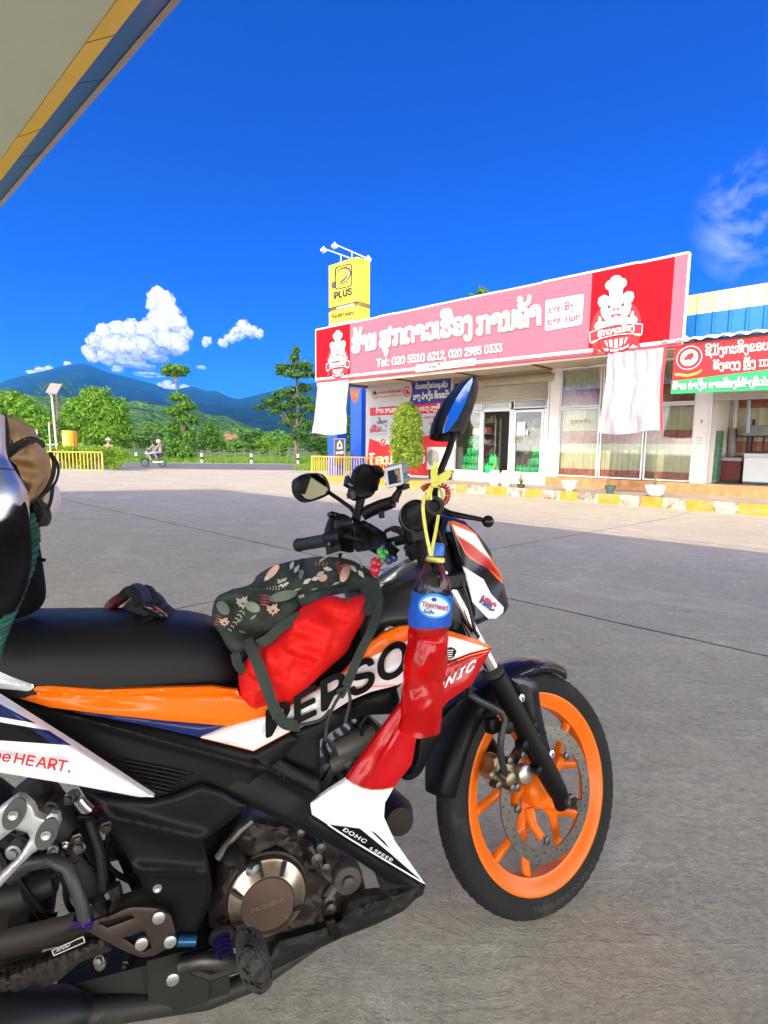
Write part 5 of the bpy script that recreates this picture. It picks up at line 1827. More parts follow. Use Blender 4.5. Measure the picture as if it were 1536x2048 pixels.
put_text(g, textmesh('Moving with Your Way', 'sans', .01), q2, (258, 570), (382, 543), 9, 0, up=(0, -1))
put_text(g, textmesh('ນ້ຳມັນ ທຸກຢ່າງ ຈະມີຄວາມ', 'lao', .01), q2, (236, 697), (400, 664), 24, 0, up=(0, -1))
g.build('logo', [bk, yl, wht], pyl, smooth=0)
# floodlights on arms above the box
gl = MATS['aluminium_white']
def arm(p0, p1, post0, post1, l0, l1):
    g = MB()
    a, b = on_d(*f2(*p0), dP + .3), on_d(*f2(*p1), dP + .3)
    g.tube([a, b], .025, 8)
    c, d = on_d(*f2(*post0), dP + .3), on_d(*f2(*post1), dP + .3)
    g.tube([c, d], .025, 8)
    return g
g = arm((190, 180), (370, 245), (305, 222), (303, 275), 0, 0); g.tube([on_d(*f2(270, 148), dP + .5), on_d(*f2(505, 250), dP + .5)], .025, 8); g.tube([on_d(*f2(386, 198), dP + .5), on_d(*f2(386, 245), dP + .5)], .025, 8)
g.build('light_arm', gl, pyl)
for (x, y, dd) in ((176, 188, .3), (258, 157, .5), (507, 258, .5)):
    c = on_d(*f2(x, y), dP + dd)
    g = MB(); g.box(c, EX * .13, EN * .09 + Vector((0, 0, -.04)), Vector((0, 0, .075)) + EN * .03); g.bar(c + Vector((0, 0, .1)), c + Vector((0, 0, .2)), .05, .05)
    g.build('floodlight', gl, pyl, bevel=.01)
g = MB(); g.tube([on_d(*f2(x, y), dP - .02) for x, y in ((352, 230), (350, 280), (345, 330))], .012, 5); g.tube([on_d(*f2(x, y), dP - .02) for x, y in ((275, 285), (262, 330), (252, 430))], .012, 5); g.wbox(*sorted((sz(*f2(238, 430), dP)[0], sz(*f2(264, 430), dP)[0])), dP - .03, dP, sz(*f2(250, 470), dP)[1], sz(*f2(250, 425), dP)[1])
g.build('cable', M('cable_dark', (.08, .07, .05), .7), pyl)

# small standing sign at the pylon foot
dq = 17.6
q3 = lambda x, y: on_d(*f2(x, y), dq)
sg = thing('standing_sign', q3(295, 1800), 'narrow dark standing sign with a white emblem between the blue pylon legs', 'sign')
a, zt_ = sz(*f2(256, 1590), dq); b, zb_ = sz(*f2(332, 1790), dq)
g = MB(); g.wbox(a, b, dq, dq + .04, zb_, zt_ - .02); g.build('board', [M('sign_dark', (.05, .05, .05), .5)], sg, bevel=.005)
g = MB(); frame_rect(g, a - .02, b + .02, ZG, zt_, .025, dq - .01, dq + .05); g.build('frame', M('sign_frame', (.45, .42, .38), .5), sg)
g = MB()
g.slab([on_d(*f2(x, y), dq - .008) for x, y in ((275, 1668), (277, 1630), (295, 1603), (313, 1630), (314, 1666))], EN * .003, 0)
g.slab([on_d(*f2(x, y), dq - .012) for x, y in ((284, 1655), (286, 1632), (295, 1618), (304, 1632), (305, 1654))], EN * .002, 1)
put_text(g, textmesh('ກາເຟ', 'lao', .04), lambda x, y: on_d(*f2(x, y), dq - .008), (268, 1708), (322, 1702), 18, 0, up=(0, -1))
put_text(g, textmesh('ເປີດ', 'lao', .04), lambda x, y: on_d(*f2(x, y), dq - .008), (268, 1746), (322, 1740), 20, 2, up=(0, -1))
g.build('lettering', [wht, MATS['sign_dark'], M('letter_red', (.6, .03, .03), .5)], sg, smooth=0)

# ================================================================== RAILINGS, LAMP, MARKERS, RIDERS
yr = M('rail_yellow', (.74, .46, .06), .5, var=(6, .15), dirt=(9, .62, (.5, .36, .2)))
def railing(name, label, P0, P1, h, gap):
    P0, P1 = Vector(P0), Vector(P1)
    r = thing(name, (P0 + P1) / 2, label, 'railing')
    up = Vector((0, 0, 1))
    g = MB(); g.bar(P0 + up * h, P1 + up * h, .06, .05); g.build('top_rail', yr, r)
    g = MB(); g.bar(P0 + up * .12, P1 + up * .12, .05, .05); g.build('bottom_rail', yr, r)
    L = (P1 - P0).length
    n = int(L / gap)
    for i in range(n + 1):
        p = P0.lerp(P1, i / n)
        big = i in (0, n)
        w_ = .07 if big else .035
        g = MB(); g.bar(p + up * (0 if big else .146), p + up * (h - .026), w_, w_, up=Vector((0, 1, 0))); g.build('post' if big else 'baluster', yr, r)
def gp(px, py, Y):
    p = at_y(px, py, Y); p.z = ZG; return p
railing('yellow_railing', 'yellow tube railing in front of the hedge at left', gp(60, 945, 27.9), gp(206, 945, 27.9), 1.06, .185)
railing('yellow_railing', 'weathered yellow railing between the pylon and the shop wall', gp(624, 954, 24.8), gp(772, 962, 23.0), 1.02, .13)
# solar lamp
b = gp(117, 930, 29.6); tp = at_y(103, 789, 29.6)
r = thing('solar_street_lamp', b, 'leaning solar street lamp with a square panel behind the left railing', 'street lamp')
MB().tube([b, b.lerp(tp, .5), tp], [.065, .055, .05], 10).build('pole', M('pole_grey', (.58, .46, .38), .6, var=(3, .15)), r)
g = MB(); g.slab([at_y(x, y, Y) for x, y, Y in ((91, 784, 29.2), (101, 766, 29.9), (124, 768, 30.1), (113, 787, 29.4))], Vector((0, .03, -.05)))
g.build('solar_panel', M('panel_back', (.30, .28, .26), .6), r)
g = MB(); g.box(tp + Vector((.02, 0, .02)), Vector((.13, 0, .01)), Vector((0, .07, 0)), Vector((0, 0, .03))); g.build('lamp_head', M('lamp_white', (.45, .44, .42), .5), r, bevel=.01)
# yellow roadside box
a, c = at_y(125, 892, 30.5), at_y(137, 861, 30.5)
r = thing('roadside_sign_box', Vector((a.x, 30.5, ZG)), 'yellow and orange roadside box sign above the hedge', 'sign')
g = MB(); g.hexa([Vector((x, y, z)) for z in (a.z - .9, c.z) for x, y in ((a.x, 30.5), (c.x, 30.5), (c.x + .14, 30.9), (a.x + .1, 30.9))]); g.build('box', M('box_yellow', (.82, .48, .02), .45), r, bevel=.01)
g = MB(); g.hexa([Vector((x, y, z)) for z in (a.z - .9, c.z - .02) for x, y in ((c.x + .004, 30.505), (c.x + .2, 30.56), (c.x + .26, 30.85), (c.x + .15, 30.9))]); g.build('side_panel', M('box_orange', (.70, .26, .02), .5), r)
g = MB(); g.slab([at_y(x, y, 30.494) for x, y in ((126, 874), (127, 868), (131, 867), (132, 873), (130, 877), (132, 888), (127, 888))], Vector((0, .004, 0))); g.build('picture', M('pic_pale', (.60, .52, .45), .6), r)
# white tube frame left of the lamp
g = MB(); 
for x in (103, 78): p = gp(x, 930, 29.0); g.tube([p, p + Vector((0, 0, 2.6 if x > 90 else 2.2))], .03, 6)
g.tube([at_y(60, 889, 29.0), at_y(116, 889, 29.0)], .03, 6)
tag(g.build('pipe_stand', M('frame_pale', (.62, .66, .55), .6), base=gp(90, 930, 29)), 'pale pipe frame standing left of the solar lamp', 'stand')
# road markers
mw, mb_ = M('marker_white', (.52, .5, .46), .8), M('marker_black', (.04, .04, .04), .7)
proto = None
for x, lb in ((273, 'road marker post behind the front wheel of the riders motorbike'), (404, 'white and black road marker post right of the tall thin tree'), (503, 'white and black road marker post in the middle of the grass strip'), (596, 'white and black road marker post just right of the spreading tree trunk')):
    p = gp(x, 925, 44.6)
    if proto is None:
        proto = thing('road_marker', p, lb, 'road marker', 'white and black marker posts along the road')
        for nm, z0, z1, mt in (('base', 0, .28, mw), ('black_band', .281, .5, mb_), ('top', .501, .78, mw)):
            g = MB(); g.lathe(p + Vector((0, 0, z0)), Vector((0, 0, 1)), [(0, 0), (0, .11), (z1 - z0, .105), (z1 - z0 + (.02 if nm == 'top' else 0), 0)], 14); g.build(nm, mt, proto)
    else:
        c = copy_tree(proto); c.location = p; c['label'] = lb
# field fence
g0 = thing('field_fence', gp(420, 918, 47), 'thin pale post and wire fence along the field beyond the road', 'fence')
R = random.Random(6)
pm_ = M('post_pale', (.22, .19, .15), .9, var=(4, .2))
xs = [384, 397, 419, 438, 447, 470, 488, 517, 541, 546, 552, 560, 577, 612, 634]
tops = []
for x in xs:
    p = gp(x + R.uniform(-3, 3), 918, 48.5); q = p + Vector((R.uniform(-.08, .08), 0, R.uniform(.7, 1.5)))
    MB().tube([p, q], [.03, .022], 6).build('post', pm_, g0); tops.append(q)
g = MB()
for k in (.15, .5, .85): g.tube([t - Vector((0, 0, k)) for t in tops], .008, 4)
g.build('wire', M('wire_grey', (.4, .4, .38), .6), g0)
# overhead cables across the valley
for i, (ya, yb, lb) in enumerate(((828, 872, 'uppermost of the thin overhead cables crossing in front of the mountain'), (834, 880, 'middle one of the thin overhead cables crossing in front of the mountain'), (843, 892, 'lowest of the thin overhead cables crossing in front of the mountain'))):
    a, b = at_y(-40, ya - 22, 90), at_y(700, yb - 6, 62)
    pts = [a.lerp(b, t) + Vector((0, 0, -1.6 * 4 * t * (1 - t))) for t in np.linspace(0, 1, 24)]
    tag(MB().tube(pts, .022, 4).build('overhead_cable', M('cable_grey', (.10, .13, .16), .6), base=a), lb, 'cable', 'overhead cables over the field')

# --- people: one continuous skinned body each
def skin(name, joints, edges, mat, parent=None, base=None, sub=1):
    me = bpy.data.meshes.new(name)
    inv = wmat(parent).inverted() if parent is not None else Matrix.Translation(-Vector(base))
    names = list(joints)
    me.from_pydata([tuple(inv @ Vector(joints[n][0])) for n in names], [(names.index(a), names.index(b)) for a, b in edges], [])
    o = bpy.data.objects.new(name, me); COL.objects.link(o)
    if parent is not None: o.parent = parent
    else: o.location = base
    me.materials.append(mat)
    md = o.modifiers.new('skin', 'SKIN'); md.use_smooth_shade = True
    if not me.skin_vertices:
        bpy.context.view_layer.objects.active = o
        try: bpy.ops.mesh.customdata_skin_add()
        except Exception: pass
    for i, n in enumerate(names):
        r_ = joints[n][1]
        rr = r_ if isinstance(r_, tuple) else (r_, r_)
        me.skin_vertices[0].data[i].radius = rr
        me.skin_vertices[0].data[i].use_root = (i == 0)
    s = o.modifiers.new('subsurf', 'SUBSURF'); s.levels = sub; s.render_levels = sub
    return o
skinm = M('skin', (.36, .20, .13), .6)
def person(name, label, base, pose, cloth_top, cloth_leg, hat, hat_col, sc=1.0, F=Vector((-1, 0, 0)), pack=None):
    """pose: joints in (forward, left, up) metres"""
    Lf = Vector((0, 0, 1)).cross(F)
    T = lambda p: base + (F * p[0] + Lf * p[1] + Vector((0, 0, p[2]))) * sc
    J = {k: (T(v[0]), v[1] if not isinstance(v[1], tuple) else v[1]) for k, v in pose.items()}
    ed = [('pelvis', 'chest'), ('chest', 'neck'), ('neck', 'head'), ('head', 'crown')]
    for s in 'lr':
        ed += [('chest', 'sh' + s), ('sh' + s, 'el' + s), ('el' + s, 'wr' + s), ('wr' + s, 'ha' + s), ('pelvis', 'hip' + s), ('hip' + s, 'kn' + s), ('kn' + s, 'an' + s), ('an' + s, 'to' + s)]
    o = skin(name, J, ed, skinm, base=base)
    tag(o, label, 'person')
    g = MB()
    g.tube([J['pelvis'][0], J['pelvis'][0].lerp(J['chest'][0], .5), J['chest'][0], J['neck'][0] - Vector((0, 0, .02))], [.17, .17, .18, .09], 14)
    for s in 'lr': g.tube([J['sh' + s][0], J['el' + s][0], J['wr' + s][0]], [.085, .065, .05], 10)
    g.build('shirt', cloth_top, o, smooth=60)
    g = MB()
    for s in 'lr': g.tube([J['pelvis'][0].lerp(J['hip' + s][0], .6), J['hip' + s][0], J['kn' + s][0], J['an' + s][0]], [.13, .12, .09, .07], 10)
    g.build('trousers', cloth_leg, o, smooth=60)
    h = J['head'][0].lerp(J['crown'][0], .5)
    g = MB()
    if hat == 'helmet':
        g.ell(h + Vector((0, 0, .05)), F * .15, Lf * .14, Vector((0, 0, .14)))
        g.build('helmet', hat_col, o, smooth=60)
    else:
        g.lathe(h + Vector((0, 0, .06)), Vector((0, 0, 1)), [(0, .17), (.02, .165), (.05, .11), (.12, .09), (.14, 0)], 20); g.build('hat', hat_col, o, smooth=60)
    g = MB()
    for s in (-1, 1): g.ell(h + F * .098 + Lf * .032 * s + Vector((0, 0, -.01)), F * .008, Lf * .012, Vector((0, 0, .008)), 8, 6)
    g.build('eyes', MATS['marker_black'], o)
    if pack:
        g = MB(); c = J['pelvis'][0].lerp(J['chest'][0], .75) - F * .2
        g.box(c, F * .09, Lf * .15, Vector((0, 0, .22))); g.build('backpack', pack, o, bevel=.05)
    return o
seat_pose = {'pelvis': ((0, 0, .0), .14), 'chest': ((.10, 0, .36), (.17, .12)), 'neck': ((.14, 0, .53), .06), 'head': ((.17, 0, .64), .09), 'crown': ((.17, 0, .76), .085)}
for s, k in (('l', 1), ('r', -1)):
    seat_pose.update({'sh' + s: ((.12, .2 * k, .46), .065), 'el' + s: ((.30, .24 * k, .24), .05), 'wr' + s: ((.50, .2 * k, .26), .035), 'ha' + s: ((.57, .2 * k, .26), .035),
                      'hip' + s: ((.06, .11 * k, -.02), .10), 'kn' + s: ((.44, .17 * k, -.10), .075), 'an' + s: ((.26, .15 * k, -.50), .05), 'to' + s: ((.42, .15 * k, -.54), .04)})
back_pose = dict(seat_pose)
for s, k in (('l', 1), ('r', -1)):
    back_pose.update({'el' + s: ((.26, .24 * k, .22), .05), 'wr' + s: ((.40, .14 * k, .10), .035), 'ha' + s: ((.46, .12 * k, .10), .035), 'kn' + s: ((.40, .22 * k, -.08), .075), 'an' + s: ((.22, .2 * k, -.44), .05), 'to' + s: ((.38, .2 * k, -.48), .04)})
YR = 36.0
k = YR / 1080
c0 = gp(290, 930, YR); c1 = gp(325, 930, YR)
wf, wr_ = c0 + Vector((0, 0, .28)), c1 + Vector((0, 0, .28))
sc = thing('small_motorbike', (c0 + c1) / 2, 'small black motorbike carrying two riders along the far road', 'motorbike')
for nm, c in (('wheel', wf), ('wheel', wr_)):
    g = MB(); g.lathe(c, Vector((0, 1, 0)), [(-.04, .22), (-.035, .265), (0, .28), (.035, .265), (.04, .22)], 24, closed=True)
    wl = g.build(nm, M('tyre', (.025, .025, .027), .8), sc)
    g = MB(); g.lathe(c, Vector((0, 1, 0)), [(-.02, .21), (-.02, .225), (.02, .225), (.02, .21)], 24, closed=True); g.lathe(c, Vector((0, 1, 0)), [(-.05, 0), (-.05, .06), (.05, .06), (.05, 0)], 12)
    for a in np.linspace(0, math.pi, 7)[:-1]: g.bar(c + Vector((math.cos(a), 0, math.sin(a))) * .22, c - Vector((math.cos(a), 0, math.sin(a))) * .22, .012, .012)
    g.build('rim', M('chrome', (.35, .35, .35), .3, 1), wl)
bkp = M('bike_black', (.03, .03, .035), .35, coat=.4)
g = MB()
g.slab([wf + Vector(p) for p in ((.20, -.10, .62), (.30, -.10, .66), (.42, -.10, .35), (.75, -.10, .25), (1.20, -.10, .42), (1.32, -.1, .55), (1.25, -.1, .58), (.75, -.1, .48), (.48, -.1, .46), (.36, -.1, .72))], Vector((0, .2, 0)))
g.build('body', bkp, sc, bevel=.03)
g = MB(); g.tube([wf, wf + Vector((.22, 0, .62)), wf + Vector((.26, 0, .72))], .03, 8); g.tube([wf + Vector((.26, -.3, .76)), wf + Vector((.24, 0, .72)), wf + Vector((.26, .3, .76))], .016, 8); g.build('fork', MATS['chrome'], sc)
g = MB(); g.ell(wf + Vector((.14, 0, .62)), Vector((.09, 0, 0)), Vector((0, .1, 0)), Vector((0, 0, .1))); g.build('headlight', whitep, sc)
g = MB(); g.box(wf + Vector((.88, 0, .56)), Vector((.38, 0, .02)), Vector((0, .12, 0)), Vector((0, 0, .045))); g.build('seat', MATS['marker_black'], sc, bevel=.03)
g = MB(); g.tube([wf + Vector((.6, -.14, .05)), wf + Vector((.9, -.16, .02)), wr_ + Vector((.1, -.16, .05))], .035, 8); g.build('exhaust', MATS['chrome'], sc)
g = MB(); g.tube([wf + Vector((.30 * math.cos(a), 0, .30 * math.sin(a))) for a in np.linspace(.3, 2.7, 9)], .05, 8, flat=.4); g.build('front_mudguard', bkp, sc)
greyc = M('cloth_grey', (.20, .21, .24), .9); paleb = M('cloth_pale', (.30, .27, .22), .9); jean = M('cloth_lightblue', (.18, .21, .27), .9)
person('person', 'front rider in grey clothes and dark helmet driving the small motorbike', wf + Vector((.72, 0, .66)), seat_pose, greyc, M('cloth_palegrey', (.30, .30, .29), .9), 'helmet', MATS['marker_black'], .92)
person('person', 'rear passenger in pale shirt and white helmet with a black backpack on the small motorbike', wf + Vector((1.12, 0, .70)), back_pose, paleb, jean, 'helmet', M('helmet_white', (.5, .5, .48), .3), .92, pack=bkp)
stand = {'pelvis': ((0, 0, .95), .14), 'chest': ((0, 0, 1.3), (.17, .12)), 'neck': ((0, 0, 1.48), .06), 'head': ((.02, 0, 1.58), .09), 'crown': ((.02, 0, 1.70), .085)}
for s, kk_ in (('l', 1), ('r', -1)):
    stand.update({'sh' + s: ((0, .2 * kk_, 1.42), .065), 'el' + s: ((0, .25 * kk_, 1.14), .05), 'wr' + s: ((.06, .25 * kk_, .9), .035), 'ha' + s: ((.08, .25 * kk_, .8), .04), 'hip' + s: ((0, .1 * kk_, .92), .1), 'kn' + s: ((.02, .11 * kk_, .5), .07), 'an' + s: ((0, .11 * kk_, .09), .05), 'to' + s: ((.14, .12 * kk_, .03), .04)})
pb = gp(219, 930, 31.8)
person('person', 'person behind the hedge of whom only a white sun hat shows', pb + Vector((0, 0, at_y(219, 883, 31.8).z - ZG - 1.62)), stand, paleb, greyc, 'hat', M('hat_white', (.74, .66, .62), .8), 1.0, F=Vector((0, -1, 0)))

# ================================================================== MOTORCYCLE IN THE FOREGROUND
def spl(P, k=6):
    P = [Vector(p) for p in P]
    out = []
    for i in range(len(P) - 1):
        p0, p1, p2, p3 = P[max(i - 1, 0)], P[i], P[i + 1], P[min(i + 2, len(P) - 1)]
        for t in np.linspace(0, 1, k + 1)[:-1]:
            out.append(.5 * ((2 * p1) + (p2 - p0) * t + (2 * p0 - 5 * p1 + 4 * p2 - p3) * t * t + (3 * p1 - p0 - 3 * p2 + p3) * t ** 3))
    return out + [P[-1]]
bike = thing('motorcycle', BG_, 'orange, white and red motorcycle loaded with luggage leaning in the foreground', 'motorcycle', rot=Matrix((BF, -BN, BU)).transposed())
BK = M('plastic_black', (.0045, .0045, .0055), .45, var=(3, .25), bump=(420, .12, .0008), dirt=(9, .72, (.024, .022, .02)), spec=.22)
BKG = M('plastic_gloss', (.007, .007, .009), .16, coat=.15, spec=.3, dirt=(10, .74, (.03, .029, .027)))
OR = M('paint_orange', (.86, .155, .004), .28, coat=.2, spec=.3, var=(2, .05))
WH = M('paint_white', (.84, .85, .90), .25, coat=.3, dirt=(14, .76, (.6, .58, .54)))
RD = M('paint_red', (.47, .003, .007), .28, coat=.2, spec=.3)
NV = M('paint_navy', (.010, .02, .11), .25, coat=.2, spec=.3)
RUB = M('tyre_rubber', (.014, .014, .015), .8, var=(7, .35), spec=.3, dirt=(5, .58, (.06, .053, .045)), bump=(60, .4, .003))
SILV = M('alloy', (.50, .51, .52), .35, .9, var=(20, .15))
STEEL = M('steel_dark', (.10, .095, .088), .4, .9, var=(20, .3), dirt=(9, .6, (.10, .07, .05)))
CHR = M('chrome_fork', (.75, .75, .76), .08, 1.0)
RIMO = M('rim_orange', (.78, .15, .006), .34, coat=.1, spec=.3, var=(4, .08), dirt=(11, .66, (.30, .14, .06)))
ENG = M('engine_brown', (.024, .017, .015), .5, .3, var=(9, .3), dirt=(6, .62, (.06, .045, .035)))
BRZ = M('cover_bronze', (.17, .11, .095), .36, .7, var=(10, .15), dirt=(8, .66, (.07, .05, .04)))
CLN = M('cover_bright', (.38, .31, .25), .28, .95, var=(10, .15))
PUR = M('bolt_purple', (.06, .03, .22), .25, .8)
LBK = M('decal_black', (.007, .007, .008), .55, spec=.1)
LRD = M('decal_red', (.50, .012, .03), .4)
OUT = M('pinstripe_orange', (.80, .22, .04), .3)

# ---- front wheel
wheel = None
g = MB()
tp_ = [(.029, .2215), (.034, .234), (.0365, .247), (.035, .260), (.0285, .2705), (.017, .2765), (0, .279), (-.017, .2765), (-.0285, .2705), (-.035, .260), (-.0365, .247), (-.034, .234), (-.029, .2215), (-.02, .226), (0, .228), (.02, .226)]
def wheel_lathe(g, c, ax, prof, n=72, **k): g.lathe(c, ax, prof, n, closed=True, **k)
wheel_lathe(g, AC, AN, tp_, 96)
# tread grooves: small blocks proud of the crown
for k in range(64):
    a = 2 * math.pi * k / 64
    for sg, off in ((1, 0), (-1, .5)):
        a1 = a + off * 2 * math.pi / 64
        P = []
        for (l, r, da) in ((.006, .2789, 0), (.018, .2762, .02), (.0305, .2685, .055), (.0305, .2685, .03), (.018, .2762, -.008), (.006, .2789, -.03)):
            P.append(AC + AN * (l * sg) + (AF * math.cos(a1 + da) + AU * math.sin(a1 + da)) * (r + .0010))
        g.add(P + [AC + (p - AC) * .985 for p in P], [(0, 1, 4, 5), (1, 2, 3, 4), (0, 1, 7, 6), (1, 2, 8, 7), (2, 3, 9, 8), (3, 4, 10, 9), (4, 5, 11, 10), (5, 0, 6, 11)])
wheel = g.build('front_wheel', RUB, bike, smooth=40)
# raised sidewall lettering
g = MB()
tm = textmesh('TUBELESS 70/90-17', 'sans', .03, gap=.12)
def side(x, y, off=.0368):
    a = -math.pi / 2 + x
    return AC + AN * off + (AF * math.cos(a) + AU * math.sin(a)) * (.247 - y)
V, Fc, wd, _ = tm
out = [side(-.36 + .95 * a / wd, b * .010 - .005) for a, b in V]
g.add(out, [f if (out[f[1]] - out[f[0]]).cross(out[f[2]] - out[f[0]]).dot(AN) > 0 else f[::-1] for f in Fc])
g.build('tyre_lettering', M('rubber_grey', (.06, .06, .06), .7), wheel, smooth=0)
g = MB()
rp = [(.030, .2285), (.0315, .2250), (.0300, .2190), (.0265, .2125), (.0235, .2045), (.0185, .1985), (.0165, .1905), (-.0165, .1905), (-.0185, .1985), (-.0235, .2045), (-.0265, .2125), (-.0300, .2190), (-.0315, .2250), (-.030, .2285), (-.025, .2230), (0, .214), (.025, .2230)]
wheel_lathe(g, AC, AN, rp, 96)
def pol(r, a, l=0): return AC + AN * l + (AF * math.cos(a) + AU * math.sin(a)) * r
g.lathe(AC, AN, [(-.04, 0), (-.04, .03), (-.028, .042), (.028, .042), (.04, .036), (.045, .02), (.045, 0)], 28)
for i in range(5):
    a = math.radians(18 + 72 * i)
    g.tube([pol(.03, a), pol(.06, a), pol(.098, a)], [.021, .017, .0165], 8, flat=.75, up=AN)
    for s in (-1, 1):
        g.tube([pol(.088, a), pol(.112, a + s * .12), pol(.150, a + s * .24), pol(.193, a + s * .30)], [.0145, .0125, .0105, .0135], 8, flat=.8, up=AN)
    # arm carrying the disc
    b = a + .28
    g.tube([pol(.05, a, .008), pol(.078, a + .12, .022), pol(.101, b + .06, .036)], [.015, .0125, .0105], 8, up=AN)
g.build('rim', RIMO, wheel, smooth=50)
g = MB()
ld = .047
wheel_lathe(g, AC, AN, [(ld, .150), (ld + .004, .150), (ld + .004, .121), (ld, .121)], 90)
for i in range(5):
    b = math.radians(18 + 72 * i) + .34
    g.slab([pol(.1215, b - .10, ld + .0035), pol(.104, b - .045, ld + .0035), pol(.094, b, ld + .0035), pol(.104, b + .045, ld + .0035), pol(.1215, b + .10, ld + .0035)], AN * -.003)
for k in range(60):
    a = 2 * math.pi * k / 60
    r_ = (.127, .1355, .144)[k % 3]
    g.lathe(pol(r_, a, ld + .004), AN, [(0, .0023), (.0006, .0023), (.0006, 0)], 8, mi=1)
g.build('brake_disc', [M('disc_steel', (.25, .235, .21), .28, .95, var=(30, .15)), M('hole_dark', (.04, .035, .03), .8)], wheel, smooth=35)
g = MB()
for i in range(5):
    b = math.radians(18 + 72 * i) + .34
    g.lathe(pol(.102, b, ld + .0036), AN, [(0, 0), (0, .009), (.005, .009), (.006, .006), (.006, 0)], 10)
g.build('disc_bolts', STEEL, wheel, smooth=30)

# ---- fork (near and far leg)
for sgn in (1, -1):
    L0 = .092 * sgn
    ax = (A3(-.228, L0, .50) - A3(0, L0, 0)).normalized()
    foot = A3(.004, L0, -.012)
    g = MB()
    g.tube([foot + ax * t for t in (.0, .03, .07, .16, .34, .352, .356)], [.015, .022, .0242, .023, .0236, .0240, .020], 20, up=AN)
    g.tube([foot - ax * .006 + AN * -.006, foot + ax * .05 + AN * .004], [.022, .021], 14, flat=.8, up=AN)
    f_ = g.build('fork_leg', BK, bike, smooth=45)
    g = MB(); g.tube([foot + ax * .345, foot + ax * .62], .0158, 20); g.build('stanchion', CHR, f_, smooth=60)
    g = MB(); g.lathe(foot + ax * .352, ax, [(0, .02), (.012, .0255), (.02, .019), (.022, .0165)], 20); g.build('dust_seal', M('seal_rubber', (.03, .03, .03), .7), f_, smooth=50)
    g = MB(); g.lathe(A3(0, L0 + .02 * sgn, 0), AN * sgn, [(0, 0), (0, .016), (.012, .016), (.014, .011), (.03, .010), (.03, 0)], 6 if sgn > 0 else 6); g.build('axle_nut', STEEL, f_)
    for t, o in ((.105, -.03), (.175, -.03)):
        g = MB(); q = foot + ax * t + AN * .0 - AF * .028; g.lathe(q + AN * .008, AN, [(-.02, 0), (-.02, .010), (.006, .010), (.008, .006), (.008, 0)], 12); g.build('caliper_lug', BK, f_)
# lower yoke hidden behind the panels
g = MB(); g.box(A3(-.235, 0, .53), AN * .12, AF * .03, AU * .018); g.build('lower_yoke', BK, bike, bevel=.006)

# ---- front mudguard: an arc over the tyre plus a blade beside the fork
def arc_shell(g, a0, a1, prof, n, mi=0, taper=None):
    vs, P = [], len(prof)
    for k in range(n + 1):
        t = k / n
        a = a0 + (a1 - a0) * t
        for l, r in prof:
            sc_ = taper(t) if taper else 1
            vs.append(AC + AN * l * sc_ + (AF * math.cos(a) + AU * math.sin(a)) * r)
    fs = [(k * P + j, k * P + j + 1, (k + 1) * P + j + 1, (k + 1) * P + j) for k in range(n) for j in range(P - 1)]
    g.add(vs, fs, mi)
g = MB()
arc_shell(g, math.radians(82), math.radians(165), [(-.048, .268), (-.050, .284), (-.047, .295), (-.03, .301), (0, .303), (.03, .301), (.047, .295), (.050, .284), (.048, .268)], 36, taper=lambda t: 1 if t < .75 else 1 - .35 * ((t - .75) / .25) ** 2)
mud = g.build('front_mudguard', BK, bike, smooth=60, solid=.004)
g = MB()
arc_shell(g, math.radians(56), math.radians(106), [(-.050, .276), (-.048, .289), (-.034, .299), (-.012, .3055), (0, .306), (.012, .3055), (.034, .299), (.048, .289), (.050, .276)], 24, taper=lambda t: .45 + .62 * min(1, t * 1.5))
g.build('mudguard_nose', BKG, mud, smooth=60, solid=.004)
g = MB()
panel(g, smoothpoly([(1013, 1352), (1030, 1345), (1072, 1362), (1078, 1378), (1079, 1402), (1086, 1440), (1098, 1490), (1108, 1528), (1103, 1562), (1094, 1540), (1076, 1494), (1060, 1452), (1048, 1416), (1034, 1390)], (0, 6, 8)), [(1030, 1360, .068), (1070, 1370, .066), (1085, 1450, .068), (1100, 1540, .070)], mapf=fp, thick=.004, step=13, rnd=.008)
g.build('mudguard_blade', BKG, mud)
g = MB()
bmf = lambda x, y: fp(x, y, .045)
def arcpt(l, a, r): return AC + AN * l + (AF * math.cos(math.radians(a)) + AU * math.sin(math.radians(a))) * r
g.sheet([[arcpt(l, a, r) for a in np.linspace(88, 74, 8)] for l, r in ((.031, .3012), (.036, .2995))], 0)  # blue strip paints a bluish reflection; pale and pink strips are flat colour
g.sheet([[arcpt(l, a, r) for a in np.linspace(84, 74, 6)] for l, r in ((.006, .3078), (.018, .3055))], 1)
g.sheet([[arcpt(l, a, r) for a in np.linspace(64, 46, 6)] for l, r in ((.002, .3085), (.010, .3072))], 2)
g.build('mudguard_streaks', [M('sheen_blue', (.015, .06, .40), .2, coat=.6), M('streak_pale', (.55, .50, .42), .3), M('streak_pink', (.60, .25, .22), .3)], mud, smooth=0)
for x, y in ((1042, 1396), (1102, 1508)):
    g = MB(); g.lathe(fp(x, y, .072), AN, [(0, 0), (0, .009), (.004, .009), (.005, .004), (.001, .003), (.001, 0)], 12); g.build('bolt', SILV, mud)

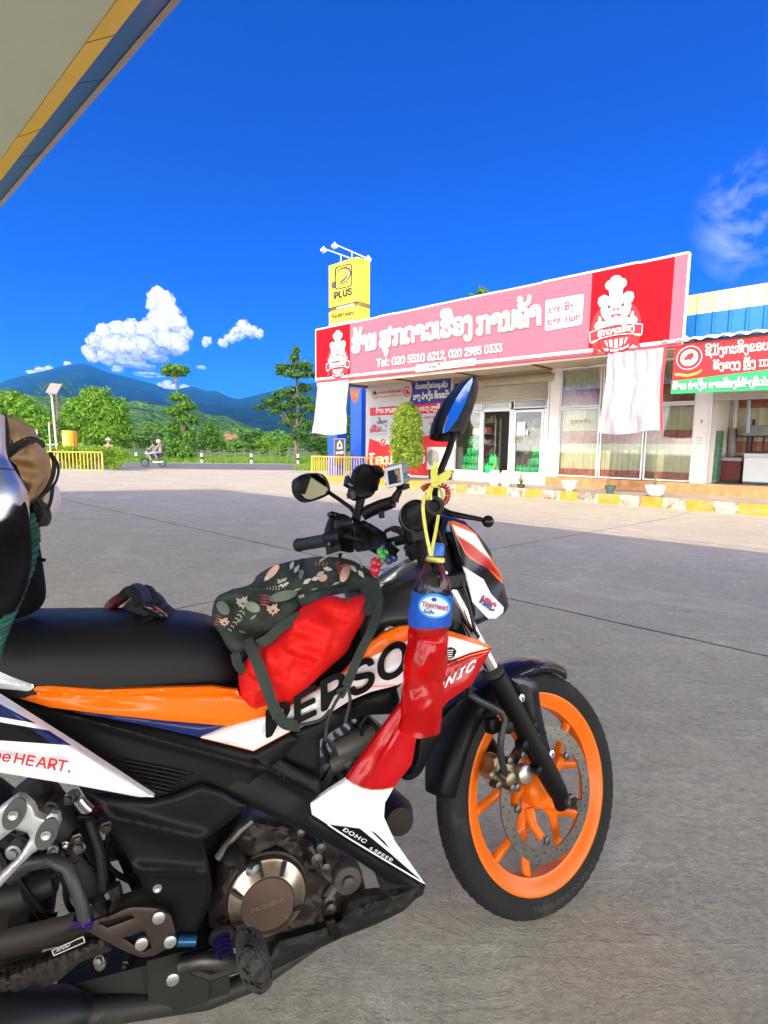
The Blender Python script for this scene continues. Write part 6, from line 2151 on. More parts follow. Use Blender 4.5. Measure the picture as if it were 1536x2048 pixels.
# ---- brake caliper and hose
g = MB()
cen = fp(1032, 1540, .075)
panel(g, smoothpoly([(985, 1512), (1000, 1508), (1012, 1520), (1050, 1535), (1055, 1560), (1035, 1570), (1008, 1572), (980, 1560), (976, 1545), (988, 1535)]), .068, mapf=fp, thick=.03, step=10, rnd=.006, rw=8)
g.lathe(fp(1042, 1545, .068), AN, [(0, .0), (0, .021), (.016, .021), (.019, .017), (.019, 0)], 24, mi=1)
g.lathe(fp(1015, 1556, .066), AN, [(0, .0), (0, .016), (.012, .015), (.014, .012), (.014, 0)], 20, mi=0)
cal = g.build('brake_caliper', [M('caliper_gold', (.24, .19, .12), .38, .8, var=(15, .2)), M('caliper_silver', (.45, .43, .37), .35, .85, var=(15, .1))], bike, smooth=40)
g = MB(); g.tube([fp(x, y, l) for x, y, l in ((1012, 1560, .072), (998, 1548, .075), (1002, 1542, .08))], .006, 8)
for x, y in ((1013, 1520), (1040, 1508), (1048, 1507)): g.lathe(fp(x, y, .075), AN, [(-.01, 0), (-.01, .008), (.012, .008), (.013, 0)], 8)
for x, y in ((988, 1568), (1016, 1573), (1026, 1572)): g.lathe(fp(x, y, .066), AN, [(-.008, 0), (-.008, .008), (.016, .008), (.017, .004), (.017, 0)], 10)
g.build('caliper_bolts', STEEL, cal)
g = MB(); g.tube([fp(x, y, l) for x, y, l in ((1010, 1545, .085), (1004, 1525, .10), (1000, 1500, .11), (1003, 1470, .115), (1010, 1440, .115), (1002, 1425, .115), (985, 1415, .115), (958, 1402, .115), (938, 1388, .11), (934, 1376, .10), (945, 1360, .08))], .0075, 10)
g.build('brake_hose', M('hose_black', (.02, .02, .022), .45), bike, smooth=60)
g = MB(); g.lathe(fp(1007, 1452, .10), AN, [(0, 0), (0, .016), (.02, .014), (.022, 0)], 12); g.box(fp(985, 1450, .09), AN * .012, AF * .014, AU * .016); g.build('hose_clamp', BK, bike, bevel=.003)

# ---- bodywork
def dec(mb, latf, off, mapf=bp):
    lf = idw(latf) if not callable(latf) else latf
    return lambda x, y: mapf(x, y, lf(x, y) + off)
# dark core so that nothing is hollow
g = MB()
core = [(-1.15, .58, .06), (-.98, .60, .09), (-.75, .56, .10), (-.55, .50, .105), (-.38, .52, .105), (-.25, .62, .09), (-.20, .70, .06)]
hgt = [.68, .66, .66, .70, .76, .76, .74]
rows = []
for (x, zl, w_), zh in zip(core, hgt):
    rows.append([B3(x, w_ * math.cos(a), (zl + zh) / 2 + (zh - zl) / 2 * math.sin(a)) for a in np.linspace(0, 2 * math.pi, 17)])
g.sheet(rows); g.build('frame_core', BK, bike, smooth=60)

sh_l = [(980, 1293, .170), (900, 1340, .185), (830, 1255, .150), (820, 1330, .185), (740, 1310, .155), (700, 1370, .185), (600, 1430, .18), (510, 1495, .172), (405, 1475, .165), (890, 1400, .185)]
out = [(984, 1295), (960, 1281), (902, 1263), (870, 1254), (830, 1250), (800, 1253), (770, 1265), (735, 1292), (690, 1345), (620, 1390), (555, 1420), (515, 1436), (470, 1449), (440, 1460), (401, 1475), (455, 1488), (507, 1502), (545, 1482), (579, 1463), (634, 1442), (700, 1401), (740, 1384), (792, 1371), (840, 1352), (891, 1325), (940, 1306)]
zw = [(979, 1297), (902, 1273), (860, 1270), (814, 1282), (724, 1322), (650, 1372), (560, 1424), (457, 1453), (399, 1475.5), (507, 1502.5), (579, 1463.5), (634, 1442.5), (700, 1401.5), (740, 1384.5), (792, 1371.5), (840, 1352.5), (891, 1325.5)]
g = MB()
panel(g, out, sh_l, zones=[(zw, 1)], thick=.012, step=9, est=6, crease=lambda x, y: .006 * math.exp(-((y - (1330 - (x - 800) * .42)) / 14) ** 2))
shroud = g.build('tank_shroud', [OR, WH], bike)
D = dec(None, sh_l, .0105)
g = MB(); put_text(g, textmesh('REPSOL', 'sans', .06, shear=.05, gap=.1), D, (534, 1474), (866, 1316), (50, 66), 0, up=(-.07, -1)); g.build('lettering', LBK, shroud, smooth=0)
g = MB()
wing = [(893, 1318), (893, 1298), (901, 1294), (909, 1297), (913, 1303), (909, 1313), (903, 1317)]
g.add([D(*p) for p in wing], [tuple(range(7))[::-1]], 0)
D2 = dec(None, sh_l, .012)
for i in range(4):
    y = 1300 + i * 4.2
    q = [(892, y + .8), (906 - i, y - .6), (908 - i, y + .5), (906 - i, y + 1.2), (892, y + 2.4)]
    g.add([D2(*p) for p in q], [tuple(range(5))], 1)
put_text(g, textmesh('HONDA', 'sans', .03), D, (866, 1332), (915.5, 1325), 7.5, 0, up=(.0, -1))
g.build('maker_badge', [LBK, WH], shroud, smooth=0)
g = MB(); st_ = [(674, 1381.5), (700, 1376), (740, 1373), (792, 1369)]
for a, b in zip(st_, st_[1:]): g.add([D(*a), D(*b), D(b[0], b[1] + 2.2), D(a[0], a[1] + 2.2)], [(0, 1, 2, 3)])
st_ = [(401, 1476), (455, 1489), (507, 1502.5), (579, 1464)]
for a, b in zip(st_, st_[1:]): g.add([D(*a), D(*b), D(b[0], b[1] - 1.6), D(a[0], a[1] - 1.6)], [(0, 1, 2, 3)])
g.build('pinstripe', OUT, shroud, smooth=0)

# red and white lower fairing, one piece from the nose to the chin
lf_l = [(980, 1300, .168), (890, 1390, .188), (855, 1450, .185), (755, 1472, .170), (760, 1540, .178), (693, 1560, .165), (725, 1577, .182), (622, 1620, .155), (720, 1655, .178), (790, 1683, .160), (848, 1768, .135), (660, 1650, .158)]
out = [(984, 1297), (967, 1327), (943, 1369), (897, 1402), (856, 1449), (833, 1475), (828, 1505), (823, 1530), (787, 1576), (770, 1606), (768, 1634), (790, 1683), (851, 1769), (760, 1715), (657, 1650), (624, 1629), (621, 1608), (660, 1580), (693, 1559), (755, 1471), (790, 1424), (820, 1385), (850, 1352), (891, 1326), (940, 1306)]
zwh = [(693, 1559), (708, 1570), (726, 1577), (745, 1581), (766, 1580), (787, 1576), (770, 1606), (768, 1634), (790, 1683), (851, 1769), (760, 1715), (657, 1650), (624, 1629), (621, 1608), (660, 1580)]
zbk = [(655, 1649), (690, 1653), (720, 1657), (781, 1707), (845, 1763), (815, 1745), (740, 1702), (667, 1660)]
zb2 = [(741, 1661), (752, 1667), (770, 1684), (780, 1699), (762, 1682)]
rg = lambda x, y: .010 * math.exp(-((x - (728 + (1577 - y) * .62 if y < 1600 else 722 + (y - 1600) * .25)) / 9) ** 2)
g = MB(); panel(g, out, lf_l, zones=[(zwh, 1), (zbk, 2), (zb2, 2)], thick=.010, crease=rg, step=7, est=6)
fair = g.build('lower_fairing', [RD, WH, LBK], bike)
D = dec(None, lf_l, .0115)
g = MB(); put_text(g, textmesh('SONIC', 'sans', .05, shear=.28, gap=.1), D, (848, 1402), (950, 1336), (16, 18), 0, up=(.12, -1))
put_text(g, textmesh('DOHC', 'sans', .04, shear=.3), D, (685, 1661), (732, 1688), 8, 0, up=(.30, -.95))
put_text(g, textmesh('6 SPEED', 'sans', .04, shear=.3), D, (739, 1698), (784, 1724), 6.2, 0, up=(.30, -.95))
st_ = [(655, 1650.5), (700, 1680), (760, 1716), (846, 1767)]
for a, b in zip(st_, st_[1:]): g.add([D(*a), D(*b), D(b[0] + 1, b[1] - 3), D(a[0] + 1, a[1] - 3)], [(0, 1, 2, 3)])
g.build('lettering', WH, fair, smooth=0)
g = MB()
st_ = [(693, 1559), (708, 1570), (726, 1577), (745, 1581), (766, 1580), (787, 1576)]
for a, b in zip(st_, st_[1:]): g.add([D(*a), D(*b), D(b[0], b[1] - 2), D(a[0], a[1] - 2)], [(0, 1, 2, 3)])
st_ = [(979, 1300), (940, 1310), (891, 1330)]
for a, b in zip(st_, st_[1:]): g.add([D(*a), D(*b), D(b[0], b[1] + 2), D(a[0], a[1] + 2)], [(0, 1, 2, 3)])
g.build('pinstripe', OUT, fair, smooth=0)

# orange side panel under the seat, navy strip, white tail pieces
op_l = [(30, 1385, .150), (200, 1400, .162), (350, 1405, .166), (500, 1420, .170)]
out = [(13, 1389), (56, 1386), (69, 1369), (130, 1374), (203, 1380), (338, 1375), (423, 1373), (475, 1380), (481, 1390), (530, 1400), (560, 1410), (540, 1430), (515, 1448), (457, 1452), (338, 1442), (203, 1428), (101, 1415)]
g = MB(); panel(g, out, op_l, thick=.012, step=7, est=6, crease=lambda x, y: -.006 * math.exp(-((y - 1387) / 4.0) ** 2) - .008 * math.exp(-((y - (1402 + (x - 200) * .03)) / 12) ** 2) * math.exp(-((x - 215) / 70) ** 2))
g.build('side_panel', OR, bike)
g = MB(); panel(g, [(145, 1424), (203, 1428), (338, 1442), (447, 1452), (400, 1475), (300, 1452)], .156, thick=.008, rnd=.003)
g.build('navy_strip', NV, bike)
g = MB(); panel(g, [(-160, 1290), (0, 1341), (73, 1369), (56, 1386), (0, 1381), (-160, 1360)], .150, thick=.012, crease=lambda x, y: .006 * math.exp(-((y - 1362 - x * .2) / 6) ** 2)); g.build('tail_trim', WH, bike)
ht_l = [(-150, 1430, .175), (0, 1480, .19), (150, 1530, .20), (300, 1594, .188)]
out = [(-160, 1300), (0, 1395), (150, 1490), (308, 1594), (278, 1594), (150, 1570), (0, 1545), (-160, 1518)]
zz = [([(-160, 1400), (0, 1408), (73, 1447), (0, 1434), (-160, 1420)], 1), ([(-160, 1436), (0, 1444), (98, 1461), (144, 1491), (0, 1481), (-160, 1474)], 2), ([(60, 1455), (98, 1461), (144, 1491), (105, 1488)], 1)]
g = MB(); panel(g, out, ht_l, zones=zz, thick=.012, step=7, est=6, crease=lambda x, y: .009 * math.exp(-((y - (1502 + (x - 150) * .60)) / 12) ** 2))
tail = g.build('tail_panel', [WH, NV, LBK], bike)
D = dec(None, ht_l, .0115)
g = MB(); put_text(g, textmesh('HEART.', 'sans', .045, shear=.12), D, (27, 1526), (140, 1545), (20, 22), 0, up=(.14, -1)); put_text(g, textmesh('One', 'sans', .04, shear=.12), D, (-40, 1514), (20, 1524.5), (20, 20), 0, up=(.14, -1))
g.build('lettering', LRD, tail, smooth=0)

# black side covers
sc_l = [(20, 1395, .135), (250, 1480, .150), (400, 1520, .155), (510, 1510, .150), (300, 1600, .150)]
out = [(13, 1391), (145, 1425), (300, 1453), (400, 1476), (507, 1503), (545, 1484), (579, 1465), (600, 1480), (560, 1520), (510, 1560), (500, 1612), (405, 1570), (305, 1602), (150, 1490), (0, 1400)]
g = MB(); panel(g, out, sc_l, thick=.012, step=5, est=5, crease=lambda x, y: .006 * math.exp(-((y - (1462 + (x - 250) * .28)) / 9) ** 2))
sc_ = g.build('side_cover', BK, bike)
lf = idw(sc_l)
for i in range(7):
    a, b = (218 + 13 * i, 1514 + 10.5 * i), (392 - 9 * i, 1548 + 6.5 * i)
    g = MB(); P = [bp(a[0] + (b[0] - a[0]) * t, a[1] + (b[1] - a[1]) * t, lf(a[0] + (b[0] - a[0]) * t, a[1] + (b[1] - a[1]) * t) + .001) for t in np.linspace(0, 1, 7)]
    g.tube(P, [.0005, .0028, .003, .003, .003, .0028, .0005], 8); g.build('rib', BK, sc_, smooth=60)
lc_l = [(200, 1600, .150), (400, 1580, .165), (490, 1612, .160), (300, 1750, .150), (360, 1850, .140)]
out = [(179, 1588), (230, 1594), (305, 1601), (350, 1590), (403, 1567), (440, 1580), (499, 1611), (450, 1650), (405, 1681), (412, 1710), (419, 1742), (424, 1780), (418, 1815), (394, 1863), (350, 1863), (328, 1811), (292, 1786), (268, 1739), (240, 1685), (217, 1633)]
g = MB(); panel(g, out, lc_l, thick=.012, step=7, est=6, crease=lambda x, y: .012 * math.exp(-((y - (1633 + (x - 217) * .25)) / 16) ** 2) + .008 * math.exp(-((y - (1738 + (x - 270) * .05)) / 12) ** 2))
lc = g.build('lower_cover', BK, bike)
g = MB(); g.lathe(bp(315, 1775, .147), BN, [(0, 0), (0, .008), (.004, .007), (.004, .003), (.002, 0)], 12); g.build('bolt', SILV, lc)
# the long black frame cover running down to the chin
fc_l = [(510, 1505, .145), (480, 1600, .155), (560, 1560, .140), (630, 1620, .150), (740, 1720, .140), (840, 1770, .125)]
out = [(507, 1502), (530, 1500), (580, 1530), (637, 1556), (650, 1580), (625, 1602), (623, 1629), (657, 1651), (740, 1703), (842, 1768), (852, 1772), (830, 1795), (806, 1784), (750, 1745), (690, 1705), (620, 1668), (560, 1640), (499, 1612), (440, 1580), (480, 1540)]
g = MB(); panel(g, out, fc_l, thick=.012, step=8, est=7, crease=lambda x, y: .010 * math.exp(-((y - (1540 + (x - 540) * .62)) / 8) ** 2))
g.build('frame_cover', BK, bike)
out = [(579, 1463), (634, 1443), (700, 1402), (792, 1372), (800, 1400), (788, 1428), (740, 1430), (700, 1440), (640, 1480), (640, 1556), (580, 1530), (530, 1500)]
g = MB(); panel(g, out, [(600, 1480, .125), (760, 1400, .135)], thick=.01, crease=lambda x, y: .007 * math.exp(-((y - (1418 - (x - 700) * .08)) / 5) ** 2)); g.build('intake_cover', BK, bike)
# radiator side and inner duct behind the red fairing
g = MB(); panel(g, smoothpoly([(830, 1470), (860, 1446), (905, 1400), (960, 1370), (935, 1400), (905, 1440), (880, 1480), (862, 1500), (850, 1535), (832, 1558), (806, 1562), (800, 1545), (825, 1530)]), .10, thick=.05, rnd=.02); g.build('inner_duct', BK, bike)
g = MB(); g.lathe(bp(785, 1620, .02), BN, [(-.06, 0), (-.06, .03), (.02, .04), (.05, .03), (.05, 0)], 20); g.build('radiator_fan_cover', ENG, bike, smooth=50)

# ---- engine
eng_l = [(540, 1780, .105), (690, 1745, .10), (640, 1640, .09)]
g = MB(); panel(g, smoothpoly([(440, 1700), (470, 1640), (520, 1618), (600, 1650), (660, 1690), (720, 1735), (735, 1790), (700, 1850), (640, 1880), (560, 1905), (470, 1900), (420, 1880), (415, 1800)]), eng_l, thick=.16, rnd=.03, rw=30, step=9, shrink=.1, crease=lambda x, y: .012 * noise.noise(Vector((x * .03, y * .03, 2))) + .006 * noise.noise(Vector((x * .1, y * .1, 5))))
engine = g.build('engine', ENG, bike)
cc = bp(533, 1785, .105); k = (cc - EYE).dot(FW) / 1080
R1 = 76 * k
g = MB(); g.lathe(cc, BN, [(-.02, R1 * 1.04), (.012, R1 * 1.02), (.016, R1 * .98), (.018, R1 * .9), (.030, R1 * .72), (.032, R1 * .68)], 48, mi=1)
g.lathe(cc, BN, [(.032, R1 * .68), (.035, R1 * .655), (.0335, R1 * .64), (.034, 0)], 48, mi=0)
g.lathe(cc, BN, [(-.03, R1 * 1.10), (.004, R1 * 1.09), (.006, R1 * 1.03)], 48, mi=2)
# lower third of the outer ring is dirty casting
for a in np.radians([100, 60, 155, 205, 335]):
    x_, y_ = BF * math.cos(a) + BU * math.sin(a), BN
    g.bar(cc + x_ * R1 * .70 + BN * .0325, cc + x_ * R1 * .98 + BN * .018, .006, .006, 2, up=BN)
clutch = g.build('clutch_cover', [BRZ, CLN, ENG], engine, smooth=35)
g = MB()
V, Fc, wd, _ = textmesh('HONDA', 'sans', .0, gap=.12)
out_ = [cc + BN * .0352 + BF * ((a / wd - .5) * .060 - .0) + BU * ((b - .5) * .008 + (a / wd - .5) * .007) for a, b in V]
g.add(out_, [f if (out_[f[1]] - out_[f[0]]).cross(out_[f[2]] - out_[f[0]]).dot(BN) > 0 else f[::-1] for f in Fc]); g.build('embossed_name', M('emboss', (.42, .30, .25), .3, .8), clutch, smooth=0)
g = MB(); q = bp(478, 1722, .13); g.lathe(q, (BN * .5 - BF * .3 + BU * .6), [(-.02, .012), (.01, .012), (.014, .017), (.034, .017), (.036, .013), (.036, 0)], 12); g.lathe(bp(500, 1738, .125), (BN * .6 + BF * .5), [(0, 0), (0, .011), (.014, .011), (.016, 0)], 10, mi=1)
g.build('oil_filler', [BK, SILV], engine, smooth=40)
g = MB(); g.lathe(bp(690, 1746, .085), BN, [(-.02, .032), (.02, .031), (.026, .026), (.027, .012), (.034, .011), (.035, 0)], 24); g.lathe(bp(655, 1790, .09), BN, [(-.02, 0), (-.02, .012), (.02, .011), (.022, 0)], 14); g.tube([bp(690, 1746, .10), bp(672, 1770, .10), bp(655, 1795, .10)], .011, 8); g.build('water_pump', M('pump_grey', (.10, .09, .085), .45, .6, var=(12, .2)), engine, smooth=40)
g = MB()
for i, (x, y, r_) in enumerate(((640, 1690, .010), (632, 1712, .012), (650, 1730, .010), (600, 1660, .008), (660, 1810, .010))): g.lathe(bp(x, y, .11), BN, [(-.02, 0), (-.02, r_), (.012, r_ * .95), (.014, 0)], 10)
g.tube([bp(x, y, .115) for x, y in ((620, 1690), (640, 1725), (645, 1745), (660, 1760))], .006, 8); g.tube([bp(x, y, .12) for x, y in ((436, 1716), (455, 1690), (480, 1660), (505, 1640))], .008, 8)
g.build('engine_fittings', STEEL, engine, smooth=40)
# cylinder and throttle body seen in the gap behind the red fairing
g = MB()
a, b = bp(648, 1590, .03), bp(760, 1450, .03)
ax = (b - a).normalized()
for i in range(9): g.box(a.lerp(b, i / 9), BN * .055, ax.cross(BN) * .05, ax * .004)
g.tube([a, b], .045, 16)
cyl = g.build('cylinder', M('cylinder_grey', (.07, .068, .065), .5, .5, var=(10, .2)), engine, smooth=40)
g = MB(); g.tube([bp(x, y, .085) for x, y in ((672, 1502), (715, 1486), (750, 1470))], [.022, .026, .024], 14); g.tube([bp(x, y, .09) for x, y in ((660, 1530), (680, 1522), (692, 1512))], [.018, .018, .014], 12); g.tube([bp(640, 1560, .07), bp(655, 1535, .08), bp(650, 1520, .08)], .02, 10); g.tube([bp(690, 1505, .10), bp(702, 1520, .10), bp(692, 1532, .10)], .009, 8)
g.build('throttle_body', M('throttle_grey', (.11, .108, .10), .5, .3, var=(10, .2)), engine, smooth=40)
g = MB(); g.tube([bp(x, y, .10) for x, y in ((735, 1428), (720, 1450), (725, 1475), (745, 1500), (740, 1530))], .004, 6); g.tube([bp(x, y, .095) for x, y in ((655, 1450), (648, 1490), (660, 1530), (640, 1560))], .005, 6); g.build('wiring', BK, engine, smooth=60)
g = MB(); panel(g, [(140, 1545), (300, 1590), (520, 1600), (500, 1640), (455, 1690), (430, 1780), (420, 1880), (400, 1915), (330, 1900), (262, 1780), (200, 1640)], .02, thick=.03, rnd=0, step=20); g.build('dark_backing', BK, bike)  # added dark sheet that blacks out the gaps between covers and engine
# belly pan
bl = [(600, 1890, .125), (750, 1820, .13), (840, 1780, .12)]
g = MB(); panel(g, [(505, 1955), (560, 1882), (640, 1860), (684, 1842), (700, 1800), (740, 1790), (760, 1788), (800, 1785), (833, 1772), (851, 1770), (846, 1790), (833, 1797), (807, 1822), (750, 1850), (683, 1876), (620, 1905), (568, 1931), (530, 1950)], bl, thick=.02, step=8, est=7, crease=lambda x, y: .008 * math.exp(-((y - (1880 - (x - 560) * .38)) / 7) ** 2) + .004 * noise.noise(Vector((x * .05, y * .05, 1))))
pan = g.build('belly_pan', M('pan_black', (.011, .013, .012), .5, spec=.25, var=(3, .3), dirt=(7, .55, (.075, .07, .06))), bike)
g = MB(); panel(g, [(649, 1842), (668, 1836), (682, 1872), (668, 1882), (658, 1870)], .138, thick=.012, rnd=.004, rw=5, step=8); g.build('pan_clip', BK, pan)
g = MB(); g.slab([bp(x, y, .127) for x, y in ((749, 1742), (790, 1766), (815, 1772), (763, 1783))], BN * -.01); g.build('vent', M('vent_dark', (.004, .004, .004), .9), pan)
g = MB(); q = bp(442, 1868, .12); an = (BN * .82 - BU * .35 + BF * .1).normalized()
g.lathe(q, an, [(0, .022), (.008, .022), (.010, .013)] , 16, mi=1)
for i in range(4): g.lathe(q + an * (.010 + i * .0075), an, [(0, .013), (.001, .017), (.004, .017), (.005, .013), (.0075, .013)], 16, mi=0)
g.lathe(q + an * .04, an, [(0, .013), (0, .017), (.01, .017), (.012, .012), (.012, 0)], 6, mi=0)
g.build('drain_bolt', [PUR, STEEL], engine, smooth=30)

# ---- foot controls, rear frame and swing arm
g = MB(); q = bp(510, 1885, .20); q2 = bp(508, 1985, .25)
panel(g, smoothpoly([(478, 1892), (500, 1884), (516, 1886), (530, 1902), (545, 1945), (546, 1970), (525, 1990), (505, 1988), (482, 1960), (470, 1920)]), .27, thick=.035, rnd=.015, rw=16, step=9, crease=lambda x, y: .004 * math.sin(x * .5 + y * .35) + .003 * math.sin(y * .6 - x * .3))
peg = g.build('foot_peg', M('peg_rubber', (.032, .032, .03), .8, var=(12, .4), bump=(90, .6, .003)), bike)
g = MB(); g.tube([bp(500, 1930, .26), bp(470, 1925, .18), bp(410, 1920, .14), bp(360, 1930, .13)], [.012, .012, .014, .014], 10); g.build('peg_arm', STEEL, bike, smooth=50)
lv = M('lever_brown', (.07, .055, .048), .4, .7, var=(8, .3))
g = MB(); panel(g, [(180, 1845), (262, 1815), (290, 1815), (320, 1818), (342, 1832), (352, 1870), (336, 1896), (308, 1912), (280, 1915), (240, 1898), (182, 1866), (166, 1858)], .165, thick=.006, rnd=.001, step=14, holes=[[(245, 1876), (288, 1858), (304, 1896), (288, 1904)], [(195, 1846), (262, 1830), (270, 1836), (215, 1856)]])
pl = g.build('rearset_plate', lv, bike)
g = MB()
for x, y in ((318, 1832), (341, 1880), (284, 1884), (346, 1955)): g.lathe(bp(x, y, .166), BN, [(0, 0), (0, .010), (.006, .010), (.007, .007), (.007, 0)], 14)
g.build('bolts', SILV, pl, smooth=30)
g = MB(); panel(g, [(145, 1842), (180, 1838), (186, 1850), (182, 1860), (148, 1858)], .175, thick=.014, rnd=.004, rw=5, step=8); g.build('purple_clamp', PUR, pl)
g = MB(); g.tube([bp(x, y, .13) for x, y in ((356, 1880), (392, 1880))], .010, 12); g.build('blue_spacer', M('spacer_blue', (.03, .12, .30), .3, .7), bike)
g = MB(); g.tube([bp(x, y, l) for x, y, l in ((20, 1755, .10), (60, 1728, .13), (105, 1720, .15), (135, 1735, .16), (152, 1775, .16), (165, 1815, .165), (170, 1845, .165))], .0105, 12); g.build('rear_hose', M('hose_black2', (.028, .028, .03), .45), bike, smooth=60)
# passenger peg bracket
brk = [(-90, 1690), (0, 1615), (33, 1591), (47, 1593), (66, 1611), (73, 1629), (91, 1637), (102, 1626), (117, 1629), (120, 1647), (109, 1677), (84, 1695), (66, 1706), (36, 1735), (0, 1775), (-90, 1850)]
g = MB(); panel(g, brk, .195, thick=.012, rnd=.005, rw=7, step=10, holes=[[(-60, 1720), (0, 1680), (29, 1658), (55, 1666), (60, 1677), (36, 1717), (0, 1750), (-60, 1790)]])
bk_ = g.build('peg_bracket', M('bracket_silver', (.52, .55, .57), .35, .6, var=(9, .12), dirt=(7, .66, (.16, .16, .15))), bike)
for x, y in ((29, 1627), (94, 1667)):
    g = MB(); c = bp(x, y, .196)
    g.slab([c + BF * .019 * (math.cos(a) * .8 + math.sin(a) * .28) + BU * .023 * (math.sin(a)) + BN * .002 for a in np.linspace(0, 2 * math.pi, 25)[:-1]], BN * -.004)
    g.lathe(c + BN * .002, BN, [(0, 0), (0, .008), (.005, .007), (.005, .003), (.003, 0)], 12, mi=1); g.build('bracket_bolt', [M('recess_grey', (.055, .06, .06), .5), SILV], bk_)
# swing arm, rear wheel, exhaust
sw = M('swingarm', (.018, .014, .012), .6, .2, var=(6, .35), dirt=(5, .56, (.075, .058, .042)))
pv, ra = B3(-.80, .10, .36), B3(-1.27, .10, .30)
g = MB(); 
for l in (.11, -.11): g.tube([B3(-.76, l * .8, .285), B3(-.95, l, .27), B3(-1.30, l, .27)], [.024, .024, .022], 10, flat=.55, up=BN)
g.tube([B3(-.76, -.10, .285), B3(-.76, .10, .285)], .025, 12); swing = g.build('swing_arm', sw, bike, smooth=40)
g = MB(); panel(g, [(-60, 1985), (60, 1935), (165, 1895), (215, 1875), (225, 1900), (160, 1925), (120, 1960), (90, 1975), (70, 1968), (-60, 2030)], .15, thick=.01, rnd=.004, step=6, crease=lambda x, y: .003 * math.sin(x * .25)); g.build('chain_guard', sw, swing)
g = MB(); q = [(104, 1901), (166, 1873), (170, 1884), (108, 1911)]
g.slab([bp(x, y, .158) for x, y in q], BN * -.003, 0)
for a, b in zip(q, q[1:] + q[:1]): g.bar(bp(*a, .1585), bp(*b, .1585), .0012, .0012, 1, up=BN)
put_text(g, textmesh('AHM', 'sans', .02, shear=.2), lambda x, y: bp(x, y, .1595), (110, 1906), (140, 1893), 7, 1, up=(.2, -1)); g.build('sticker', [LBK, M('sticker_white', (.55, .55, .52), .5)], swing, smooth=0)
rc = B3(-1.273, 0, .285)
g = MB(); g.lathe(rc, BN, [(.032, .222), (.043, .240), (.048, .256), (.040, .275), (.02, .284), (0, .286), (-.02, .284), (-.040, .275), (-.048, .256), (-.043, .240), (-.032, .222), (0, .226)], 72, closed=True)
rw_ = g.build('rear_wheel', RUB, bike, smooth=40)
g = MB(); g.lathe(rc, BN, [(.032, .2285), (.032, .220), (.020, .200), (.018, .192), (-.018, .192), (-.020, .200), (-.032, .220), (-.032, .2285), (0, .214)], 72, closed=True); g.lathe(rc, BN, [(-.05, 0), (-.05, .05), (.05, .05), (.05, 0)], 24)
for i in range(5):
    a = math.radians(10 + 72 * i)
    g.tube([rc + (BF * math.cos(a) + BU * math.sin(a)) * r_ for r_ in (.04, .1, .195)], [.02, .016, .015], 8)
g.build('rim', M('rear_rim_dark', (.06, .03, .02), .6), rw_, smooth=50)  # whole rear rim given one even dark brown
g = MB(); g.tube([bp(x, y, l) for x, y, l in ((700, 1830, .02), (600, 1900, .05), (520, 1955, .06), (420, 1995, .09), (280, 2012, .11), (150, 2030, .13))], [.018, .018, .018, .018, .020, .022], 14); ex = g.build('exhaust_pipe', M('exhaust_dark', (.022, .023, .022), .55, .3, var=(6, .3), dirt=(5, .55, (.10, .085, .07))), bike, smooth=60)
g = MB(); g.tube([bp(170, 2028, .13), bp(120, 2032, .14), bp(0, 2045, .15), bp(-200, 2040, .15)], [.026, .040, .046, .046], 20); g.build('muffler', M('muffler_blue', (.008, .009, .013), .45, .3, var=(5, .2)), ex, smooth=50)
# dark mechanical clutter behind the brackets
g = MB()
R = random.Random(9)
g.tube([bp(x, y, .05) for x, y in ((60, 1560), (140, 1680), (200, 1780))], [.03, .035, .03], 14)
g.tube([bp(x, y, .06) for x, y in ((-40, 1800), (40, 1790), (110, 1760))], [.022, .026, .02], 14)
for i in range(9): g.lathe(bp(40 + i * 12, 1600 + i * 15, .06), (bp(140, 1680, .06) - bp(60, 1560, .06)).normalized(), [(0, .026), (.003, .033), (.006, .026)], 16)
g.box(bp(300, 1930, .05), BF * .14, BN * .06, BU * .045); g.box(bp(360, 1920, .07), BF * .05, BN * .05, BU * .05)
g.tube([bp(x, y, .12) for x, y in ((195, 1800), (215, 1830), (235, 1800), (228, 1770))], .011, 8); g.tube([bp(x, y, .10) for x, y in ((180, 1640), (200, 1700), (210, 1780))], .008, 8)
g.tube([bp(x, y, .13) for x, y in ((370, 1930), (420, 1950), (480, 1930))], .010, 8)
g.build('rear_shock', M('dark_metal', (.010, .009, .0085), .6, .1, var=(9, .3), dirt=(6, .66, (.04, .03, .025))), bike, smooth=40)
g = MB(); g.tube([bp(x, y, .12) for x, y in ((160, 1598), (172, 1612), (182, 1620))], .007, 8); g.build('reflector_mount', SILV, bike, smooth=50)
g = MB(); g.ell(bp(190, 1622, .06), BF * .014, BN * .01, BU * .008); g.ell(bp(196, 1650, .05), BF * .012, BN * .01, BU * .006); g.build('red_fitting', M('fitting_red', (.20, .01, .015), .3), bike)
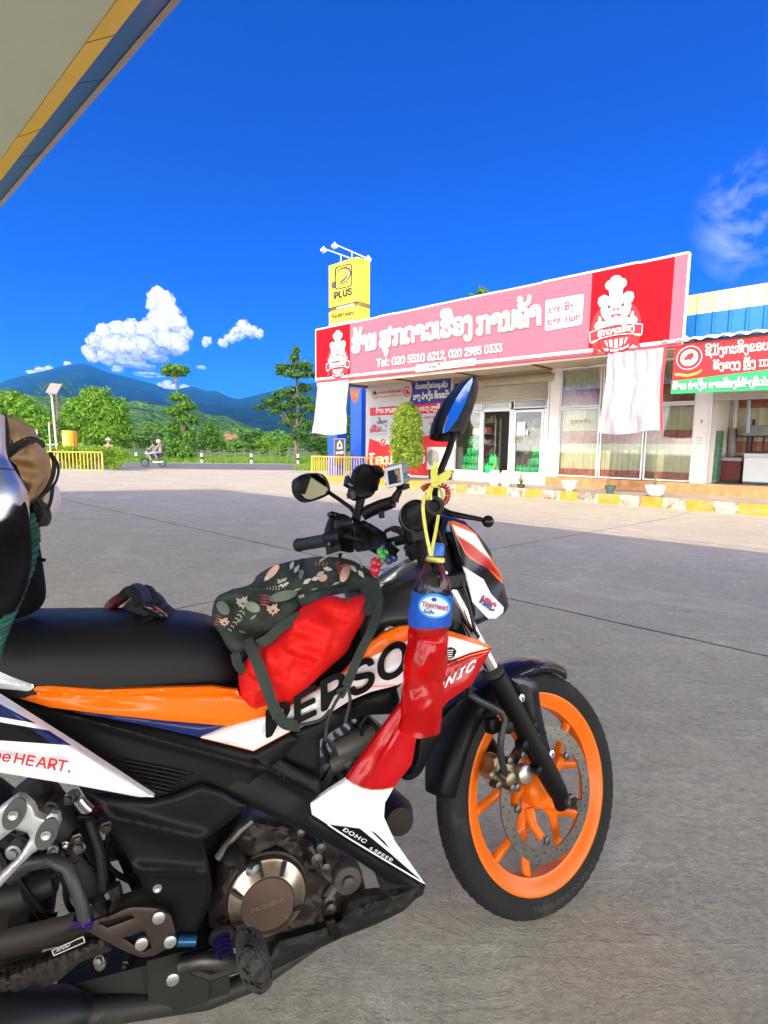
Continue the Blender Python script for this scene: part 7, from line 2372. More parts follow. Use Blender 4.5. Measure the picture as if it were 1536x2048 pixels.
# drive chain above the guard, and small hardware packed round the shock
g = MB()
for i in range(26):
    t = i / 25
    c = bp(-40 + 330 * t, 1956 - 105 * t, .118)
    d_ = (bp(290, 1851, .118) - bp(-40, 1956, .118)).normalized()
    g.box(c, d_ * .0085, BN * .006, BN.cross(d_) * .0055); g.lathe(c + BN * .006, BN, [(0, .0045), (.002, .0045), (.002, 0)], 8)
g.build('chain', M('chain_steel', (.09, .075, .06), .45, .8, var=(30, .3)), bike, smooth=40)
R = random.Random(14)
for i in range(26):
    x, y = R.uniform(5, 215), R.uniform(1570, 1760)
    if i > 15: x, y = R.uniform(190, 430), R.uniform(1890, 1990)
    if y < 1575 + x * .16: continue
    c = bp(x, y, .085 + R.uniform(0, .03)); r_ = R.uniform(.006, .013)
    g = MB(); g.lathe(c, (BN + BF * R.uniform(-.4, .4) + BU * R.uniform(-.3, .3)).normalized(), [(-.02, 0), (-.02, r_), (.002, r_), (.003, r_ * .7), (.008, r_ * .65), (.009, 0)], 6 if i % 2 else 12)
    g.build('fastener', STEEL if i % 6 else SILV, bike, smooth=30)
for i in range(7):
    x, y = R.uniform(0, 190), R.uniform(1580, 1700)
    g = MB(); g.tube(spl([bp(x, y, .07), bp(x + R.uniform(20, 60), y + R.uniform(10, 50), .10), bp(x + R.uniform(30, 90), y + R.uniform(50, 130), .085), bp(x + R.uniform(60, 120), y + R.uniform(90, 190), .07)]), R.uniform(.003, .006), 7); g.build('hose', BK, bike, smooth=60)
# side stand on the far side
g = MB(); g.tube([B3(-.62, -.10, .30), B3(-.66, -.20, .14), B3(-.68, -.265, .02)], .013, 10); q = B3(-.68, -.27, 0); q.z = .006; g.box(q, Vector((.03, 0, 0)), Vector((0, .02, 0)), Vector((0, 0, .006))); g.build('side_stand', STEEL, bike, smooth=50)

# ---- seat
st_x = [(-1.62, .10, .83, .76), (-1.45, .12, .84, .75), (-1.25, .13, .82, .72), (-1.08, .135, .798, .70), (-.95, .138, .790, .683), (-.84, .135, .782, .667), (-.74, .125, .770, .655), (-.68, .115, .748, .650), (-.655, .10, .715, .650), (-.640, .08, .68, .652)]
rows = []
for x, w_, zt_, zb_ in st_x:
    row = []
    for a in np.linspace(-.12, math.pi + .12, 25):
        c, s = math.cos(a), math.sin(a)
        e = .62
        row.append(B3(x, w_ * 1.08 * math.copysign(abs(c) ** e, c), zb_ + (zt_ - zb_) * max(0, math.copysign(abs(s) ** (e * 1.0), s)) - (.0 if s > 0 else .012)))
    rows.append(row)
g = MB(); g.sheet(rows); g.add(rows[-1], [tuple(range(25))]); g.add(rows[0], [tuple(range(25))[::-1]])
g.build('seat', M('seat_vinyl', (.006, .006, .008), .52, spec=.3, var=(5, .2), bump=(260, .25, .001)), bike, smooth=60, subdiv=1)

# ---- tank cover and cockpit
g = MB(); tl = [(750, 1170, .06), (860, 1150, .075), (760, 1250, .11), (890, 1250, .12)]
panel(g, smoothpoly([(735, 1180), (772, 1180), (806, 1166), (836, 1150), (880, 1135), (905, 1146), (915, 1200), (925, 1262), (870, 1256), (830, 1252), (790, 1257), (755, 1268), (735, 1290), (720, 1300), (715, 1230)]), tl, thick=.14, rnd=.03, rw=20); g.build('tank_cover', M('tank_black', (.016, .016, .018), .5, var=(4, .2), bump=(300, .2, .001)), bike)
g = MB(); g.tube([bp(x, y, .13) for x, y in ((755, 1290), (768, 1275), (778, 1262))], .004, 8); g.lathe(bp(779, 1263, .135), BN, [(-.006, 0), (-.006, .011), (.004, .011), (.006, .006), (.006, 0)], 14); g.build('shroud_bolt', SILV, bike, smooth=50)
g = MB(); panel(g, [(752, 1168), (770, 1150), (800, 1132), (835, 1112), (868, 1096), (880, 1102), (872, 1116), (836, 1130), (806, 1150), (788, 1166), (770, 1172), (756, 1180)], [(752, 1168, .0), (880, 1102, .10)], mapf=fp, thick=.03, rnd=.008, rw=8, step=9)
g.lathe(fp(822, 1100, .07), (AU * .9 - AF * .4), [(-.02, .013), (.012, .013), (.015, .009), (.015, 0)], 14, mi=1)
g.build('top_yoke', [M('yoke_silver', (.42, .43, .44), .35, .8), BK], bike)
# handlebar
bar_mat = BK
g = MB()
eR, eL = A3(-.409, .307, .671), A3(-.409, -.307, .671)
ibR, ibL = A3(-.345, .13, .668), A3(-.345, -.13, .668)
g.tube([eR.lerp(ibR, .3), ibR, A3(-.31, .07, .635), A3(-.305, -.07, .635), ibL, eL.lerp(ibL, .3)], .0112, 14)
hb_ = g.build('handlebar', BK, bike, smooth=60)
grip = M('grip_rubber', (.014, .014, .015), .65, bump=(150, .5, .002))
for nm, e, ib in (('grip', eR, ibR), ('grip', eL, ibL)):
    d = (ib - e).normalized()
    L = .118
    g = MB(); g.lathe(e, d, [(.012, .0), (.012, .0095), (0, .011), (-.001, .0165), (.004, .0185), (.010, .0182), (.014, .0165), (.06, .0168), (L - .012, .0165), (L - .008, .0205), (L, .0205), (L + .002, .013)], 28); g.build(nm, grip, hb_, smooth=50)
# right switch housing and throttle
d = (ibR - eR).normalized()
g = MB(); g.lathe(eR + d * .120, d, [(0, .0), (0, .027), (.004, .031), (.02, .031), (.026, .027), (.045, .026), (.05, .02), (.05, 0)], 28)
g.box(eR + d * .145 - AU * .025, d * .02, AF * .016, AU * .022); sh_ = g.build('throttle_housing', BK, bike, smooth=40)
g = MB(); g.lathe(eR + d * .123, d, [(-.003, .0318), (.002, .0325), (.006, .0318)], 28); g.build('housing_ring', M('ring_greyblue', (.20, .25, .28), .35, .5), sh_, smooth=50)
g = MB(); g.box(eR + d * .165 + AF * .02 + AU * .012, d * .03, AF * .02, AU * .02); mc = g.build('brake_master', BK, bike, bevel=.006)
lvp = [fp(878, 1018, .215), fp(900, 1027, .235), fp(930, 1033, .255), fp(958, 1038, .275), fp(976, 1043, .290)]
g = MB(); g.tube(lvp, [.010, .0085, .0075, .0065, .006], 10, flat=.7); g.ell(lvp[-1], AF * .0115, AN * .0115, AU * .0115); g.build('brake_lever', BKG, bike, smooth=60)
d2 = (ibL - eL).normalized()
g = MB(); g.lathe(eL + d2 * .122, d2, [(0, 0), (0, .022), (.008, .025), (.05, .024), (.055, 0)], 20); g.box(eL + d2 * .15 - AU * .02, d2 * .025, AF * .018, AU * .02); g.build('switch_housing', BK, bike, smooth=40)
g = MB(); g.tube([eL + d2 * .16 + AF * .02, eL + d2 * .10 + AF * .055, eL + d2 * .02 + AF * .06, eL + AF * .055], [.008, .007, .006, .008], 8); g.build('clutch_lever', BKG, bike, smooth=60)
g = MB(); g.box(fp(681, 1096, -.20), AN * .012, AF * .012, AU * .006); g.lathe(fp(670, 1097, -.20), AN, [(-.012, 0), (-.012, .008), (.012, .008), (.012, 0)], 12); g.build('lever_clamp', STEEL, bike, bevel=.002)
# cables
cb = M('cable_black', (.012, .012, .013), .5)
for pts, r_ in (([(690, 1098, -.2), (720, 1092, -.16), (750, 1098, -.1), (775, 1112, -.02)], .0042), ([(678, 1120, -.16), (684, 1102, -.17), (700, 1082, -.18)], .0042), ([(786, 1060, -.02), (800, 1066, .02), (812, 1085, .06), (815, 1110, .08)], .005), ([(772, 1062, -.05), (790, 1055, 0), (810, 1062, .05)], .005), ([(870, 1050, .2), (880, 1080, .15), (890, 1120, .1)], .005), ([(842, 1060, .17), (846, 1100, .13), (856, 1140, .1)], .008), ([(828, 1060, .15), (830, 1090, .12), (842, 1130, .08)], .006), ([(892, 1040, .15), (884, 1068, .12), (890, 1090, .1)], .006)):
    g = MB(); P = [fp(*p) for p in pts]
    sm = []
    for i in range(len(P) - 1):
        p0, p1, p2, p3 = P[max(i - 1, 0)], P[i], P[i + 1], P[min(i + 2, len(P) - 1)]
        for t in np.linspace(0, 1, 6)[:-1]: sm.append(.5 * ((2 * p1) + (p2 - p0) * t + (2 * p0 - 5 * p1 + 4 * p2 - p3) * t * t + (3 * p1 - p0 - 3 * p2 + p3) * t ** 3))
    g.tube(sm + [P[-1]], r_, 8); g.build('control_cable', cb, bike, smooth=60)
g = MB(); g.tube([bp(x, y, -.02) for x, y in ((640, 1122), (655, 1112), (680, 1104), (705, 1108), (720, 1122), (724, 1136))], .0022, 6); g.build('bag_wire', M('wire_pale', (.30, .32, .33), .4), bike, smooth=60)
# instrument block between the bars
g = MB(); panel(g, [(700, 1048), (728, 1040), (745, 1050), (770, 1078), (800, 1100), (790, 1112), (760, 1096), (735, 1100), (712, 1080)], [(700, 1048, -.12), (800, 1100, .05)], mapf=fp, thick=.05, rnd=.006, step=10, crease=lambda x, y: .003 * math.sin(x * .4)); g.build('instrument_panel', BK, bike)
g = MB(); panel(g, [(728, 1052), (740, 1046), (772, 1066), (776, 1082), (760, 1084)], -.04, mapf=fp, thick=.03, rnd=.006, rw=6, step=8); g.build('switch_block', BK, bike)
# mirrors
mg = M('mirror_glass', (.92, .93, .95), .02, 1.0)
shell = smoothpoly([(944, 751), (951, 753), (956, 765), (957, 779), (948, 814), (934, 853), (927, 869), (917, 874), (887, 871), (881, 863), (886, 835), (904, 798), (927, 767)], (), 1)
gls = [(945, 754.5), (945, 764), (931, 805), (914.5, 839), (895, 864), (887.5, 866), (888.5, 855), (897, 830), (913, 796.5), (930.5, 770)]
g = MB(); panel(g, shell, .33, mapf=fp, thick=.035, rnd=.022, rw=12, step=8); mr_ = g.build('mirror', BK, bike)
g = MB(); g.slab([fp(x, y, .333) for x, y in gls], AN * -.003); g.build('mirror_glass', mg, mr_, smooth=0)
g = MB(); g.tube([fp(908, 868, .325), fp(896, 905, .325), fp(880, 945, .32), fp(868, 980, .31), fp(866, 1000, .29)], [.006, .006, .006, .007, .009], 12); g.build('stalk', BK, mr_, smooth=60)
shell = smoothpoly([(591.5, 963), (596, 951.5), (617, 945.5), (643, 946), (655, 957), (662, 980), (657, 992), (622, 1002), (608, 999), (594, 985)], (), 1)
gls = [(594.5, 963), (598.5, 954), (618, 948.5), (641, 949), (650.5, 959), (655.5, 979), (650, 988), (622, 998.5), (611, 996.5), (597.5, 983)]
g = MB(); panel(g, shell, -.34, mapf=fp, thick=.035, rnd=.018, rw=10, step=8); mr_ = g.build('mirror', BK, bike)
g = MB(); mc_ = fp(625, 973, -.333); mn_ = ((W3(0, -1.5, 4.3) - mc_).normalized() - (mc_ - EYE).normalized()).normalized()
g.slab([EYE + ray(x, y) * ((mc_ - EYE).dot(mn_) / ray(x, y).dot(mn_)) for x, y in gls], mn_ * -.002); g.build('mirror_glass', mg, mr_, smooth=0)
g = MB(); g.tube([fp(658, 985, -.34), fp(680, 1000, -.31), fp(702, 1016, -.27), fp(712, 1030, -.24), fp(712, 1050, -.2)], [.006, .006, .006, .007, .009], 12); g.build('stalk', BK, mr_, smooth=60)
# headlight cowl
hq = lambda x, y: (x / 4.096 + 860, y / 4.096 + 1000)
out = [hq(*p) for p in ((150, 178), (190, 166), (330, 218), (400, 288), (470, 378), (505, 440), (510, 490), (575, 590), (605, 680), (645, 870), (610, 930), (540, 977), (480, 980), (365, 1030), (340, 960), (330, 830), (262, 540), (205, 380), (160, 260))]
hl = [(900, 1060, .105), (950, 1130, .105), (925, 1140, .118), (1005, 1165, .07), (985, 1220, .085), (945, 1240, .10), (1016, 1212, .06)]
zor = [hq(*p) for p in ((156, 180), (190, 168), (300, 208), (385, 285), (508, 492), (575, 592), (603, 690), (545, 640), (470, 556), (330, 482), (288, 440), (218, 300))]
zw1 = [hq(*p) for p in ((182, 200), (370, 278), (440, 395), (502, 490), (345, 362), (222, 284))]
zr1 = [hq(*p) for p in ((224, 296), (345, 372), (500, 505), (565, 595), (590, 660), (535, 605), (335, 462), (300, 432))]
zbk = [hq(*p) for p in ((390, 296), (470, 378), (505, 440), (508, 486), (440, 390))]
zw2 = [hq(*p) for p in ((266, 540), (440, 650), (500, 770), (605, 880), (600, 925), (540, 974), (480, 976), (348, 835))]
g = MB(); panel(g, out, hl, zones=[(zor, 1), (zw1, 2), (zr1, 3), (zbk, 0), (zw2, 2)], mapf=fp, thick=.012, step=9, est=6, rnd=.008, rw=9)
cowl = g.build('headlight_cowl', [BKG, OR, WH, RD], bike)
D = dec(None, hl, .004, fp)
V, Fc, wd, _ = textmesh('HRC', 'sans', .07, shear=.0, gap=.08)
bm0 = bmesh.new(); vv = [bm0.verts.new((a, b, 0)) for a, b in V]
for f in Fc:
    try: bm0.faces.new([vv[i] for i in f])
    except ValueError: pass
g = MB()
for sgn, mi in ((1, 0), (-1, 1)):
    b2 = bm0.copy()
    bmesh.ops.bisect_plane(b2, geom=b2.verts[:] + b2.edges[:] + b2.faces[:], plane_co=(0, .5, 0), plane_no=(0, sgn, 0), clear_inner=True)
    b2.verts.index_update()
    tm = ([(v.co.x, v.co.y) for v in b2.verts], [tuple(v.index for v in f.verts) for f in b2.faces], wd, .085)
    if tm[0]: put_text(g, tm, D, (961, 1205.5), (987, 1223.5), 16, mi, up=(.42, -.9))
    b2.free()
bm0.free()
g.build('lettering', [M('hrc_red', (.55, .01, .03), .35), M('hrc_blue', (.01, .015, .22), .35)], cowl, smooth=0)
g = MB()
rows = []
for t, (x, z, w_, h) in enumerate(((-.20, .60, .085, .10), (-.14, .575, .095, .12), (-.09, .535, .08, .11), (-.062, .49, .055, .06), (-.055, .47, .02, .02))):
    rows.append([A3(x, w_ * math.cos(a), z + h * math.sin(a)) for a in np.linspace(0, 2 * math.pi, 17)])
g.sheet(rows); g.build('headlight', BKG, cowl, smooth=60)
g = MB(); panel(g, [(885, 1075), (905, 1095), (925, 1140), (940, 1200), (946, 1252), (960, 1285), (930, 1272), (905, 1262), (890, 1200), (880, 1130)], [(890, 1100, .08), (940, 1260, .085)], mapf=fp, thick=.02, rnd=.006); g.build('inner_cowl', BK, bike)
g = MB(); g.tube([fp(x, y, .12) for x, y in ((924, 1165), (936, 1200), (944, 1240), (950, 1262), (958, 1275))], .004, 8); g.build('cowl_hose', cb, bike, smooth=60)
g = MB(); g.box(fp(893, 1052, .12), AN * .006, AF * .006, AU * .014); g.build('blue_connector', M('conn_blue', (.05, .12, .35), .4), bike, bevel=.003)

# ================================================================== LUGGAGE AND THINGS HUNG ON THE MOTORCYCLE
def ribbon(mb, pts, w_, th, mi=0, across=None):
    P = spl(pts)
    n = len(P)
    A, B_ = [], []
    for i in range(n):
        t = (P[min(i + 1, n - 1)] - P[max(i - 1, 0)]).normalized()
        s = t.cross((EYE - P[i]).normalized()).normalized()
        nn = s.cross(t).normalized()
        A.append([P[i] - s * w_ / 2 + nn * th / 2, P[i] + s * w_ / 2 + nn * th / 2, P[i] + s * w_ / 2 - nn * th / 2, P[i] - s * w_ / 2 - nn * th / 2, P[i] - s * w_ / 2 + nn * th / 2])
    mb.sheet(A, mi)

# ---- fuel bottle hanging from the right grip
topc, botc = bp(874, 1086, .305), bp(839, 1443, .285)
ax = (botc - topc); Lb = ax.length; ax.normalize()
fb_ = thing('fuel_bottle', botc, 'clear plastic bottle of red fuel with a blue label hanging from the right grip', 'bottle')
kb = (topc.lerp(botc, .5) - EYE).dot(FW) / 1080
Rb = 42 * kb
def T_(y): return (y - 1086) / (1443 - 1086) * Lb
prof = [(T_(1113), 16 * kb), (T_(1118), 16 * kb), (T_(1122), 20 * kb), (T_(1126), 17 * kb), (T_(1140), 24 * kb), (T_(1160), 33 * kb), (T_(1180), 38 * kb), (T_(1188), 39 * kb)]
shell_ = list(prof) + [(T_(1200), 39 * kb), (T_(1250), 41 * kb), (T_(1262), 40 * kb)]
y = 1270
while y < 1432:
    shell_ += [(T_(y + 4 * j), (42.6 + .25 * math.sin((y + 4 * j) * .196)) * kb) for j in range(8)]
    y += 32
shell_ += [(T_(1438), 40 * kb), (T_(1446), 34 * kb), (T_(1449), 22 * kb), (T_(1445), 0)]
def wob(o):
    for v in o.data.vertices:
        n = noise.noise_vector(v.co * 22); n2 = 1 - abs(noise.noise(v.co * 34 + Vector((5, 1, 2)))) * 2
        v.co += n * .0042 + n * n2 * .0045
plast = bpy.data.materials.new('bottle_plastic'); plast.use_nodes = True
t = plast.node_tree; bs = t.nodes['Principled BSDF']
bs.inputs['Roughness'].default_value = .08; bs.inputs['Base Color'].default_value = (.9, .93, .95, 1); bs.inputs['Specular IOR Level'].default_value = .8
tr = t.nodes.new('ShaderNodeBsdfTransparent'); tr.inputs[0].default_value = (.93, .95, .96, 1)
fr = t.nodes.new('ShaderNodeLayerWeight'); fr.inputs[0].default_value = .30
gl = t.nodes.new('ShaderNodeBsdfGlossy'); gl.inputs[1].default_value = .08
ms = t.nodes.new('ShaderNodeMixShader'); t.links.new(fr.outputs['Fresnel'], ms.inputs[0]); t.links.new(tr.outputs[0], ms.inputs[1]); t.links.new(gl.outputs[0], ms.inputs[2]); t.links.new(ms.outputs[0], t.nodes['Material Output'].inputs['Surface'])
liq = bpy.data.materials.new('fuel_red'); liq.use_nodes = True
t = liq.node_tree; bs = t.nodes['Principled BSDF']
bs.inputs['Base Color'].default_value = (.60, .006, .009, 1); bs.inputs['Roughness'].default_value = .2; bs.inputs['Specular IOR Level'].default_value = .3; bs.inputs['Coat Weight'].default_value = 1; bs.inputs['Coat Roughness'].default_value = .04
trl_ = t.nodes.new('ShaderNodeBsdfTranslucent'); trl_.inputs[0].default_value = (1.0, .03, .03, 1)
tr = t.nodes.new('ShaderNodeBsdfTransparent'); tr.inputs[0].default_value = (.92, .03, .03, 1)
m1 = t.nodes.new('ShaderNodeMixShader'); m1.inputs[0].default_value = .25; t.links.new(bs.outputs[0], m1.inputs[1]); t.links.new(trl_.outputs[0], m1.inputs[2])
m2 = t.nodes.new('ShaderNodeMixShader'); m2.inputs[0].default_value = .50; t.links.new(m1.outputs[0], m2.inputs[1]); t.links.new(tr.outputs[0], m2.inputs[2])
t.links.new(m2.outputs[0], t.nodes['Material Output'].inputs['Surface'])
g = MB(); g.lathe(topc, ax, [q_ for q_ in shell_ if q_[0] < T_(1264)], 64); o = g.build('bottle_shell', plast, fb_, smooth=30); wob(o)
lq = [(T_(1246), 0), (T_(1246), 38.5 * kb)] + [(a, r - (.0016 if a < T_(1266) else 0)) for a, r in shell_ if a > T_(1247)]
g = MB(); g.lathe(topc, ax, lq, 90); o = g.build('fuel', liq, fb_, smooth=30); wob(o)
g = MB(); g.lathe(topc, ax, [(0, 0), (0, 14 * kb), (T_(1089), 15.5 * kb)] + [(T_(1090), 16 * kb), (T_(1110), 16.5 * kb), (T_(1111), 15 * kb), (T_(1111), 0)], 36); g.build('cap', M('cap_blue', (.01, .12, .58), .35), fb_, smooth=30)
g = MB(); g.lathe(topc, ax, [(T_(1113), 15 * kb), (T_(1115), 18.5 * kb), (T_(1122), 19.5 * kb), (T_(1124), 16 * kb)], 30); g.build('cap_ring', M('ring_yellow', (.62, .58, .12), .5), fb_, smooth=40)
lab = M('label_blue', (.008, .085, .46), .4, spec=.25, var=(18, .35), dirt=(22, .62, (.10, .35, .75)))
g = MB(); g.lathe(topc, ax, [(T_(1185), 41.4 * kb), (T_(1194), 43 * kb), (T_(1236), 43.5 * kb), (T_(1246), 43 * kb)], 40); o = g.build('label', lab, fb_, smooth=40); wob(o)
def lmap(dr):
    def f(x, y):                                  # pixel on the label -> cylinder surface
        c = topc + ax * T_(y)
        r = ray(x, y)
        R_ = 43.5 * kb + dr
        w_ = EYE - topc
        a_ = r - ax * r.dot(ax); b_ = w_ - ax * w_.dot(ax)
        A_, B2, C_ = a_.dot(a_), 2 * a_.dot(b_), b_.dot(b_) - R_ * R_
        disc = max(0, B2 * B2 - 4 * A_ * C_)
        return EYE + r * ((-B2 - math.sqrt(disc)) / (2 * A_))
    return f
g = MB()
def lpoly(pts, mi, dr):
    f = lmap(dr)
    c = (sum(p[0] for p in pts) / len(pts), sum(p[1] for p in pts) / len(pts))
    n = len(pts)
    g.add([f(*c)] + [f(*p) for p in pts], [(0, 1 + (i + 1) % n, 1 + i) for i in range(n)], mi)
lpoly(ellpts(869, 1212, 33, 25, rot=.12), 3, .0030); lpoly(ellpts(869, 1213, 29, 20, rot=.12), 0, .0042)
put_text(g, textmesh('Tigerhead', 'sans', .02), lmap(.0054), (843, 1213), (895, 1222), 11, 1, up=(.12, -1))
put_text(g, textmesh('ຫົວເສືອ', 'lao', .02), lmap(.0054), (847, 1226), (868, 1229), 5, 2, up=(.12, -1))
lpoly([(862, 1198), (868, 1194), (874, 1198), (872, 1203), (865, 1203)], 2, .0054)
g.build('label_lettering', [M('label_pale', (.55, .75, .88), .4), M('label_crimson', (.50, .01, .07), .4), M('label_navy', (.02, .03, .20), .4), M('label_cyan', (.03, .28, .72), .4)], fb_, smooth=0)
raf = M('raffia_yellow', (.62, .60, .12), .45, var=(14, .15))
g = MB()
ribbon(g, [fp(868, 968, .315), fp(852, 990, .325), fp(846, 1010, .33), fp(849, 1045, .325), fp(856, 1085, .32), fp(862, 1112, .32)], .0055, .0012)
ribbon(g, [fp(877, 1030, .32), fp(872, 1060, .32), fp(866, 1090, .32), fp(863, 1112, .32)], .0055, .0012)
ribbon(g, [fp(855, 1000, .325), fp(858, 980, .33), fp(868, 970, .325), fp(882, 982, .31), fp(884, 1002, .30)], .005, .0012)
for P, w_ in (([(868, 972), (870, 950), (872, 925)], .008), ([(868, 972), (864, 950), (866, 935)], .005), ([(868, 970), (880, 955), (902, 943)], .009), ([(869, 970), (885, 962), (900, 950)], .006), ([(866, 972), (862, 985), (862, 1000)], .004)):
    ribbon(g, [fp(x, y, .33) for x, y in P], w_, .001)
g.ell(fp(868, 970, .332), AF * .006, AN * .006, AU * .005)
g.build('string', raf, fb_, smooth=60)
# red coil lanyard on the mirror stalk
g = MB()
arc = spl([fp(x, y, .30) for x, y in ((845, 978), (855, 972), (872, 970), (890, 972), (896, 985), (893, 1000), (884, 1008))], 14)
cp = []
for i, p in enumerate(arc):
    t = (arc[min(i + 1, len(arc) - 1)] - arc[max(i - 1, 0)]).normalized()
    s = t.cross(AN).normalized()
    cp.append(p + (s * math.cos(i * 1.25) + AN * math.sin(i * 1.25)) * .0038)
g.tube(spl(cp, 3), .0019, 6)
tag(g.build('coil_lanyard', M('coil_red', (.45, .06, .05), .35, coat=.4), base=arc[0], smooth=60), 'red coiled plastic lanyard around the right mirror stalk', 'lanyard')

# ---- phone holders and action camera on the bar
ph = thing('phone_holder', fp(722, 1010, -.10), 'black claw phone holder standing beside the action camera', 'phone holder')
g = MB(); panel(g, smoothpoly([(703, 990), (706, 968), (714, 938), (724, 926), (746, 931), (758, 938), (762, 948), (760, 965), (750, 986), (740, 996), (718, 1000)]), -.10, mapf=fp, thick=.025, rnd=.006, rw=6, step=8); g.build('back_plate', BK, ph)
for q in ([(694, 968), (697, 950), (700, 953), (702, 960), (714, 962), (713, 971), (702, 973)], [(748, 930), (760, 932), (768, 942), (768, 952), (762, 956), (756, 946), (750, 942)], [(750, 968), (757, 972), (756, 980), (748, 984)], [(700, 984), (708, 982), (712, 996), (702, 994)]):
    g = MB(); panel(g, q, -.088, mapf=fp, thick=.02, rnd=.003, rw=4, step=6); g.build('claw', BKG, ph)
g = MB(); g.tube([fp(722, 998, -.115), fp(716, 1022, -.12), fp(711, 1040, -.12)], [.011, .010, .012], 12); g.build('stem', BK, ph, smooth=50)
ph = thing('phone_holder', fp(682, 1095, -.20), 'black square phone holder clamped beside the left grip', 'phone holder')
g = MB(); panel(g, smoothpoly([(663, 1040), (668, 1030), (684, 1026), (702, 1034), (706, 1045), (703, 1082), (696, 1092), (672, 1092), (659, 1086), (656, 1060)]), -.18, mapf=fp, thick=.025, rnd=.006, rw=6, step=8); g.build('back_plate', BK, ph)
g = MB(); panel(g, [(671, 1040), (702, 1044), (699, 1070), (668, 1068)], -.172, mapf=fp, thick=.012, rnd=.002, rw=3, step=8); g.build('front_pad', M('pad_blueblack', (.022, .022, .035), .45), ph)
for q in ([(661, 1024), (664, 1022), (678, 1026), (678, 1033), (668, 1034), (661, 1030)], [(658, 1080), (663, 1086), (668, 1096), (662, 1096), (656, 1088)], [(694, 1084), (702, 1078), (702, 1092), (694, 1096)]):
    g = MB(); panel(g, q, -.165, mapf=fp, thick=.02, rnd=.003, rw=4, step=6); g.build('claw', BKG, ph)
# camera arm
g = MB(); g.tube([fp(724, 1032, -.12), fp(738, 1022, -.11), fp(762, 1012, -.08), fp(786, 1004, -.05)], [.014, .0165, .0165, .015], 16); g.lathe(fp(763, 1028, -.07), AU, [(-.01, 0), (-.01, .007), (.006, .008), (.006, 0)], 8); g.tube([fp(788, 1003, -.045), fp(792, 992, -.04), fp(800, 980, -.03)], [.012, .010, .008], 10)
g.box(fp(806, 974, -.03), AN * .014, AF * .010, AU * .006)
tag(g.build('camera_arm', BK, base=fp(724, 1032, -.12), smooth=45), 'black ball-joint arm holding the action camera on the handlebar', 'camera mount')
ac_ = thing('action_camera', fp(790, 976, -.02), 'silver action camera in a clear case on a bar-mounted arm', 'camera')
F0 = [(767, 936), (803, 926.5), (807, 970), (772, 978)]
F1 = [(776, 932), (818, 929), (821, 962), (790, 973)]
a = [fp(x, y, -.02) for x, y in F0]; b = [fp(x, y, -.055) for x, y in F1]
g = MB(); g.hexa([a[3], a[2], b[2], b[3], a[0], a[1], b[1], b[0]])
g.build('case', M('case_silver', (.34, .36, .38), .25, .6, var=(30, .15)), ac_, bevel=.003)
q = lambda u, v: a[0].lerp(a[1], u).lerp(a[3].lerp(a[2], u), v) + AN * .0025
g = MB(); g.slab([q(.03, .03), q(.97, .03), q(.97, .97), q(.03, .97)], AN * -.002, 0); g.build('bezel', M('bezel_pale', (.52, .53, .52), .4), ac_)
q3_ = lambda u, v: q(u, v) + AN * .0015
g = MB(); g.slab([q3_(.16, .2), q3_(.82, .2), q3_(.82, .85), q3_(.16, .85)], AN * -.0012, 0)
q4_ = lambda u, v: q(u, v) + AN * .002
g.slab([q4_(.5, .24), q4_(.8, .24), q4_(.8, .8), q4_(.62, .8), q4_(.66, .55), q4_(.55, .45)], AN * -.0004, 1); g.build('screen', [M('screen_dark', (.02, .02, .025), .08), M('screen_tan', (.30, .20, .10), .1)], ac_, smooth=0)
g = MB(); g.lathe(fp(815, 950, -.035), AF, [(-.004, 0), (-.004, .006), (.004, .006), (.005, .003), (.005, 0)], 14); g.tube([fp(772, 934, -.03), fp(812, 926, -.04)], .003, 6); g.build('shutter_button', SILV, ac_, smooth=50)
# key charms
kc = thing('key_charm', fp(758, 1130, -.0), 'bunch of small red, green and blue toy key charms below the bars', 'key charm')
for (x, y, r_, nm, col) in ((750, 1140, .012, 'red_charm', (.45, .01, .04)), (748, 1125, .009, 'red_charm', (.5, .02, .05)), (756, 1128, .009, 'red_charm', (.45, .01, .04)), (765, 1112, .010, 'green_charm', (.05, .32, .07)), (772, 1104, .008, 'green_charm', (.06, .36, .08)), (780, 1097, .006, 'green_charm', (.06, .36, .08)), (786, 1090, .006, 'green_charm', (.05, .3, .07)), (760, 1104, .008, 'green_charm', (.06, .36, .08)), (764, 1122, .007, 'green_charm', (.05, .3, .07)), (778, 1120, .009, 'blue_charm', (.03, .03, .18)), (788, 1115, .009, 'blue_charm', (.04, .04, .22)), (766, 1094, .006, 'blue_charm', (.03, .03, .16)), (757, 1146, .005, 'white_bead', (.6, .6, .6)), (750, 1150, .004, 'white_bead', (.6, .6, .6))):
    g = MB(); c = fp(x, y, .03)
    g.ell(c, AF * r_, AN * r_ * .8, AU * r_ * 1.15, 12, 9); g.ell(c + AU * r_ * .9 + AF * r_ * .5, AF * r_ * .4, AN * r_ * .4, AU * r_ * .5, 8, 6); g.ell(c - AU * r_ * .8 - AF * r_ * .4, AF * r_ * .45, AN * r_ * .4, AU * r_ * .45, 8, 6)
    g.build(nm, M('charm_' + str(col), col, .35, coat=.3), kc, smooth=60)

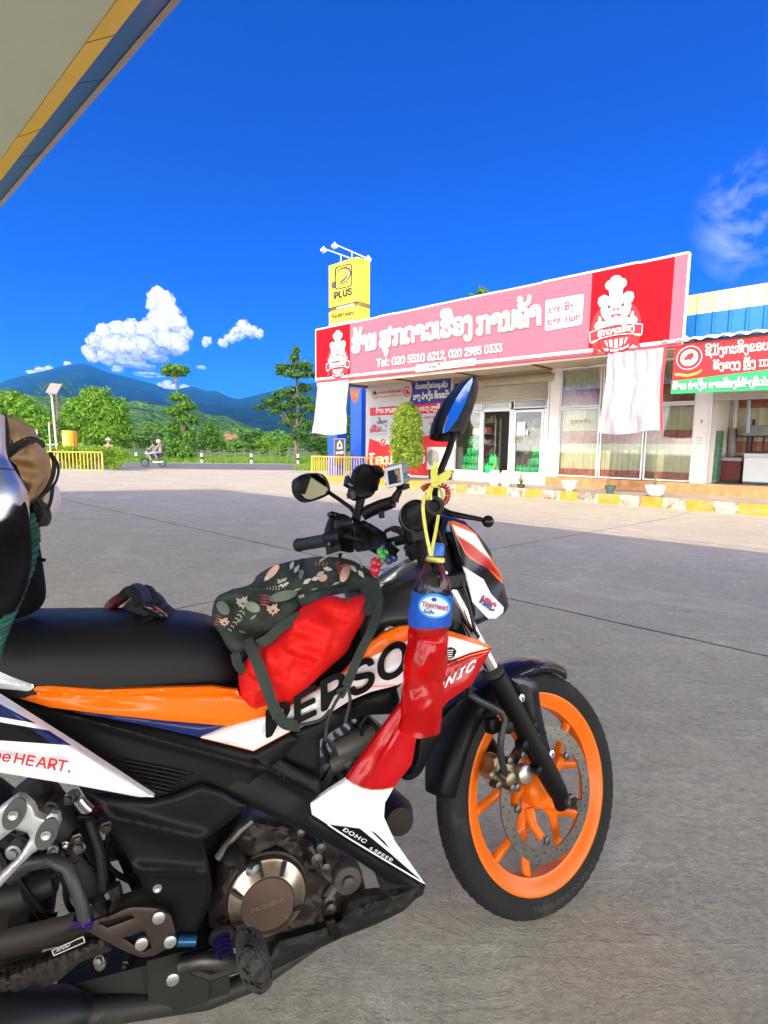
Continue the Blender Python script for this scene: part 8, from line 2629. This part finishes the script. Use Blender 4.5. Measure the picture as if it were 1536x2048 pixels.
# ---- flowered backpack on the tank with a red plastic bag below it
bgm = M('bag_green', (.040, .052, .046), .85, var=(60, .25), bump=(500, .3, .001))
bpk = thing('floral_backpack', B3(-.52, 0, .72), 'dark green backpack printed with white and pink flowers lying on the tank', 'backpack')
bl_ = [(430, 1230, .10), (450, 1190, .0), (520, 1150, -.08), (600, 1117, -.13), (700, 1120, -.12), (748, 1150, -.02), (480, 1300, .145), (590, 1225, .15), (640, 1198, .15), (740, 1168, .09), (600, 1170, .04), (520, 1220, .10), (680, 1160, .02)]
outp = smoothpoly([(422, 1243), (426, 1205), (440, 1186), (490, 1176), (508, 1163), (513, 1150), (545, 1131), (598, 1118), (640, 1112), (696, 1116), (732, 1134), (750, 1150), (756, 1168), (735, 1182), (690, 1186), (640, 1194), (610, 1205), (598, 1228), (560, 1256), (520, 1285), (490, 1310), (470, 1312), (452, 1292), (430, 1258)])
lfp = idw(bl_)
cr_ = lambda x, y: .010 * noise.noise(Vector((x * .02, y * .03, 3))) + .008 * math.exp(-((y - (1180 - (x - 500) * .22)) / 5) ** 2) - .010 * math.exp(-((y - (1196 - (x - 500) * .13)) / 6) ** 2)
g = MB(); panel(g, outp, lfp, thick=.06, rnd=.025, rw=14, step=8, crease=cr_, shrink=.12)
body = g.build('bag_body', bgm, bpk, smooth=80)
g = MB()
fl_w, fl_p, fl_g, fl_r, fl_s = 0, 1, 2, 3, 4
ly = [0]
def blotch(pts, mi):
    ly[0] += 1
    off = .0035 + .00012 * ly[0]
    f = lambda x, y: bp(x, y, lfp(x, y) + cr_(x, y) + off)
    pts = dens(pts, 4)
    vs, es, fs, _, _, _ = delaunay_2d_cdt([Vector(p) for p in pts], [(i, (i + 1) % len(pts)) for i in range(len(pts))], [], 1, 1e-4)
    P = [f(v.x, v.y) for v in vs]
    g.add(P, [q if (P[q[1]] - P[q[0]]).cross(P[q[2]] - P[q[0]]).dot(EYE - P[q[0]]) > 0 else q[::-1] for q in fs], mi)
def petal(x, y, L, a, w_, mi):
    c, s = math.cos(a), math.sin(a)
    blotch([(x, y), (x + L * .4 * c - w_ * s, y + L * .4 * s + w_ * c), (x + L * .75 * c - w_ * .6 * s, y + L * .75 * s + w_ * .6 * c), (x + L * c, y + L * s), (x + L * .75 * c + w_ * .6 * s, y + L * .75 * s - w_ * .6 * c), (x + L * .4 * c + w_ * s, y + L * .4 * s - w_ * c)], mi)
def flower(x, y, r, mi, n=7, a0=-2.9, a1=-.2):
    for i in range(n): petal(x, y, r * (.8 + .2 * math.sin(i * 2.1)), a0 + (a1 - a0) * i / (n - 1), r * .21, mi)
    for a in (.5, 1.6, 2.6): petal(x, y, r * .55, a, r * .15, mi)
    blotch(ellpts(x, y, r * .18, r * .14, 8), 4)
def fern(x0, y0, x1, y1, n, L, mi):
    a = math.atan2(y1 - y0, x1 - x0)
    for i in range(n):
        t = i / n
        for s in (-1, 1): petal(x0 + (x1 - x0) * t, y0 + (y1 - y0) * t, L * (1 - .5 * t), a + s * .9, L * .13, mi)
def leafy(x, y, L, a, w_, mi): petal(x, y, L, a, w_, mi)
flower(486, 1208, 19, 0); fern(486, 1222, 456, 1266, 6, 9, 0)
flower(566, 1168, 16, 0); fern(560, 1176, 530, 1176, 5, 7, 0)
flower(546, 1222, 18, 1); flower(449, 1246, 14, 1); flower(604, 1196, 10, 0)
blotch(ellpts(446, 1216, 16, 11, 14, .9), 2); blotch(ellpts(566, 1192, 30, 10, 16, -.25), 2); blotch(ellpts(505, 1214, 16, 10, 12, .4), 2)
for i in range(4): petal(518, 1190 + i * 6, 30 - 3 * i, .15, 2.2, 3)
blotch(ellpts(545, 1144, 7, 19, 14, .75), 1); blotch(ellpts(690, 1146, 9, 19, 14, .35), 1); blotch(ellpts(646, 1156, 9, 7, 12, -.5), 1)
for (x, y, a) in ((580, 1140, -1.2), (588, 1146, -1.0), (528, 1162, -.8), (632, 1152, -.5), (622, 1160, -.3), (646, 1136, .2), (700, 1130, .8), (716, 1140, .9), (606, 1168, -.6)): leafy(x, y, 20, a, 4.5, 0)
fern(604, 1140, 600, 1158, 5, 7, 0); fern(674, 1122, 682, 1154, 7, 7, 3)
for i in range(4): petal(632 + i * 6, 1133, 12, -1.6 + i * .2, 1.4, 3)
petal(700, 1128, 24, 2.9, 3, 3)
fern(432, 1250, 440, 1228, 4, 6, 3)
for (x, y, a) in ((470, 1246, -.5), (500, 1240, -.7), (476, 1262, .2), (586, 1182, -.3), (664, 1170, -.4), (620, 1180, -.2)): leafy(x, y, 18, a, 2.2, 2)
g.build('flower_print', [M('print_white', (.66, .62, .55), .85), M('print_peach', (.70, .43, .34), .85), M('print_sage', (.26, .33, .23), .85), M('print_coral', (.52, .13, .10), .85), M('print_dark', (.03, .035, .03), .85)], body, smooth=60)
g = MB()
def zp(P, w_, dl): ribbon(g, [bp(x, y, lfp(x, y) + cr_(x, y) + dl) for x, y in P], w_, .003)
zp([(492, 1176), (530, 1178), (580, 1160), (600, 1135), (604, 1118)], .006, .006); zp([(600, 1205), (640, 1190), (690, 1178), (735, 1160), (750, 1150)], .014, .010); zp([(604, 1200), (660, 1186), (700, 1172)], .005, .014)
g.build('zip_band', M('band_green', (.018, .030, .032), .8, bump=(400, .3, .001)), bpk, smooth=60)
strapm = M('strap_green', (.030, .040, .036), .85, var=(40, .2), bump=(600, .3, .001))
for P, w_ in (([(494, 1280, .17), (508, 1310, .205), (524, 1350, .22), (542, 1400, .22), (556, 1430, .215), (572, 1448, .20), (600, 1452, .19)], .019), ([(470, 1306, .15), (476, 1330, .16), (490, 1345, .165)], .016), ([(598, 1232, .165), (560, 1256, .18), (536, 1278, .185), (515, 1290, .18)], .018), ([(748, 1160, .09), (758, 1195, .14), (752, 1235, .18), (736, 1275, .205), (718, 1310, .21), (704, 1345, .21), (692, 1372, .205)], .016), ([(735, 1176, .10), (742, 1200, .14), (744, 1230, .17)], .03), ([(690, 1180, .13), (694, 1195, .16), (696, 1205, .165)], .006)):
    g = MB(); ribbon(g, [bp(*p) for p in P], w_, .003); g.build('strap', strapm, bpk, smooth=60)
for P in ([(692, 1370, .205), (680, 1390, .20), (668, 1410, .20), (656, 1440, .20), (650, 1480, .19)], [(696, 1372, .206), (700, 1400, .205), (694, 1430, .2), (690, 1445, .2)], [(690, 1376, .206), (676, 1382, .206), (684, 1394, .206), (692, 1380, .206)], [(600, 1450, .19), (640, 1440, .195), (660, 1420, .2)]):
    g = MB(); g.tube(spl([bp(*p) for p in P]), .003, 7); g.build('cord', strapm, bpk, smooth=60)
rbm = M('red_plastic', (.72, .010, .008), .55, spec=.25, var=(5, .15), dirt=(6, .64, (.85, .11, .07)))
rl_ = [(480, 1340, .165), (560, 1320, .215), (640, 1260, .20), (700, 1220, .175), (735, 1195, .13), (500, 1415, .19), (600, 1380, .20), (560, 1262, .17), (650, 1192, .14), (720, 1260, .175)]
outp = smoothpoly([(478, 1336), (520, 1296), (560, 1262), (590, 1232), (612, 1210), (645, 1192), (662, 1190), (690, 1198), (712, 1190), (736, 1190), (737, 1212), (728, 1240), (706, 1276), (694, 1305), (662, 1332), (632, 1360), (600, 1394), (572, 1412), (530, 1413), (508, 1424), (492, 1414), (480, 1392), (476, 1362)])
g = MB(); panel(g, outp, idw(rl_), thick=.05, rnd=.03, rw=22, step=5, shrink=.12, crease=lambda x, y: .010 * (1 - abs(noise.noise(Vector((x * .011 + y * .006, y * .030 - x * .014, 7)))) * 2) + .006 * noise.fractal(Vector((x * .035, y * .02 + x * .02, 1)), .8, 2.2, 4))
tag(g.build('red_bag', rbm, base=bp(560, 1400, .17), smooth=70), 'stuffed red plastic bag strapped under the floral backpack', 'bag')

# ---- glove lying on the seat
gv = thing('glove', bp(285, 1240, .02), 'black, navy and red motorcycle glove lying on the seat', 'glove')
gb_ = M('glove_black', (.008, .008, .009), .75, bump=(300, .4, .001)); gr_ = M('glove_red', (.10, .008, .012), .6); gn_ = M('glove_navy', (.02, .025, .06), .5); gs_ = M('glove_shell', (.010, .010, .011), .25, coat=.3)
def gl_(x, y, l): return bp(x, y, l)
g = MB(); panel(g, smoothpoly([(240, 1220), (262, 1195), (300, 1196), (330, 1212), (352, 1232), (358, 1252), (345, 1262), (318, 1270), (300, 1262), (275, 1248), (248, 1240)]), [(240, 1220, -.02), (300, 1230, .06), (350, 1250, .05)], thick=.05, rnd=.025, rw=16, step=9); palm = g.build('palm', gb_, gv, smooth=80)
for i, P in enumerate(([(244, 1196, .0), (258, 1182, .0), (270, 1190, .03), (276, 1206, .05)], [(258, 1186, -.01), (274, 1176, -.01), (288, 1188, .03), (296, 1206, .05)], [(274, 1186, -.02), (294, 1180, -.01), (306, 1194, .03), (314, 1212, .05)], [(292, 1192, -.02), (308, 1192, -.01), (320, 1204, .03), (328, 1220, .045)])):
    g = MB(); g.tube(spl([gl_(*p) for p in P]), .0105, 10); g.build('finger', gn_ if i % 2 else gb_, gv, smooth=60)
g = MB(); g.tube(spl([gl_(*p) for p in ((300, 1240, .06), (270, 1262, .085), (252, 1280, .09), (244, 1288, .09))]), [.011] * 18 + [.006], 10); g.build('thumb', gs_, gv, smooth=60)
g = MB(); panel(g, smoothpoly([(205, 1222), (212, 1204), (230, 1190), (250, 1188), (258, 1200), (236, 1214), (222, 1228)]), -.03, thick=.04, rnd=.015, rw=12, step=8); g.build('cuff', gr_, gv)
g = MB(); panel(g, smoothpoly([(278, 1210), (300, 1206), (325, 1220), (338, 1238), (322, 1240), (296, 1226)]), .078, thick=.012, rnd=.008, rw=8, step=7); g.build('knuckle_guard', gs_, gv)
g = MB(); panel(g, [(308, 1213), (318, 1217), (328, 1226), (318, 1223)], .086, thick=.004, rnd=.002, rw=4, step=6); g.build('red_badge', M('badge_red', (.35, .03, .035), .5), gv)

# ---- luggage at the left edge
blk = M('pannier_black', (.004, .004, .0045), .85, spec=.15, var=(30, .2), bump=(300, .35, .001))
pn = thing('pannier_bag', B3(-1.05, .1, .78), 'black fabric pannier bag standing on the rear of the seat', 'bag')
g = MB(); panel(g, smoothpoly([(-160, 930), (-20, 900), (14, 898), (34, 930), (52, 985), (64, 1040), (78, 1080), (88, 1140), (94, 1190), (84, 1214), (60, 1230), (20, 1242), (-160, 1250)], (0, 12)), [(0, 1000, .16), (60, 1100, .10), (80, 1200, .08), (0, 1200, .17)], thick=.12, rnd=.05, rw=26, step=12, shrink=.45); g.build('bag_body', blk, pn, smooth=80)
g = MB(); panel(g, smoothpoly([(-160, 1052), (-20, 1048), (4, 1044), (26, 1032), (42, 1012), (50, 1000), (57, 1022), (62, 1060), (66, 1120), (50, 1190), (20, 1236), (-160, 1245)], (0, 11)), [(0, 1050, .33), (50, 1010, .30), (60, 1100, .27), (0, 1230, .26)], thick=.05, rnd=.02, rw=14, step=12, shrink=.2); g.build('pocket', blk, pn, smooth=80)
g = MB(); g.tube([bp(x, y, .07) for x, y in ((76, 1117), (84, 1119), (91, 1121))], .003, 6); g.build('zip_pull', blk, pn)
tan = M('tan_nylon', (.33, .20, .085), .55, var=(6, .12), bump=(20, .25, .006))
tn = thing('tan_bag', bp(40, 1010, .05), 'tan nylon bag bulging on top of the black pannier', 'bag')
tl_ = [(0, 900, .14), (60, 900, .11), (95, 930, .06), (70, 1000, .09), (20, 840, .07)]
cr2 = lambda x, y: .010 * math.sin((y - .12 * x) * .16) * math.exp(-((x - 60) / 45) ** 2) + .010 * noise.fractal(Vector((x * .02, y * .035, 4)), .9, 2, 4)
g = MB(); panel(g, smoothpoly([(-160, 840), (-40, 822), (8, 828), (38, 836), (66, 856), (84, 884), (98, 912), (104, 936), (103, 960), (95, 984), (84, 1008), (66, 1030), (40, 1045), (-160, 1060)], (0, 13)), tl_, thick=.13, rnd=.06, rw=32, step=6, crease=cr2, shrink=.45); g.build('bag_body', tan, tn, smooth=80)
stm = M('strap_black', (.010, .010, .010), .7)
tlf = idw(tl_)
for P, w_ in (([(6, 828), (11, 850), (12, 880), (13, 905), (12, 935), (20, 950), (38, 970)], .0060), ([(-20, 868), (10, 872), (24, 884), (20, 900), (14, 910)], .0022), ([(14, 905), (30, 892), (50, 880), (66, 878), (80, 884), (88, 892)], .0058), ([(18, 912), (36, 898), (56, 886), (70, 880)], .0050), ([(-20, 898), (0, 900), (14, 915), (20, 950)], .006), ([(101, 905), (108, 925), (106, 950), (98, 970), (88, 985), (76, 1000), (66, 1020)], .0042), ([(103, 908), (114, 925), (117, 942), (112, 962), (102, 976), (88, 988)], .0036), ([(106, 972), (102, 1000), (96, 1018), (92, 1030)], .0030), ([(76, 996), (84, 1010), (92, 1026), (88, 1042), (76, 1050), (66, 1044)], .0065)):
    g = MB(); g.tube(spl([bp(x, y, tlf(x, y) + .006) for x, y in P]), w_, 8, flat=.6); g.build('strap', stm, tn, smooth=60)
g = MB(); panel(g, smoothpoly([(56, 1006), (74, 1000), (86, 1012), (92, 1034), (86, 1050), (74, 1054), (64, 1044), (58, 1030)]), .085, thick=.04, rnd=.02, rw=12, step=7); g.build('buckle', stm, tn)
g = MB(); panel(g, smoothpoly([(60, 985), (98, 964), (110, 970), (117, 988), (117, 1008), (110, 1026), (97, 1044), (84, 1060), (76, 1066), (68, 1040)]), .0, thick=.02, rnd=.025, rw=12, step=7, crease=lambda x, y: .008 * noise.noise(Vector((x * .08, y * .06, 2))))
tag(g.build('white_plastic_bag', M('bag_white', (.62, .56, .56), .5, var=(9, .1)), base=bp(90, 1040, -.02), smooth=70), 'white plastic bag peeping out behind the tan bag', 'bag')
sb0, sb1 = bp(-14, 1100, .25), bp(-22, 820, .25)
ax_ = (sb1 - sb0).normalized(); ks = (sb0.lerp(sb1, .5) - EYE).dot(FW) / 1080; Ls = (sb1 - sb0).length
ts = lambda y: (1100 - y) / 280 * Ls
g = MB(); g.lathe(sb0, ax_, [(0, 0), (0, 58 * ks), (ts(1090), 62 * ks), (ts(1020), 63 * ks), (ts(1000), 63 * ks), (ts(985), 61 * ks), (ts(965), 53 * ks), (ts(940), 40 * ks), (ts(922), 31 * ks), (ts(921), 30 * ks), (ts(905), 27 * ks), (ts(890), 26 * ks), (ts(830), 26 * ks), (ts(828), 0)], 40)
g.lathe(sb0, ax_, [(ts(943), 40.6 * ks), (ts(941), 41.5 * ks), (ts(939), 40.4 * ks)], 40, mi=1)
tag(g.build('steel_bottle', [M('bottle_steel', (.50, .52, .53), .40, 1.0, var=(20, .04)), MATS['ink_dark']], base=sb0, smooth=40), 'shiny steel flask in the pocket of the black pannier at the left edge', 'bottle')
g = MB(); pts = spl([bp(x, y, l) for x, y, l in ((58, 1030, .14), (66, 1056, .15), (70, 1078, .16), (62, 1120, .19), (48, 1160, .205), (30, 1205, .215), (10, 1250, .21), (-4, 1290, .20), (-14, 1330, .19))], 8)
for s in range(3):
    pp = []
    for i, p in enumerate(pts):
        t = (pts[min(i + 1, len(pts) - 1)] - pts[max(i - 1, 0)]).normalized(); u = t.cross(BN).normalized(); vv_ = t.cross(u)
        a_ = i * .8 + s * 2 * math.pi / 3
        pp.append(p + (u * math.cos(a_) + vv_ * math.sin(a_)) * .0042)
    g.tube(spl(pp, 2), .0046, 7, mi=s % 2)
tag(g.build('green_rope', [M('rope_green', (.006, .075, .055), .75, bump=(900, .5, .001)), M('rope_dark', (.004, .045, .035), .75)], base=pts[0], smooth=60), 'green braided rope tied over the black pannier', 'rope')
HAZE_D = 1.05e-4

# ================================================================== HAZE OVER THE VALLEY
hz = bpy.data.materials.new('haze')
hz.use_nodes = True
t = hz.node_tree
for nn in list(t.nodes):
    if nn.type == 'BSDF_PRINCIPLED': t.nodes.remove(nn)
pv_ = t.nodes.new('ShaderNodeVolumePrincipled')
pv_.inputs['Color'].default_value = (.05, .36, 1.0, 1)
pv_.inputs['Density'].default_value = HAZE_D
pv_.inputs['Anisotropy'].default_value = 0.0
t.links.new(pv_.outputs[0], t.nodes['Material Output'].inputs['Volume'])
g = MB(); g.hexa([Vector((x, y, z)) for z in (-120, 700) for x, y in ((-14500, -200), (14500, -200), (14500, 7000), (-14500, 7000))])
tag(g.build('haze', hz, smooth=0), kind='stuff')
